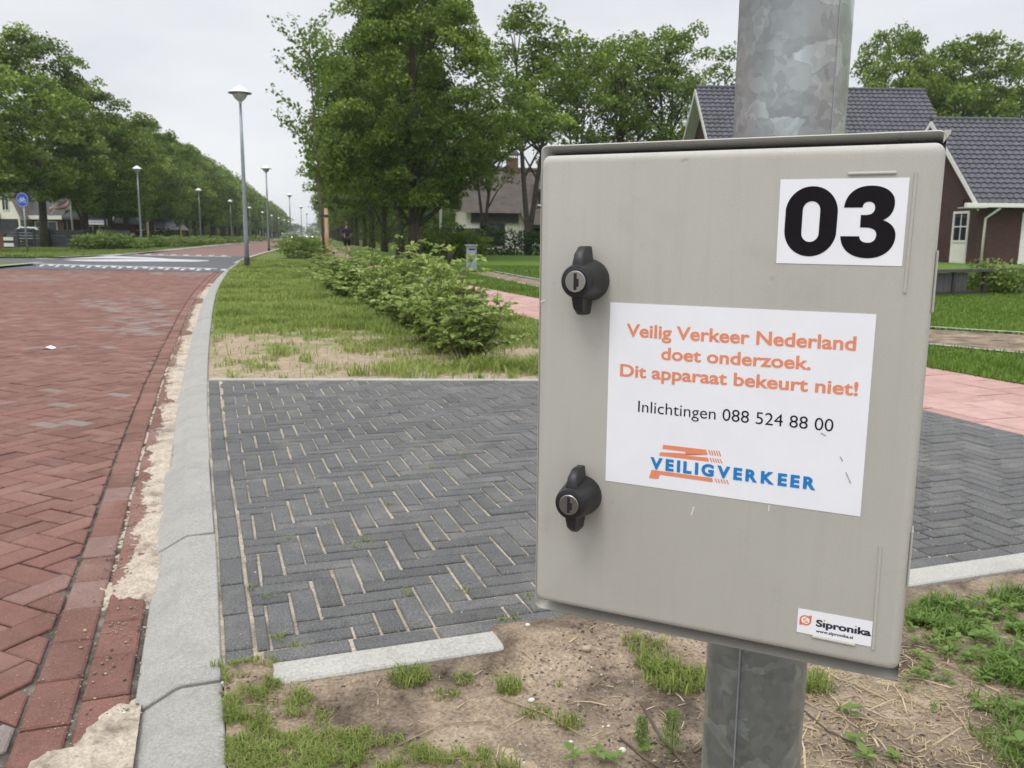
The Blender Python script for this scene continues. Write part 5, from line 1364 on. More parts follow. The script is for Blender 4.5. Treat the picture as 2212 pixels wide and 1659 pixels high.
mb.slab([(-0.5, 8 + ov, 2.95), (-0.5, 6.5, 4.65), (2.3, 4, 6.75), (14.4, 4, 6.75), (14.4, 8 + ov, 2.95)], 0.32)
mb.slab([(-0.62, 1.4, 4.55), (2.3, 4, 6.78), (-0.62, 6.6, 4.55)], 0.32)
mb.slab([(4.6, -1.7, 2.02), (14.4, -1.7, 2.02), (14.4, -0.2, 3.32), (4.4, -0.2, 3.32)], 0.30)
mb.tube([(2.2, 4, 6.75), (14.4, 4, 6.75)], 0.22, 8)
mb.build('roof', MAT['thatch'], th)
mb = MB(); mb.box(0.35, 4.3, -0.18, -0.002, 2.15, 2.95); mb.build('fascia_beam', MAT['timber_dark'], th)
for x0, x1, z0, z1 in ((1.1, 3.2, 0.3, 2.1), (5.4, 7.2, 0.6, 1.8)):
    m2 = MB(); m2.box(x0, x1, -0.06, 0.02, z0, z1); w_ = m2.build('window', MAT['timber_dark'], th)
    m2 = MB(); m2.box(x0 + 0.1, x1 - 0.1, -0.07, -0.055, z0 + 0.1, z1 - 0.1); m2.build('pane', MAT['glass'], w_)
for y0 in (1.5, 4.6):
    m2 = MB(); m2.box(-0.05, 0.02, y0, y0 + 1.9, 0.6, 2.0); w_ = m2.build('window', MAT['white'], th)
    m2 = MB(); m2.box(-0.06, -0.045, y0 + 0.1, y0 + 0.9, 0.7, 1.9); m2.box(-0.06, -0.045, y0 + 1.0, y0 + 1.8, 0.7, 1.9); m2.build('pane', MAT['glass'], w_)
mb = MB(); mb.box(6.2, 8.6, 0.2, 2.6, 3.7, 5.0); d_ = mb.build('dormer', MAT['timber_dark'], th)
m2 = MB(); m2.box(6.0, 8.8, -0.1, 0.24, 3.58, 3.72); m2.build('sill', MAT['white'], d_); m2 = MB(); m2.box(6.35, 8.45, 0.15, 0.21, 3.85, 4.75); m2.build('pane', MAT['glass'], d_)
m2 = MB(); m2.slab([(5.7, -0.1, 4.95), (9.1, -0.1, 4.95), (8.7, 2.8, 5.7), (6.1, 2.8, 5.7)], 0.25); m2.build('dormer_roof', MAT['thatch'], d_)
mb = MB(); mb.box(4.05, 4.95, 3.55, 4.45, 6.3, 7.75); ch = mb.build('chimney', MAT['red_brick'], th)
m2 = MB()
m2.add([(3.85, 3.4, 8.0), (5.15, 3.4, 8.0), (5.15, 4.6, 8.0), (3.85, 4.6, 8.0), (4.5, 4.0, 8.75)], [(3, 2, 1, 0), (0, 1, 4), (1, 2, 4), (2, 3, 4), (3, 0, 4)])
for x in (4.1, 4.9):
    for y in (3.6, 4.4): m2.box(x - 0.03, x + 0.03, y - 0.03, y + 0.03, 7.75, 8.01)
m2.build('chimney_cap', MAT['charcoal'], ch)
# black board fence and the wire fence with a dark hedge
f2 = thing('board_fence', 'black vertical board fence left of the dark hedge by the thatched house', 'fence', (D(952, 548, 49)[0], 49, 0), R_(3))
mb = MB()
x = 0
while x < 2.5:
    mb.box(x, x + 0.16, 0, 0.03, 0.05, 1.48); x += 0.172
mb.build('boards', MAT['timber_dark'], f2)
mb = MB(); mb.box(-0.03, 2.55, 0.03, 0.09, 1.2, 1.3); mb.build('rail', MAT['timber_dark'], f2)
f3 = thing('wire_fence', 'dark wire fence with thin posts before the tall dark hedge', 'fence', (-1.55, 48.0, 0), R_(1))
for k in range(6):
    mb = MB(); mb.tube([(k * 2.0, 0, 0), (k * 2.0, 0, 1.4)], 0.025, 6); mb.build('post', MAT['charcoal'], f3)
mb = MB()
for k in range(7): mb.tube([(0, 0, 0.1 + 0.2 * k), (10, 0, 0.1 + 0.2 * k)], 0.006, 4)
mb.build('wires', MAT['charcoal'], f3)
# ------------------------------------------------------------------ hedges and shrubs made of leaves
def leafy_box(name, lab, cat, loc, rz, sx, sy, sz, n, leaf, mat, seed, grp=None, rough=0.18):
    g = np.random.default_rng(seed); f = g.random((n, 3)); f = np.where(g.random((n, 1)) < 0.75, f, np.round(f))
    P_ = (f - [0.5, 0.5, 0]) * [sx, sy, sz]
    P_ += g.normal(0, 0.06, (n, 3)); hh = 1 + rough * (fbm(P_[:, 0] * 1.1 + seed, P_[:, 1] * 1.1, seed) - 0.5) * 2
    P_[:, 2] = np.abs(P_[:, 2]) * hh; P_[:, 1] *= hh
    V, Q = cards(P_, leaf, g, 0.3)
    t = np.clip(0.25 + 0.5 * fbm(P_[:, 0] * 2, P_[:, 2] * 3, seed + 1) + g.normal(0, 0.12, n), 0, 1)
    o_ = link_mesh(name, np_mesh(name, V, Q, t), MAT[mat]); o_.location = loc; o_.rotation_euler = (0, 0, rz); tag(o_, lab, cat, grp)
    return o_
leafy_box('hedge', 'tall dark green hedge behind the wire fence left of the cabinet', 'hedge', (3.4, 49.2, 0), 0, 10.2, 1.1, 1.45, 7000, 0.17, 'hedge', 3)
leafy_box('hedge', 'light green hedge strip below the grey roofs behind the left trunks', 'hedge', (-56.5, 101, 0), R_(12), 22, 1.2, 1.9, 6000, 0.32, 'lime', 4)
def bushy(name, lab, cat, loc, r, h, n, leaf, mat, seed, grp=None, flat=1.0):
    g = np.random.default_rng(seed); d = g.normal(0, 1, (n, 3)); d /= np.linalg.norm(d, axis=1)[:, None]; rho = g.random(n) ** 0.4
    lob = 1 + 0.22 * np.sin(3 * np.arctan2(d[:, 1], d[:, 0]) + seed) + 0.2 * np.sin(5 * d[:, 2] * 3 + seed * 2)
    P_ = d * (rho * lob)[:, None] * [r, r * flat, h / 2] + [0, 0, h / 2]
    P_[:, 2] = np.maximum(P_[:, 2], 0.03)
    V, Q = cards(P_, leaf, g, 0.4)
    t = np.clip(0.35 + 0.3 * np.sin(d[:, 0] * 4 + seed) * np.sin(d[:, 2] * 5) + g.normal(0, 0.16, n), 0, 1)
    o_ = link_mesh(name, np_mesh(name, V, Q, t), MAT[mat]); o_.location = loc; tag(o_, lab, cat, grp)
    return o_
bushy('shrub', 'bushy green shrub between the letterbox and the big lime', 'shrub', (D(1000, 560, 40)[0], 40, 0), 1.5, 1.35, 2600, 0.16, 'oak', 11)
bushy('shrub', 'dark shrub at the foot of the black board fence', 'shrub', (D(935, 560, 43)[0], 43, 0), 1.3, 1.5, 2200, 0.16, 'lime', 12)
bushy('shrub', 'tall light green shrub behind the white mast', 'shrub', (D(925, 560, 60)[0], 60, 0), 1.9, 3.4, 2600, 0.26, 'young', 13)
bushy('shrub', 'round green bush left of the staked young tree', 'shrub', (D(645, 550, 39)[0], 39, 0), 1.15, 1.05, 2600, 0.12, 'shrub', 14)
bushy('shrub', 'lower bush right behind the round bush by the staked young tree', 'shrub', (D(670, 550, 44)[0], 44, 0), 1.2, 0.95, 1800, 0.12, 'shrub', 15)
bushy('shrub', 'leafy shrub growing through the low dark fence', 'shrub', (fa.x + 2.15 * math.cos(fc.rotation_euler.z), fa.y + 2.15 * math.sin(fc.rotation_euler.z) + 0.05, 0), 0.86, 0.60, 2600, 0.075, 'shrub', 16, flat=0.35)
for k, (px, y, r, h, lab) in enumerate(((190, 52, 0.9, 0.95, 'leftmost green bush of the strip before the left lime trunks'), (225, 53, 1.0, 1.05, 'second green bush of the strip before the left lime trunks'), (262, 54, 1.0, 0.95, 'third green bush of the strip, left of the nearest left lamp'), (292, 56, 0.9, 0.75, 'small bush right at the post of the nearest left lamp'),
        (335, 63, 1.5, 0.85, 'low bush just right of the nearest left lamp'), (372, 70, 1.8, 0.85, 'low bush between the two nearest left lamps'), (410, 77, 1.9, 0.85, 'low bush left of the second left lamp'), (440, 86, 2.0, 0.8, 'low bush at the post of the second left lamp'), (480, 100, 2.2, 0.8, 'low bush right of the second left lamp'), (512, 116, 2.2, 0.8, 'low far bush left of the tall near lamp post'), (548, 140, 2.6, 0.9, 'low far bush right of the tall near lamp post'))):
    bushy('shrub', lab, 'shrub', (D(px, 530, y)[0], y, 0), r, h, 1500, 0.12 + 0.0012 * y, 'shrub', 30 + k, 'low bushes along the left kerb')
def ribes(): pass
bushy('shrub', 'pink flowering bush below the grey roof behind the left trunks', 'shrub', (D(345, 525, 93)[0], 93, 0), 2.0, 1.6, 900, 0.3, 'hedge', 51)
# ------------------------------------------------------------------ houses, fence and van on the left
lh = thing('white_house', 'white gabled house with brown thatched roof at the left edge', 'house', (-46.3, 80, 0), R_(-4))
# local: gable bay centred on x = 0
mb = MB(); mb.add([(-6.5, 0, 0), (1.25, 0, 0), (1.25, 0, 2.35), (0.0, 0, 5.6), (-1.25, 0, 2.6), (-6.5, 0, 2.6), (-6.5, 5, 0), (1.25, 5, 0), (1.25, 5, 2.35), (0, 5, 5.6), (-1.25, 5, 2.6), (-6.5, 5, 2.6)], [(0, 1, 2, 3, 4, 5), (11, 10, 9, 8, 7, 6), (1, 7, 8, 2), (6, 0, 5, 11)])
mb.build('wall', MAT['cream'], lh)
mb = MB(); mb.slab([(-0.12, -0.35, 5.75), (-1.75, -0.35, 2.3), (-1.75, 5, 2.3), (-0.12, 5, 5.75)], 0.3); mb.slab([(0.0, -0.35, 5.8), (0.0, 5, 5.8), (1.6, 5, 2.1), (1.6, -0.35, 2.1)], 0.25)
mb.slab([(-7, -0.5, 2.3), (-0.6, -0.5, 2.3), (-0.6, 3.2, 6.4), (-7, 3.2, 6.4)], 0.35)
mb.build('roof', MAT['thatch_pale'], lh)
m2 = MB(); m2.box(-0.34, 0.34, -0.06, 0.02, 3.0, 4.35); w_ = m2.build('window', MAT['white'], lh); m2 = MB(); m2.box(-0.27, -0.03, -0.07, -0.055, 3.08, 4.27); m2.box(0.03, 0.27, -0.07, -0.055, 3.08, 4.27); m2.build('pane', MAT['glass'], w_)
m2 = MB(); m2.box(-0.9, 1.05, -0.06, 0.02, 0.9, 2.25); w_ = m2.build('window', MAT['timber_dark'], lh); m2 = MB()
for q in range(4): m2.box(-0.82 + q * 0.46, -0.44 + q * 0.46, -0.07, -0.055, 0.98, 2.1)
m2.build('pane', MAT['glass'], w_)
m2 = MB(); m2.box(-0.45, 0.45, -0.5, 0.3, 5.7, 6.4); m2.build('ridge_turret', MAT['flag'], lh)
mb = MB(); mb.box(1.6, 4.6, 1.2, 5, 0, 2.45); mb.build('side_wall', MAT['red_brick'], lh)
mb = MB(); mb.slab([(1.3, 0.8, 2.55), (4.9, 0.8, 2.55), (4.6, 4.2, 5.3), (1.0, 4.2, 5.3)], 0.2); mb.build('side_roof', MAT['timber_grey'], lh)
mb = MB(); mb.box(1.65, 4.9, 0.55, 0.85, 2.25, 2.6); mb.build('fascia', MAT['white'], lh)
for x in (1.9, 3.1):
    m2 = MB(); m2.box(x, x + 0.95, 1.13, 1.22, 0.8, 2.1); w_ = m2.build('window', MAT['white'], lh); m2 = MB(); m2.box(x + 0.09, x + 0.86, 1.12, 1.14, 0.9, 2.0); m2.build('pane', MAT['glass'], w_)
mb = MB(); mb.slab([(4.9, 0.6, 2.5), (9.2, 0.6, 2.5), (8.6, 3.2, 3.7), (4.9, 3.2, 3.7)], 0.2); mb.box(5.0, 9.0, 0.55, 0.62, 2.25, 2.5); mb.build('carport_roof', MAT['timber_grey'], lh)
for x in (5.2, 8.8):
    mb = MB(); mb.box(x, x + 0.15, 0.7, 0.85, 0, 2.3); mb.build('carport_post', MAT['timber_grey'], lh)
gf = thing('panel_fence', 'grey slatted panel fence with dark gates along the left gardens', 'fence', (D(0, 535, 59.5)[0], 59.5, 0), R_(4)); gl = 8.6
x = -1.0; k = 0
while x < gl:
    mb = MB(); mb.box(x, x + 0.12, -0.04, 0.08, 0, 1.28); mb.build('post', MAT['anthracite'], gf)
    mb = MB()
    dark = k % 4 == 2
    for q in range(6):
        mb.box(x + 0.12, x + 1.08, 0.0, 0.03, 0.06 + q * 0.195, 0.06 + q * 0.195 + (0.185 if not dark else 0.17))
    mb.build('panel' if not dark else 'gate', MAT['anthracite'] if not dark else MAT['charcoal'], gf); x += 1.08; k += 1
bp = thing('plank_sign', 'two white planks on a dark stand before the grey fence at the left edge', 'planks', (D(20, 535, 57.5)[0], 57.5, 0))
mb = MB(); mb.box(-0.32, 0.32, -0.03, 0.03, 0.5, 0.72); mb.build('plank', MAT['white'], bp); mb = MB(); mb.box(-0.32, 0.32, -0.03, 0.03, 0.1, 0.34); mb.build('plank', MAT['white'], bp); mb = MB(); mb.box(-0.30, 0.30, 0.03, 0.09, 0, 0.74); mb.build('stand', MAT['charcoal'], bp)
mb = MB(); mb.box(-0.45, 0.45, -0.15, 0.15, 0, 0.85); mb.box(-0.5, 0.5, -0.2, 0.2, 0.851, 0.93); o_ = mb.build('brick_pier', MAT['red_brick'], None, bevel=0.01); o_.location = (D(-2, 535, 57.8)[0], 57.8, 0); tag(o_, 'low brick pier at the left edge beside the two white planks', 'pier')
def bungalow(px0, px1, ytop, yeave, Y, lab, hip=1.2):
    x0, x1 = D(px0, 500, Y)[0], D(px1, 500, Y)[0]; zt = D((px0 + px1) / 2, ytop, Y + 4)[2]; ze = D((px0 + px1) / 2, yeave, Y)[2]; w_ = x1 - x0
    r = thing('bungalow', lab, 'house', (x0, Y, 0), R_(3), 'tiled bungalows behind the left lime row')
    mb = MB(); mb.box(0.5, w_ - 0.5, 0.5, 8, 0, ze + 0.05); mb.build('wall', MAT['red_brick'], r)
    mb = MB(); mb.slab([(0, 0, ze), (w_, 0, ze), (w_ - hip, 4.2, zt), (hip, 4.2, zt)], 0.2); mb.slab([(0, 8.5, ze), (hip, 4.2, zt), (w_ - hip, 4.2, zt), (w_, 8.5, ze)], 0.2); mb.slab([(w_, 0, ze), (w_, 8.5, ze), (w_ - hip, 4.2, zt)], 0.2); mb.slab([(0, 8.5, ze), (0, 0, ze), (hip, 4.2, zt)], 0.2)
    for q in range(7): mb.bar((hip * q / 7 + 0.1, 4.2 * q / 7 - 0.01, ze + (zt - ze) * q / 7 + 0.03), (w_ - hip * q / 7 - 0.1, 4.2 * q / 7 - 0.01, ze + (zt - ze) * q / 7 + 0.03), 0.05, 0.05)
    mb.build('roof', MAT['tile_sky_sheen'], r)
    mb = MB(); mb.box(0.0, w_, -0.14, -0.01, ze - 0.2, ze - 0.02); mb.build('gutter', MAT['white'], r)
    for q in range(2):
        x = w_ * (0.25 + 0.4 * q); m2 = MB(); m2.box(x, x + 1.3, 0.44, 0.52, 0.8, min(2.1, ze - 0.3)); wi = m2.build('window', MAT['white'], r); m2 = MB(); m2.box(x + 0.1, x + 1.2, 0.43, 0.45, 0.9, min(2.0, ze - 0.4)); m2.build('pane', MAT['glass'], wi)
bungalow(146, 243, 446, 481, 92, 'grey roofed bungalow left of the nearest left lamp, behind the trunks')
bungalow(270, 356, 448, 495, 100, 'grey roofed bungalow behind the nearest left lamp post')
# ------------------------------------------------------------------ vehicles
def car(name, lab, loc, rz, paint, lights=True, grp=None):
    r = thing(name, lab, 'car', loc, rz, grp)
    prof = [(-2.05, 0.35), (-2.1, 0.62), (-1.98, 0.86), (-1.05, 0.97), (-0.42, 1.42), (0.9, 1.47), (1.75, 1.02), (2.08, 0.95), (2.12, 0.4)]
    n = len(prof); W = 0.86; mb = MB()
    half = lambda y, z: W * (1 - 0.16 * max(0, z - 0.9) / 0.55)
    vs = [(half(y, z) * s_, y, z) for s_ in (-1, 1) for y, z in prof]
    mb.add(vs, [tuple(range(n)), tuple(range(n, 2 * n))[::-1]] + [(i, i + n, (i + 1) % n + n, (i + 1) % n) for i in range(n)])
    b_ = mb.build('body', paint, r, bevel=0.05)
    bm = bmesh.new(); bm.from_mesh(b_.data); bmesh.ops.recalc_face_normals(bm, faces=bm.faces); bm.to_mesh(b_.data); bm.free()
    mb = MB(); mb.add([(-0.70, -1.02, 1.0), (0.70, -1.02, 1.0), (0.60, -0.50, 1.40), (-0.60, -0.50, 1.40)], [(0, 1, 2, 3)]); mb.v = [(x, y - 0.03, z + 0.02) for x, y, z in mb.v]; mb.build('windscreen', MAT['glass'], r)
    for s_ in (-1, 1):
        mb = MB(); q = [(-0.85, 1.02), (-0.42, 1.36), (0.8, 1.40), (1.45, 1.04)]; mb.add([(half(y, z) * s_ + 0.004 * s_, y, z) for y, z in q], [(0, 1, 2, 3)]); mb.build('side_window', MAT['glass'], r)
        for y in (-1.3, 1.3):
            mb = MB(); m_ = 18; vs = [(s_ * x, y + 0.31 * math.cos(2 * PI * k / m_), 0.31 + 0.31 * math.sin(2 * PI * k / m_)) for x in (0.66, 0.87) for k in range(m_)]
            mb.add(vs, [tuple(range(m_)), tuple(range(m_, 2 * m_))] + [(k, (k + 1) % m_, m_ + (k + 1) % m_, m_ + k) for k in range(m_)]); mb.build('wheel', MAT['tyre'], r)
        mb = MB(); mb.box(s_ * 0.62 - 0.15, s_ * 0.62 + 0.15, -2.10, -2.02, 0.64, 0.80); mb.build('headlight', MAT['headlight'] if lights else MAT['lamp_glass'], r)
    mb = MB(); mb.box(-0.42, 0.42, -2.13, -2.05, 0.45, 0.60); mb.build('grille', MAT['charcoal'], r)
    return r
car('car', 'silver car with lit headlights driving towards the lamps far down the road', (D(637, 515, 182)[0], 182, ROAD_Z), R_(12.6), MAT['car_silver'], True, 'oncoming cars')
car('car', 'white car with lit headlights, farther away and right of the silver car', (D(669, 513, 245)[0], 245, ROAD_Z), R_(12.6), MAT['car_white'], True, 'oncoming cars')
car('parked_car', 'pale parked car half hidden behind the grey fence, right of the cycle sign', (D(80, 505, 68)[0], 68, 0), R_(80), MAT['car_white'], False)
# ------------------------------------------------------------------ the runner on the path
def person(loc, rz, h):
    r = thing('person', 'runner seen from behind in dark shirt and black shorts on the path', 'person', loc, rz)
    k = h / 1.75
    J = [(0, 0, 0.93), (0, 0.0, 1.12), (0, 0.01, 1.32), (0, 0.0, 1.47), (0, 0.01, 1.56), (0, 0.02, 1.64), (0, 0.01, 1.73),
         (-0.17, 0, 1.42), (-0.25, -0.06, 1.17), (-0.19, 0.13, 1.06), (-0.16, 0.20, 1.09), (0.17, 0, 1.42), (0.26, -0.10, 1.18), (0.22, 0.06, 1.03), (0.19, 0.13, 1.04),
         (-0.09, 0, 0.88), (-0.10, 0.10, 0.50), (-0.10, 0.02, 0.09), (-0.10, 0.14, 0.04), (0.09, 0, 0.88), (0.10, 0.03, 0.49), (0.10, -0.28, 0.26), (0.10, -0.33, 0.14)]
    Rr = [0.135, 0.125, 0.145, 0.075, 0.055, 0.085, 0.075, 0.06, 0.045, 0.035, 0.035, 0.06, 0.045, 0.035, 0.035, 0.085, 0.062, 0.04, 0.04, 0.085, 0.062, 0.04, 0.04]
    Eg = [(0, 1), (1, 2), (2, 3), (3, 4), (4, 5), (5, 6), (2, 7), (7, 8), (8, 9), (9, 10), (2, 11), (11, 12), (12, 13), (13, 14), (0, 15), (15, 16), (16, 17), (17, 18), (0, 19), (19, 20), (20, 21), (21, 22)]
    def skin(name, idx, rad, mat):
        ids = {v: i for i, v in enumerate(idx)}; me = bpy.data.meshes.new(name)
        me.from_pydata([tuple(c * k for c in J[i]) for i in idx], [(ids[a], ids[b_]) for a, b_ in Eg if a in ids and b_ in ids], [])
        o_ = link_mesh(name, me, mat, r); m_ = o_.modifiers.new('skin', 'SKIN'); m_.use_smooth_shade = True
        for i, v in enumerate(me.skin_vertices[0].data): v.radius = (rad[i] * k, rad[i] * k)
        me.skin_vertices[0].data[0].use_root = True
        s_ = o_.modifiers.new('sub', 'SUBSURF'); s_.levels = 1; s_.render_levels = 2
        return o_
    skin('body', list(range(23)), Rr, MAT['skin'])
    skin('shirt', [0, 1, 2, 3, 7, 11, 8, 12], [0.155, 0.145, 0.165, 0.085, 0.078, 0.078, 0.055, 0.055], MAT['navy'])
    skin('shorts', [0, 15, 19, 16, 20], [0.158, 0.11, 0.11, 0.088, 0.088], MAT['shorts'])
    mb = MB(); mb.lathe([(0.0, 1.775 * k), (0.06 * k, 1.765 * k), (0.098 * k, 1.71 * k), (0.098 * k, 1.66 * k), (0.085 * k, 1.63 * k)], 14); mb.v = [(x, y - 0.008, z) for x, y, z in mb.v]; mb.build('hair', MAT['hair'], r, True)
    for x, y, z in ((-0.10, 0.10, 0.04), (0.10, -0.33, 0.16)):
        mb = MB(); mb.box(-0.05 * k, 0.05 * k, -0.13 * k, 0.14 * k, -0.045 * k, 0.05 * k); s_ = mb.build('shoe', MAT['shoe'], r, bevel=0.02); s_.location = (x * k, y * k, z * k)
        if z > 0.1: s_.rotation_euler = (R_(-60), 0, 0)
person((D(750, 540, 45)[0], 45, 0.0), R_(12), 1.66)
#@@END_OBJECTS
# ------------------------------------------------------------------ the bushes along the verge
def folded(C, A, Nn, size, asp=0.62):
    """leaves with a folded midrib: base C, direction A, normal Nn"""
    n = len(C); s_ = size[:, None]; B = np.cross(Nn, A); B /= np.linalg.norm(B, axis=1)[:, None]
    p0 = C; pm = C + A * s_ * 0.5 - Nn * s_ * 0.02; p1 = C + A * s_ - Nn * s_ * 0.16
    l1 = C + A * s_ * 0.32 + B * s_ * asp * 0.5 + Nn * s_ * 0.10; l2 = C + A * s_ * 0.68 + B * s_ * asp * 0.40 + Nn * s_ * 0.05
    r1 = C + A * s_ * 0.32 - B * s_ * asp * 0.5 + Nn * s_ * 0.10; r2 = C + A * s_ * 0.68 - B * s_ * asp * 0.40 + Nn * s_ * 0.05
    V = np.stack([p0, l1, l2, p1, r2, r1], 1).reshape(-1, 3); i = np.arange(n)[:, None] * 6
    Q = np.concatenate([i + [0, 1, 2, 3], i + [0, 3, 4, 5]], 0)
    return V, Q
def unit(a): return a / np.maximum(1e-9, np.linalg.norm(a, axis=1))[:, None]
def shrub_kind(seed, w, h, n_stem, leaf, per):
    g = np.random.default_rng(seed); mb = MB(); LC, LA, LN, LS, LT = [], [], [], [], []
    for k in range(n_stem):
        a = g.uniform(0, 6.28); sp_ = g.random() ** 0.7; bx_, by_ = g.normal(0, 0.10 * w, 2)
        H = h * (g.uniform(0.5, 1.0) if g.random() < 0.82 else g.uniform(1.1, 1.4)) * (1 - 0.4 * sp_); R0 = w * sp_ * g.uniform(0.7, 1.1)
        ts = np.linspace(0, 1, 9); px_ = bx_ + math.cos(a) * R0 * ts ** 1.25 + 0.03 * np.sin(ts * 7 + k); py_ = by_ + math.sin(a) * R0 * ts ** 1.25 + 0.03 * np.cos(ts * 6 + k); pz_ = H * (1.15 * ts - 0.15 * ts ** 2.2)
        mb.tube(list(zip(px_[::2], py_[::2], pz_[::2])), [0.007, 0.006, 0.005, 0.0035, 0.002], 4, cap=False)
        stemt = g.uniform(-0.12, 0.12)
        # side twigs
        for q in range(5):
            t0 = g.uniform(0.25, 0.95); aa = g.uniform(0, 6.28); L = 0.26 * w * g.uniform(0.5, 1.2)
            b0 = np.array([np.interp(t0, ts, px_), np.interp(t0, ts, py_), np.interp(t0, ts, pz_)]); d = np.array([math.cos(aa), math.sin(aa), g.uniform(0.0, 0.8)]); d /= np.linalg.norm(d)
            m = per; tt = np.sort(g.uniform(0.15, 1.05, m)); P_ = b0 + d * (L * tt)[:, None]; P_[:, 2] -= 0.05 * tt ** 2
            side = np.array([-d[1], d[0], 0]); side /= np.linalg.norm(side) + 1e-9; sg_ = np.where(np.arange(m) % 2 == 0, 1, -1)[:, None]
            A = unit(d * 0.55 + side * sg_ * 0.9 + g.normal(0, 0.25, (m, 3)) + [0, 0, -0.1]); Nn = np.array([0, 0, 1.0]) + g.normal(0, 0.35, (m, 3)); Nn = unit(Nn - A * (Nn * A).sum(1)[:, None])
            LC.append(P_); LA.append(A); LN.append(Nn); LS.append(leaf * g.uniform(0.55, 1.2, m)); LT.append(np.clip(0.30 + stemt + 0.28 * t0 + 0.18 * tt + g.normal(0, 0.13, m), 0, 1))
    V, Q = folded(np.concatenate(LC), np.concatenate(LA), np.concatenate(LN), np.concatenate(LS)); t = np.concatenate(LT)
    V[:, 2] = np.maximum(V[:, 2], 0.01)
    me = np_mesh('foliage', V, Q, np.concatenate([t, t])); me.materials.append(MAT['shrub'])
    o_ = mb.build('stems', MAT['twig'], None, True); sm_ = o_.data; bpy.data.objects.remove(o_)
    return me, sm_
SK = [shrub_kind(200 + k, 0.56, 0.86, 30, 0.080, 10) for k in range(4)]
spots = [(-0.34, 7.1, 0.85, 0.90), (-0.62, 7.6, 0.95, 0.95), (-0.30, 8.1, 0.80, 0.92), (-0.75, 8.3, 0.95, 0.95), (-0.48, 9.0, 1.0, 1.02), (-1.15, 9.5, 1.0, 0.98), (-0.75, 10.2, 1.1, 1.02), (-1.6, 10.8, 1.05, 1.0),
         (-1.2, 11.8, 1.15, 1.1), (-2.0, 12.4, 1.15, 1.0), (-1.6, 13.4, 1.1, 1.35), (-2.6, 13.9, 1.2, 1.0), (-2.2, 15.2, 1.2, 1.15), (-3.1, 15.8, 1.3, 1.0), (-2.9, 17.2, 1.3, 1.1), (-3.7, 18.0, 1.3, 1.0), (-3.5, 19.6, 1.4, 1.1), (-4.4, 20.6, 1.4, 1.0), (-4.3, 22.4, 1.5, 1.1), (-5.1, 23.6, 1.5, 1.0), (-5.1, 25.6, 1.5, 1.05), (-5.9, 27.2, 1.6, 1.0)]
BG = 'leafy bushes planted along the verge'
for k, (x, y, sx, sz) in enumerate(spots):
    if k == 0: lab = 'nearest leafy bush of the verge planting, closest to the driveway'
    elif k < 12: lab = 'leafy bush in the verge planting, %s behind the bush nearest the driveway' % ORD[k - 1]
    else: lab = 'leafy bush in the far part of the verge planting before the staked young tree'
    r = thing('bush', lab, 'bush', (x - 0.12 * (k % 2 == 0 and k > 0), y, -0.02), RT.uniform(0, 6.28), BG); q_ = RT.uniform(0.78, 1.05); r.scale = (sx * q_, sx * q_, sz * RT.uniform(0.80, 1.18) * (0.66 if k >= 12 else 1.0))
    for nm, me in zip(('foliage', 'stems'), SK[k % 4]):
        o_ = bpy.data.objects.new(nm, me); COL.objects.link(o_); o_.parent = r
# a few long shoots sticking out of the planting
# ------------------------------------------------------------------ grass
def blades(P_, hgt, wid, g, lean=0.45, z0=0.0, tint=0.5, tvar=0.18):
    n = len(P_); a = g.uniform(0, 2 * PI, n); d = np.stack([np.cos(a), np.sin(a), np.zeros(n)], 1); s_ = np.stack([-np.sin(a), np.cos(a), np.zeros(n)], 1)
    h = (hgt * g.uniform(0.55, 1.3, n))[:, None]; w_ = (wid * g.uniform(0.7, 1.3, n))[:, None]; l = (lean * g.uniform(0.1, 1.3, n))[:, None]
    up_ = np.array([0, 0, 1.0]); B = P_ + up_ * 0
    m = B + up_ * h * 0.6 + d * h * l * 0.35; t = B + up_ * h * (1 - 0.25 * l) + d * h * l
    V = np.stack([B - s_ * w_ * 0.5, B + s_ * w_ * 0.5, m - s_ * w_ * 0.42, m + s_ * w_ * 0.42, t - s_ * w_ * 0.08, t + s_ * w_ * 0.08], 1).reshape(-1, 3)
    i = np.arange(n)[:, None] * 6; Q = np.concatenate([i + [0, 1, 3, 2], i + [2, 3, 5, 4]], 0)
    tt = np.clip(tint + g.normal(0, tvar, n), 0, 1)
    return V, Q, np.concatenate([tt, tt])
def grow(parts):
    V, Q, T_ = [], [], []; b0 = 0
    for v, q, t in parts: V.append(v); Q.append(q + b0); T_.append(t); b0 += len(v)
    return np.concatenate(V), np.concatenate(Q), np.concatenate(T_)
g = np.random.default_rng(77)
parts = []
# verge between the kerb and the path
n = 230000; yy = 6.05 + 27 * g.random(n) ** 1.5; lo_ = kerb_x(yy) + 0.04; hi_ = np.interp(yy, ps[:, 1], ps[:, 0]) - 0.05; xx = lo_ + (hi_ - lo_) * g.random(n)
dens = fbm(xx * 1.5, yy * 1.5, 41) ; tuft = fbm(xx * 7, yy * 7, 42)
cover = smooth(6.2, 13.0, yy) * 0.44 + 0.16 * smooth(-1.6, -0.2, xx - (-0.32 * (yy - 7)) ) * smooth(6.1, 6.8, yy)
off_strip = ~((yy > 26.4) & (yy < 28.0) & (xx < -5.8)); keep = ((dens * 0.75 + tuft * 0.35 + cover) > 0.66 + 0.30 * g.random(n)) | ((tuft > 0.62) & (g.random(n) < 0.25)) | (g.random(n) < 0.012)
keep &= off_strip
xx, yy = xx[keep], yy[keep]; P_ = np.stack([xx, yy, np.full(len(xx), -0.022)], 1)
hh = 0.035 + 0.075 * smooth(0.42, 0.72, fbm(xx * 2.2, yy * 2.2, 43)) + 0.0012 * yy
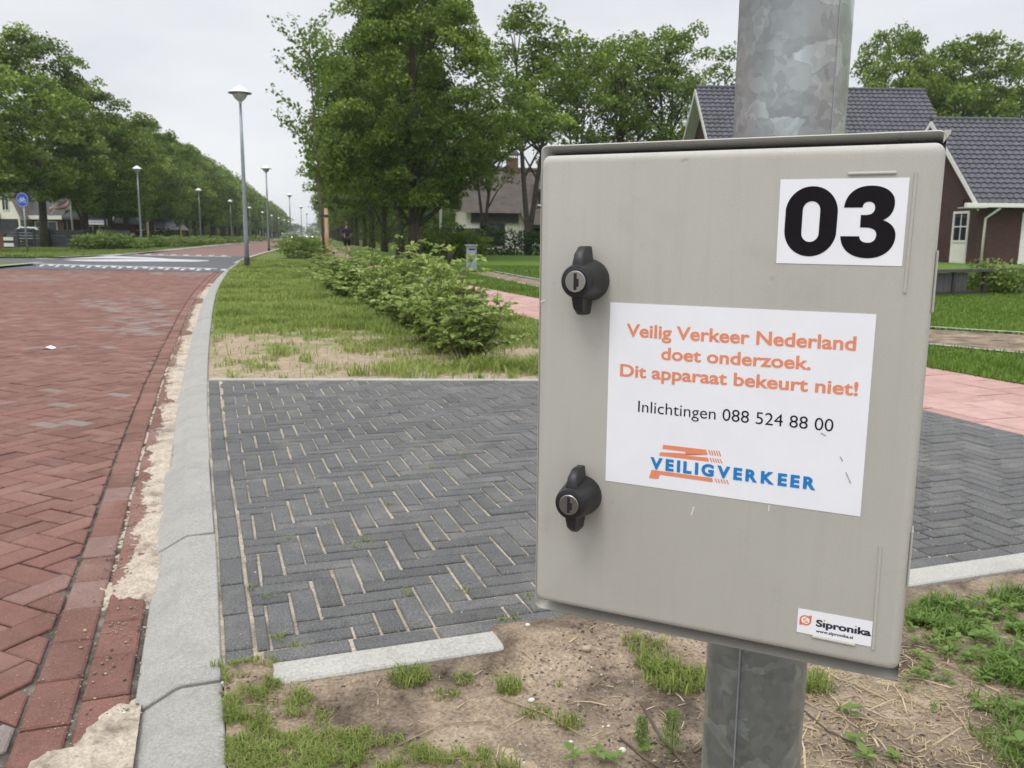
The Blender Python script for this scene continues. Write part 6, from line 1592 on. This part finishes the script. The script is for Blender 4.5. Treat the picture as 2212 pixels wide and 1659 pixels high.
parts.append(blades(P_, hh, 0.0035 + 0.0006 * yy, g, 0.9, tint=0.25 + 0.6 * fbm(xx * 1.1, yy * 1.1, 44)))
tb = MB(); sx_ = [(float(kerb_x(26.7)) + 0.05, 26.7), (-5.9, 26.2), (-5.9, 27.3), (float(kerb_x(28.2)) + 0.05, 28.2)]; tb.add([(x_, y_, -0.008) for x_, y_ in sx_], [(0, 1, 2, 3)]); o_ = tb.build('crossing_strip', MAT['asphalt']); o_['kind'] = 'structure'
V, Q, t = grow(parts); o_ = link_mesh('verge_grass', np_mesh('verge_grass', V, Q, t), MAT['grass']); o_['kind'] = 'stuff'
parts = []
n = 150000; yy = 3.5 + 27 * g.random(n) ** 1.4; lo_ = np.interp(yy, ps[:, 1], ps[:, 0]) + 1.46; xx = lo_ + g.random(n) * (2.0 + 0.55 * yy)
ui, li_ = np.interp(yy, up_l[:, 1], up_l[:, 0]), np.interp(yy, lo_l[:, 1], lo_l[:, 0])
keep = ~((xx > li_ - 0.05) & (xx < ui + 0.03) & (yy < 25)); xx, yy = xx[keep], yy[keep]
P_ = np.stack([xx, yy, np.full(len(xx), -0.003)], 1); long_ = smooth(0.5, 0.75, fbm(xx * 3, yy * 3, 46)) * (1 - smooth(0.2, 1.2, xx - np.interp(yy, ps[:, 1], ps[:, 0]) - 1.46))
parts.append(blades(P_, 0.035 + 0.06 * long_ + 0.0008 * yy, 0.005 + 0.0008 * yy, g, 0.6, tint=0.35 + 0.3 * fbm(xx * 0.7, yy * 0.7, 45)))
V, Q, t = grow(parts); o_ = link_mesh('lawn_grass', np_mesh('lawn_grass', V, Q, t), MAT['lawn_blade']); o_['kind'] = 'stuff'
# left verge beyond the table
n = 30000; yy = 36.6 + 30 * g.random(n) ** 1.4; hi_ = np.interp(yy, lf[:, 1], lf[:, 0]) - 0.2; xx = hi_ - 9 * g.random(n) ** 1.2
V, Q, t = blades(np.stack([xx, yy, 0 * xx], 1), 0.11, 0.045, g, 0.6, tint=0.4); o_ = link_mesh('left_verge_grass', np_mesh('left_verge_grass', V, Q, t), MAT['grass']); o_['kind'] = 'stuff'
# small grass and weeds on the bare soil
def inpoly(x, y, poly):
    r = np.zeros(len(x), bool); j = len(poly) - 1
    for i in range(len(poly)):
        xi, yi = poly[i]; xj, yj = poly[j]
        c = ((yi > y) != (yj > y)) & (x < (xj - xi) * (y - yi) / (yj - yi + 1e-12) + xi); r ^= c; j = i
    return r
def scatter(n, poly):
    p = np.array(poly); lo_, hi_ = p.min(0), p.max(0); x = lo_[0] + (hi_[0] - lo_[0]) * g.random(n); y = lo_[1] + (hi_[1] - lo_[1]) * g.random(n); k = inpoly(x, y, poly)
    return x[k], y[k]
parts = []
pg = [G(*p, -0.01) for p in ((478, 1462), (560, 1478), (650, 1492), (760, 1560), (900, 1575), (1060, 1585), (1060, 1800), (480, 1800))]
x, y = scatter(34000, pg); x = np.maximum(x, kerb_x(y) + 0.008)
edge_d = smooth(0.0, 0.16, 0.30 - (x - kerb_x(y)))
k = (fbm(x * 9, y * 9, 51) * 0.75 + fbm(x * 30, y * 30, 52) * 0.55 + 0.16 * edge_d) > 0.68 + 0.16 * g.random(len(x)); x, y = x[k], y[k]
z = soil_h(x, y) - 0.002
parts.append(blades(np.stack([x, y, z], 1), 0.011 + 0.016 * fbm(x * 12, y * 12, 53), 0.0021, g, 1.1, tint=0.25 + 0.55 * fbm(x * 9, y * 9, 54), tvar=0.22))
def tufts(cx, cy_, r, n, h, w_, lean=0.7, tint=0.5):
    a = g.uniform(0, 2 * PI, n); q = np.sqrt(g.random(n)) * r; x = cx + q * np.cos(a); y = cy_ + q * np.sin(a) * 0.8
    return blades(np.stack([x, y, soil_h(x, y) - 0.002], 1), h, w_, g, lean, tint=tint)
for px, py, r, n, h in ((480, 1300, 0.02, 40, 0.02), (538, 1345, 0.02, 60, 0.022), (545, 1375, 0.022, 60, 0.022), (500, 1440, 0.05, 160, 0.022), (575, 1440, 0.05, 110, 0.018), (885, 1472, 0.05, 240, 0.030), (1000, 1470, 0.028, 60, 0.02), (1100, 1490, 0.03, 130, 0.035), (1395, 1400, 0.06, 160, 0.028), (1420, 1440, 0.055, 260, 0.028), (1460, 1470, 0.075, 420, 0.030), (1520, 1462, 0.04, 100, 0.025), (965, 1500, 0.03, 50, 0.02), (1090, 1650, 0.03, 50, 0.03), (1230, 1560, 0.03, 60, 0.03), (1210, 1480, 0.012, 10, 0.02), (1160, 1545, 0.035, 60, 0.022), (1755, 1480, 0.045, 150, 0.045)):
    X, Y = G(px, py, -0.01); parts.append(tufts(X, Y, r, n, h, 0.003, 0.8, 0.5))
# joints of the driveway
for px, py in ((625, 1500 - 335), (790, 1168), (1000, 1275), (1108, 1335), (770, 1180), (880, 1280), (1145, 1290), (1225, 1330), (930, 1010), (1000, 985), (480, 885), (488, 945), (575, 1290), (600, 1378), (545, 1270), (1090, 1340), (640, 1395), (840, 1090)):
    X, Y = G(px, py, 0.0); parts.append(blades(np.stack([X + g.normal(0, 0.012, 26), Y + g.normal(0, 0.012, 26), np.full(26, -0.006)], 1), 0.018, 0.0025, g, 1.0, tint=0.5))
V, Q, t = grow(parts); o_ = link_mesh('soil_grass', np_mesh('soil_grass', V, Q, t), MAT['grass']); o_['kind'] = 'stuff'
# weeds right of the pole
parts = []
pw = [G(*p, -0.01) for p in ((1958, 1318), (2060, 1290), (2330, 1270), (2400, 1430), (2330, 1530), (2140, 1470), (2020, 1400), (1955, 1400))]
x, y = scatter(14000, pw); k = (fbm(x * 6, y * 6, 61) + 0.45 * fbm(x * 22, y * 22, 62)) > 0.56 + 0.16 * g.random(len(x)); x, y = x[k], y[k]
parts.append(blades(np.stack([x, y, soil_h(x, y) - 0.003], 1), 0.022 + 0.034 * fbm(x * 7, y * 7, 63), 0.0042, g, 1.1, tint=0.45, tvar=0.25))
pw2 = [G(*p, -0.01) for p in ((2000, 1480), (2330, 1540), (2500, 1800), (2080, 1800))]
x, y = scatter(3500, pw2); k = fbm(x * 8, y * 8, 64) > 0.56 + 0.08 * g.random(len(x)); x, y = x[k], y[k]
parts.append(blades(np.stack([x, y, soil_h(x, y) - 0.003], 1), 0.028, 0.004, g, 0.9, tint=0.45))
V, Q, t = grow(parts)
# broad-leaved seedlings
LC, LA, LN, LS, LT = [], [], [], [], []
seeds = [(1835, 1540, 0.035, 5), (1850, 1610, 0.03, 5), (1870, 1650, 0.035, 5), (1930, 1640, 0.03, 5), (2130, 1390, 0.035, 6), (2160, 1330, 0.035, 7), (2060, 1370, 0.03, 6), (2190, 1360, 0.04, 7), (2190, 1540, 0.035, 6), (2120, 1530, 0.03, 6), (1955, 1480, 0.02, 4), (2010, 1330, 0.03, 6), (2120, 1300, 0.03, 6), (1395, 1620, 0.03, 5), (1330, 1650, 0.03, 5), (2200, 1620, 0.04, 6), (1240, 1640, 0.04, 4), (1290, 1640, 0.03, 5)]
for _ in range(150): 
    seeds.append((g.uniform(1960, 2330), g.uniform(1300, 1470), g.uniform(0.015, 0.032), 5))
for px, py, L, m in seeds:
    X, Y = G(px, py, -0.01); Z = float(soil_h(np.array([X]), np.array([Y]))[0]); a = g.uniform(0, 6.28) + np.arange(m) * 2.4; hz = L * g.uniform(0.3, 0.9) * (0.4 + np.arange(m) / m)
    A = unit(np.stack([np.cos(a), np.sin(a), np.full(m, 0.35)], 1)); Nn = np.array([0, 0, 1.0]) + g.normal(0, 0.15, (m, 3)); Nn = unit(Nn - A * (Nn * A).sum(1)[:, None])
    LC.append(np.stack([np.full(m, X), np.full(m, Y), Z + hz], 1)); LA.append(A); LN.append(Nn); LS.append(L * g.uniform(0.6, 1.1, m)); LT.append(np.clip(g.normal(0.6, 0.15, m), 0, 1))
V2, Q2 = folded(np.concatenate(LC), np.concatenate(LA), np.concatenate(LN), np.concatenate(LS), 0.5); t2 = np.concatenate(LT)
V, Q, t = grow([(V, Q, t), (V2, Q2, np.concatenate([t2, t2]))])
o_ = link_mesh('weeds', np_mesh('weeds', V, Q, t), MAT['weed']); o_['kind'] = 'stuff'
# two feathery plants left of the pole foot
def feather(px, py, h, lab):
    X, Y = G(px, py, -0.01); r = thing('feathery_weed', lab, 'weed', (X, Y, float(soil_h(np.array([X]), np.array([Y]))[0])), 0, 'feathery weeds by the pole foot')
    n = 480; z = h * g.random(n) ** 0.8; a = g.uniform(0, 6.28, n); d = np.stack([np.cos(a), np.sin(a), np.full(n, 0.55)], 1); L = 0.35 * h * (1 - 0.6 * z / h) * g.uniform(0.3, 1, n); P_ = d * L[:, None]; P_[:, 2] += z
    V, Q, t = blades(P_, h * 0.13, 0.0012, g, 1.2, tint=0.35); link_mesh('foliage', np_mesh('foliage', V, Q, t), MAT['weed'], r)
    mb = MB(); mb.tube([(0, 0, -0.01), (0.002, 0, h * 0.9)], [0.0018, 0.0008], 5); mb.build('stem', MAT['weed'], r)
feather(1450, 1625, 0.085, 'taller feathery green weed right beside the pole foot'); feather(1385, 1612, 0.06, 'shorter feathery green weed left of the taller one by the pole')
# straw, pebbles and clods
def flakes(n, poly, L, w_, name, mat, seed, tl=(0.2, 0.9)):
    x, y = scatter(n, poly); m = len(x); a = g.uniform(0, PI, m); d = np.stack([np.cos(a), np.sin(a), g.normal(0, 0.10, m)], 1); s_ = np.stack([-np.sin(a), np.cos(a), np.zeros(m)], 1)
    l = (L * g.uniform(0.3, 1.3, m) ** 1.5)[:, None]; ww = (w_ * g.uniform(0.6, 1.4, m))[:, None]; P_ = np.stack([x, y, soil_h(x, y) + 0.002], 1); bend = np.array([0, 0, 1.0]) * l * 0.08
    V = np.stack([P_ - d * l - s_ * ww, P_ - d * l + s_ * ww, P_ - s_ * ww + bend, P_ + s_ * ww + bend, P_ + d * l + s_ * l * 0.12 - s_ * ww * 0.6, P_ + d * l + s_ * l * 0.12 + s_ * ww * 0.6], 1).reshape(-1, 3)
    i = np.arange(m)[:, None] * 6; Q = np.concatenate([i + [0, 1, 3, 2], i + [2, 3, 5, 4]], 0); t = g.uniform(*tl, m)
    o_ = link_mesh(name, np_mesh(name, V, Q, np.concatenate([t, t])), mat); o_['kind'] = 'stuff'
near_soil = [G(*p, -0.01) for p in ((476, 1480), (1040, 1450), (1300, 1350), (1950, 1310), (2400, 1270), (2600, 1900), (476, 1900))]
right_soil = [G(*p, -0.01) for p in ((1700, 1430), (1960, 1380), (2330, 1500), (2500, 1900), (1700, 1900))]
flakes(900, near_soil, 0.014, 0.0011, 'straw_litter', MAT['straw'], 1); flakes(3800, right_soil, 0.014, 0.0010, 'straw', MAT['straw'], 2)
flakes(150, right_soil, 0.05, 0.0016, 'long_straw', MAT['straw'], 3, (0.5, 1)); flakes(45, near_soil, 0.05, 0.0015, 'loose_stalks', MAT['straw'], 4, (0.5, 1.0))
ico = bmesh.new(); bmesh.ops.create_icosphere(ico, subdivisions=1, radius=1.0); IV = np.array([v.co[:] for v in ico.verts]); IF = np.array([[v.index for v in f.verts] for f in ico.faces]); ico.free()
def stones(x, y, z, r, tint, name, mat, flatten=0.6):
    m = len(x); sc = np.stack([r * g.uniform(0.7, 1.4, m), r * g.uniform(0.7, 1.3, m), r * flatten * g.uniform(0.7, 1.2, m)], 1)
    jit = 1 + g.normal(0, 0.12, (m, len(IV), 1)); V = IV[None] * jit * sc[:, None, :]; a = g.uniform(0, 6.28, m); c, s_ = np.cos(a)[:, None], np.sin(a)[:, None]
    V = np.stack([V[..., 0] * c - V[..., 1] * s_, V[..., 0] * s_ + V[..., 1] * c, V[..., 2]], -1) + np.stack([x, y, z], 1)[:, None, :]
    F = (IF[None] + (np.arange(m) * len(IV))[:, None, None]).reshape(-1, 3)
    o_ = link_mesh(name, np_mesh(name, V.reshape(-1, 3), F, np.repeat(tint, len(IF))), mat, None, True); o_['kind'] = 'stuff'; return o_
x, y = scatter(9000, near_soil); k = fbm(x * 3, y * 3, 71) > 0.40 + 0.25 * g.random(len(x)); x, y = x[k], y[k]; r = 0.0016 + 0.0035 * g.random(len(x)) ** 3
stones(x, y, soil_h(x, y), r, g.choice([0.05, 0.15, 0.3, 0.4, 0.5, 0.62, 0.95], len(x), p=[0.2, 0.2, 0.2, 0.15, 0.1, 0.1, 0.05]), 'grit', MAT['pebble'])
x, y = scatter(7000, near_soil); k = fbm(x * 2.4 + 5, y * 2.4, 73) > 0.46 + 0.2 * g.random(len(x)); x, y = x[k], y[k]; r = 0.003 + 0.006 * g.random(len(x)) ** 2.5
stones(x, y, soil_h(x, y) - 0.001, r, np.full(len(x), 0.5), 'soil_clods', MAT['soil'], 0.7)
x, y = scatter(9000, near_soil); k = fbm(x * 3.1 + 2, y * 3.1, 75) > 0.44 + 0.22 * g.random(len(x)); x, y = x[k], y[k]
flat_crumb = stones(x, y, soil_h(x, y), 0.0014 + 0.003 * g.random(len(x)) ** 2, g.uniform(0, 0.12, len(x)), 'dark_crumbs', MAT['crumb'], 0.6)
# gutter grit
qs = g.uniform(5.0, 6.6, 1500); od = 0.17 + 0.07 * g.random(1500) ** 1.3; x = np.interp(qs, seg, KP[:, 0]) - np.interp(qs, seg, T[:, 1]) * od; y = np.interp(qs, seg, KP[:, 1]) + np.interp(qs, seg, T[:, 0]) * od
k = y < 1.78; stones(x[k], y[k], np.full(k.sum(), ROAD_Z + 0.011), 0.0013 + 0.0035 * g.random(k.sum()) ** 3, g.choice([0.02, 0.08, 0.3, 0.5, 0.95], k.sum()), 'gutter_gravel', MAT['pebble'])
qs = g.uniform(5.8, 20, 2600); od = g.uniform(0.18, 0.34, 2600); x = np.interp(qs, seg, KP[:, 0]) - np.interp(qs, seg, T[:, 1]) * od; y = np.interp(qs, seg, KP[:, 1]) + np.interp(qs, seg, T[:, 0]) * od
stones(x, y, np.full(len(x), ROAD_Z + 0.004), 0.0015 + 0.003 * g.random(len(x)) ** 2, g.choice([0.02, 0.2, 0.4, 0.6], len(x)), 'gutter_grit', MAT['pebble'])
n = 16000; qs = 3.6 + 14 * g.random(n) ** 1.6; od = 0.17 + 0.30 * g.random(n) ** 1.7; x = np.interp(qs, seg, KP[:, 0]) - np.interp(qs, seg, T[:, 1]) * od; y = np.interp(qs, seg, KP[:, 1]) + np.interp(qs, seg, T[:, 0]) * od
k = fbm(x * 4, y * 4, 81) > 0.30 + 0.30 * g.random(n); x, y = x[k], y[k]
stones(x, y, np.full(len(x), ROAD_Z + 0.0022), 0.0006 + 0.0016 * g.random(len(x)) ** 2.5, g.uniform(0.5, 0.75, len(x)), 'sand_grains', MAT['sand'], 0.5)
n = 9000; x = g.uniform(-2.2, 2.6, n); y = 1.9 + 4.1 * g.random(n) ** 1.3; k = (x > kerb_x(y) + 0.03) & (uv(x, y)[1] > 0.02) & (fbm(x * 2.2, y * 2.2, 83) > 0.40 + 0.25 * g.random(n)); x, y = x[k], y[k]
stones(x, y, np.full(len(x), 0.0005), 0.0008 + 0.0016 * g.random(len(x)) ** 2, g.uniform(0.3, 0.75, len(x)), 'blown_sand', MAT['sand'], 0.5)
# single stones one can point at
def pebble(px, py, r, tint, lab, flat_=0.65):
    X, Y = G(px, py, -0.005); mb = MB(); gg = np.random.default_rng(int(px)); V = IV * (1 + gg.normal(0, 0.1, (len(IV), 1))) * [r, r * 0.8, r * flat_]
    mb.add([tuple(v) for v in V], [tuple(f) for f in IF], tint); o_ = mb.build('stone', MAT['pebble'], None, True); o_.location = (X, Y, float(soil_h(np.array([X]), np.array([Y]))[0]) + r * 0.3)
    m_ = o_.modifiers.new('round', 'SUBSURF'); m_.levels = 1; m_.render_levels = 2
    tag(o_, lab, 'stone', 'single stones on the bare soil')
pebble(1266, 1408, 0.016, 0.55, 'largest grey stone on the sand below the cabinet'); pebble(1148, 1509, 0.010, 0.95, 'rounded white stone on the sand beside a dark hollow'); pebble(1183, 1472, 0.006, 0.12, 'small bluish stone between the grey and the white stones'); pebble(1140, 1368, 0.009, 0.9, 'cream stone close to the driveway edge under the cabinet')
pebble(1345, 1614, 0.011, 0.95, 'white stone beside the feathery weeds')
# bits on the paving
x = g.uniform(-2, 2.5, 420); y = g.uniform(1.9, 6, 420); k = (x > kerb_x(y) + 0.05) & (uv(x, y)[1] > 0.05); stones(x[k], y[k], np.full(k.sum(), 0.001), 0.0012 + 0.0025 * g.random(k.sum()) ** 3, g.choice([0.5, 0.95], k.sum()), 'paving_grit', MAT['pebble'])
# branches and sticks
def stick(pts, r, lab, grp='dry sticks on the soil'):
    P_ = []
    for px, py, h in pts:
        X, Y = G(px, py, -0.005); P_.append((X, Y, float(soil_h(np.array([X]), np.array([Y]))[0]) + h))
    mb = MB(); mb.tube(P_, [r] * (len(P_) - 1) + [r * 0.6], 6); o_ = mb.build('stick', MAT['straw'] if r < 0.0022 else MAT['twig'], None, True); tag(o_, lab, 'stick', grp)
stick([(1385, 1535, 0.02), (1430, 1595, 0.008), (1490, 1655, 0.002)], 0.0035, 'thick brown twig lying left of the pole foot')
stick([(1340, 1588, 0.004), (1390, 1630, 0.004), (1450, 1665, 0.002)], 0.0026, 'thinner brown twig below the thick one left of the pole')
stick([(1080, 1505, 0.004), (1180, 1540, 0.004), (1270, 1590, 0.004)], 0.0018, 'straw stalk across the dark soil left of the pole')
stick([(1500, 1620, 0.004), (1600, 1555, 0.006), (1720, 1538, 0.003)], 0.0026, 'pale bent twig behind the pole foot'); stick([(1735, 1530, 0.004), (1790, 1575, 0.004), (1890, 1625, 0.004)], 0.0022, 'long straw stalk right of the pole foot')
stick([(1820, 1590, 0.004), (1990, 1655, 0.004)], 0.0028, 'pale reed stalk at the bottom right of the pole')
stick([(860, 1605, 0.004), (960, 1560, 0.006), (1060, 1552, 0.004)], 0.0015, 'grey bent stalk on the grass below the concrete slab'); stick([(1450 / 1.0, 1655, 0.003), (1060, 1625, 0.003), (930, 1635, 0.003)][1:], 0.0018, 'short pale stalk near the bottom edge of the grass')
stick([(485, 1360, 0.004), (545, 1385, 0.01)], 0.0014, 'thin straw beside the kerb at the paving corner')
# litter
X, Y = G(105, 754, ROAD_Z); V = []; 
mb = MB(); mb.add([(-0.055, -0.03, 0.004), (0.0, -0.04, 0.022), (0.06, -0.028, 0.006), (0.06, 0.03, 0.012), (0.0, 0.036, 0.03), (-0.055, 0.03, 0.008)], [(0, 1, 4, 5), (1, 2, 3, 4)]); mb.v += []
o_ = mb.build('paper_scrap', MAT['paper']); o_.location = (X, Y, ROAD_Z); o_.rotation_euler = (0, 0, R_(-10)); m_ = o_.modifiers.new('thickness', 'SOLIDIFY'); m_.thickness = 0.002
tag(o_, 'white scrap of paper lying on the red road', 'litter')
#@@END
# ------------------------------------------------------------------ the damp air of an overcast day
hm = bpy.data.materials.new('haze'); hm.use_nodes = True; hm.node_tree.nodes.clear()
ho = hm.node_tree.nodes.new('ShaderNodeOutputMaterial'); hv = hm.node_tree.nodes.new('ShaderNodeVolumePrincipled')
hv.inputs['Color'].default_value = (0.86, 0.90, 0.96, 1); hv.inputs['Density'].default_value = 0.00035; hv.inputs['Anisotropy'].default_value = 0.2
hm.node_tree.links.new(hv.outputs[0], ho.inputs['Volume'])
mb = MB(); mb.box(-3100, 3100, -950, 1900, -1.2, 24)
o_ = mb.build('haze', hm); o_['kind'] = 'stuff'
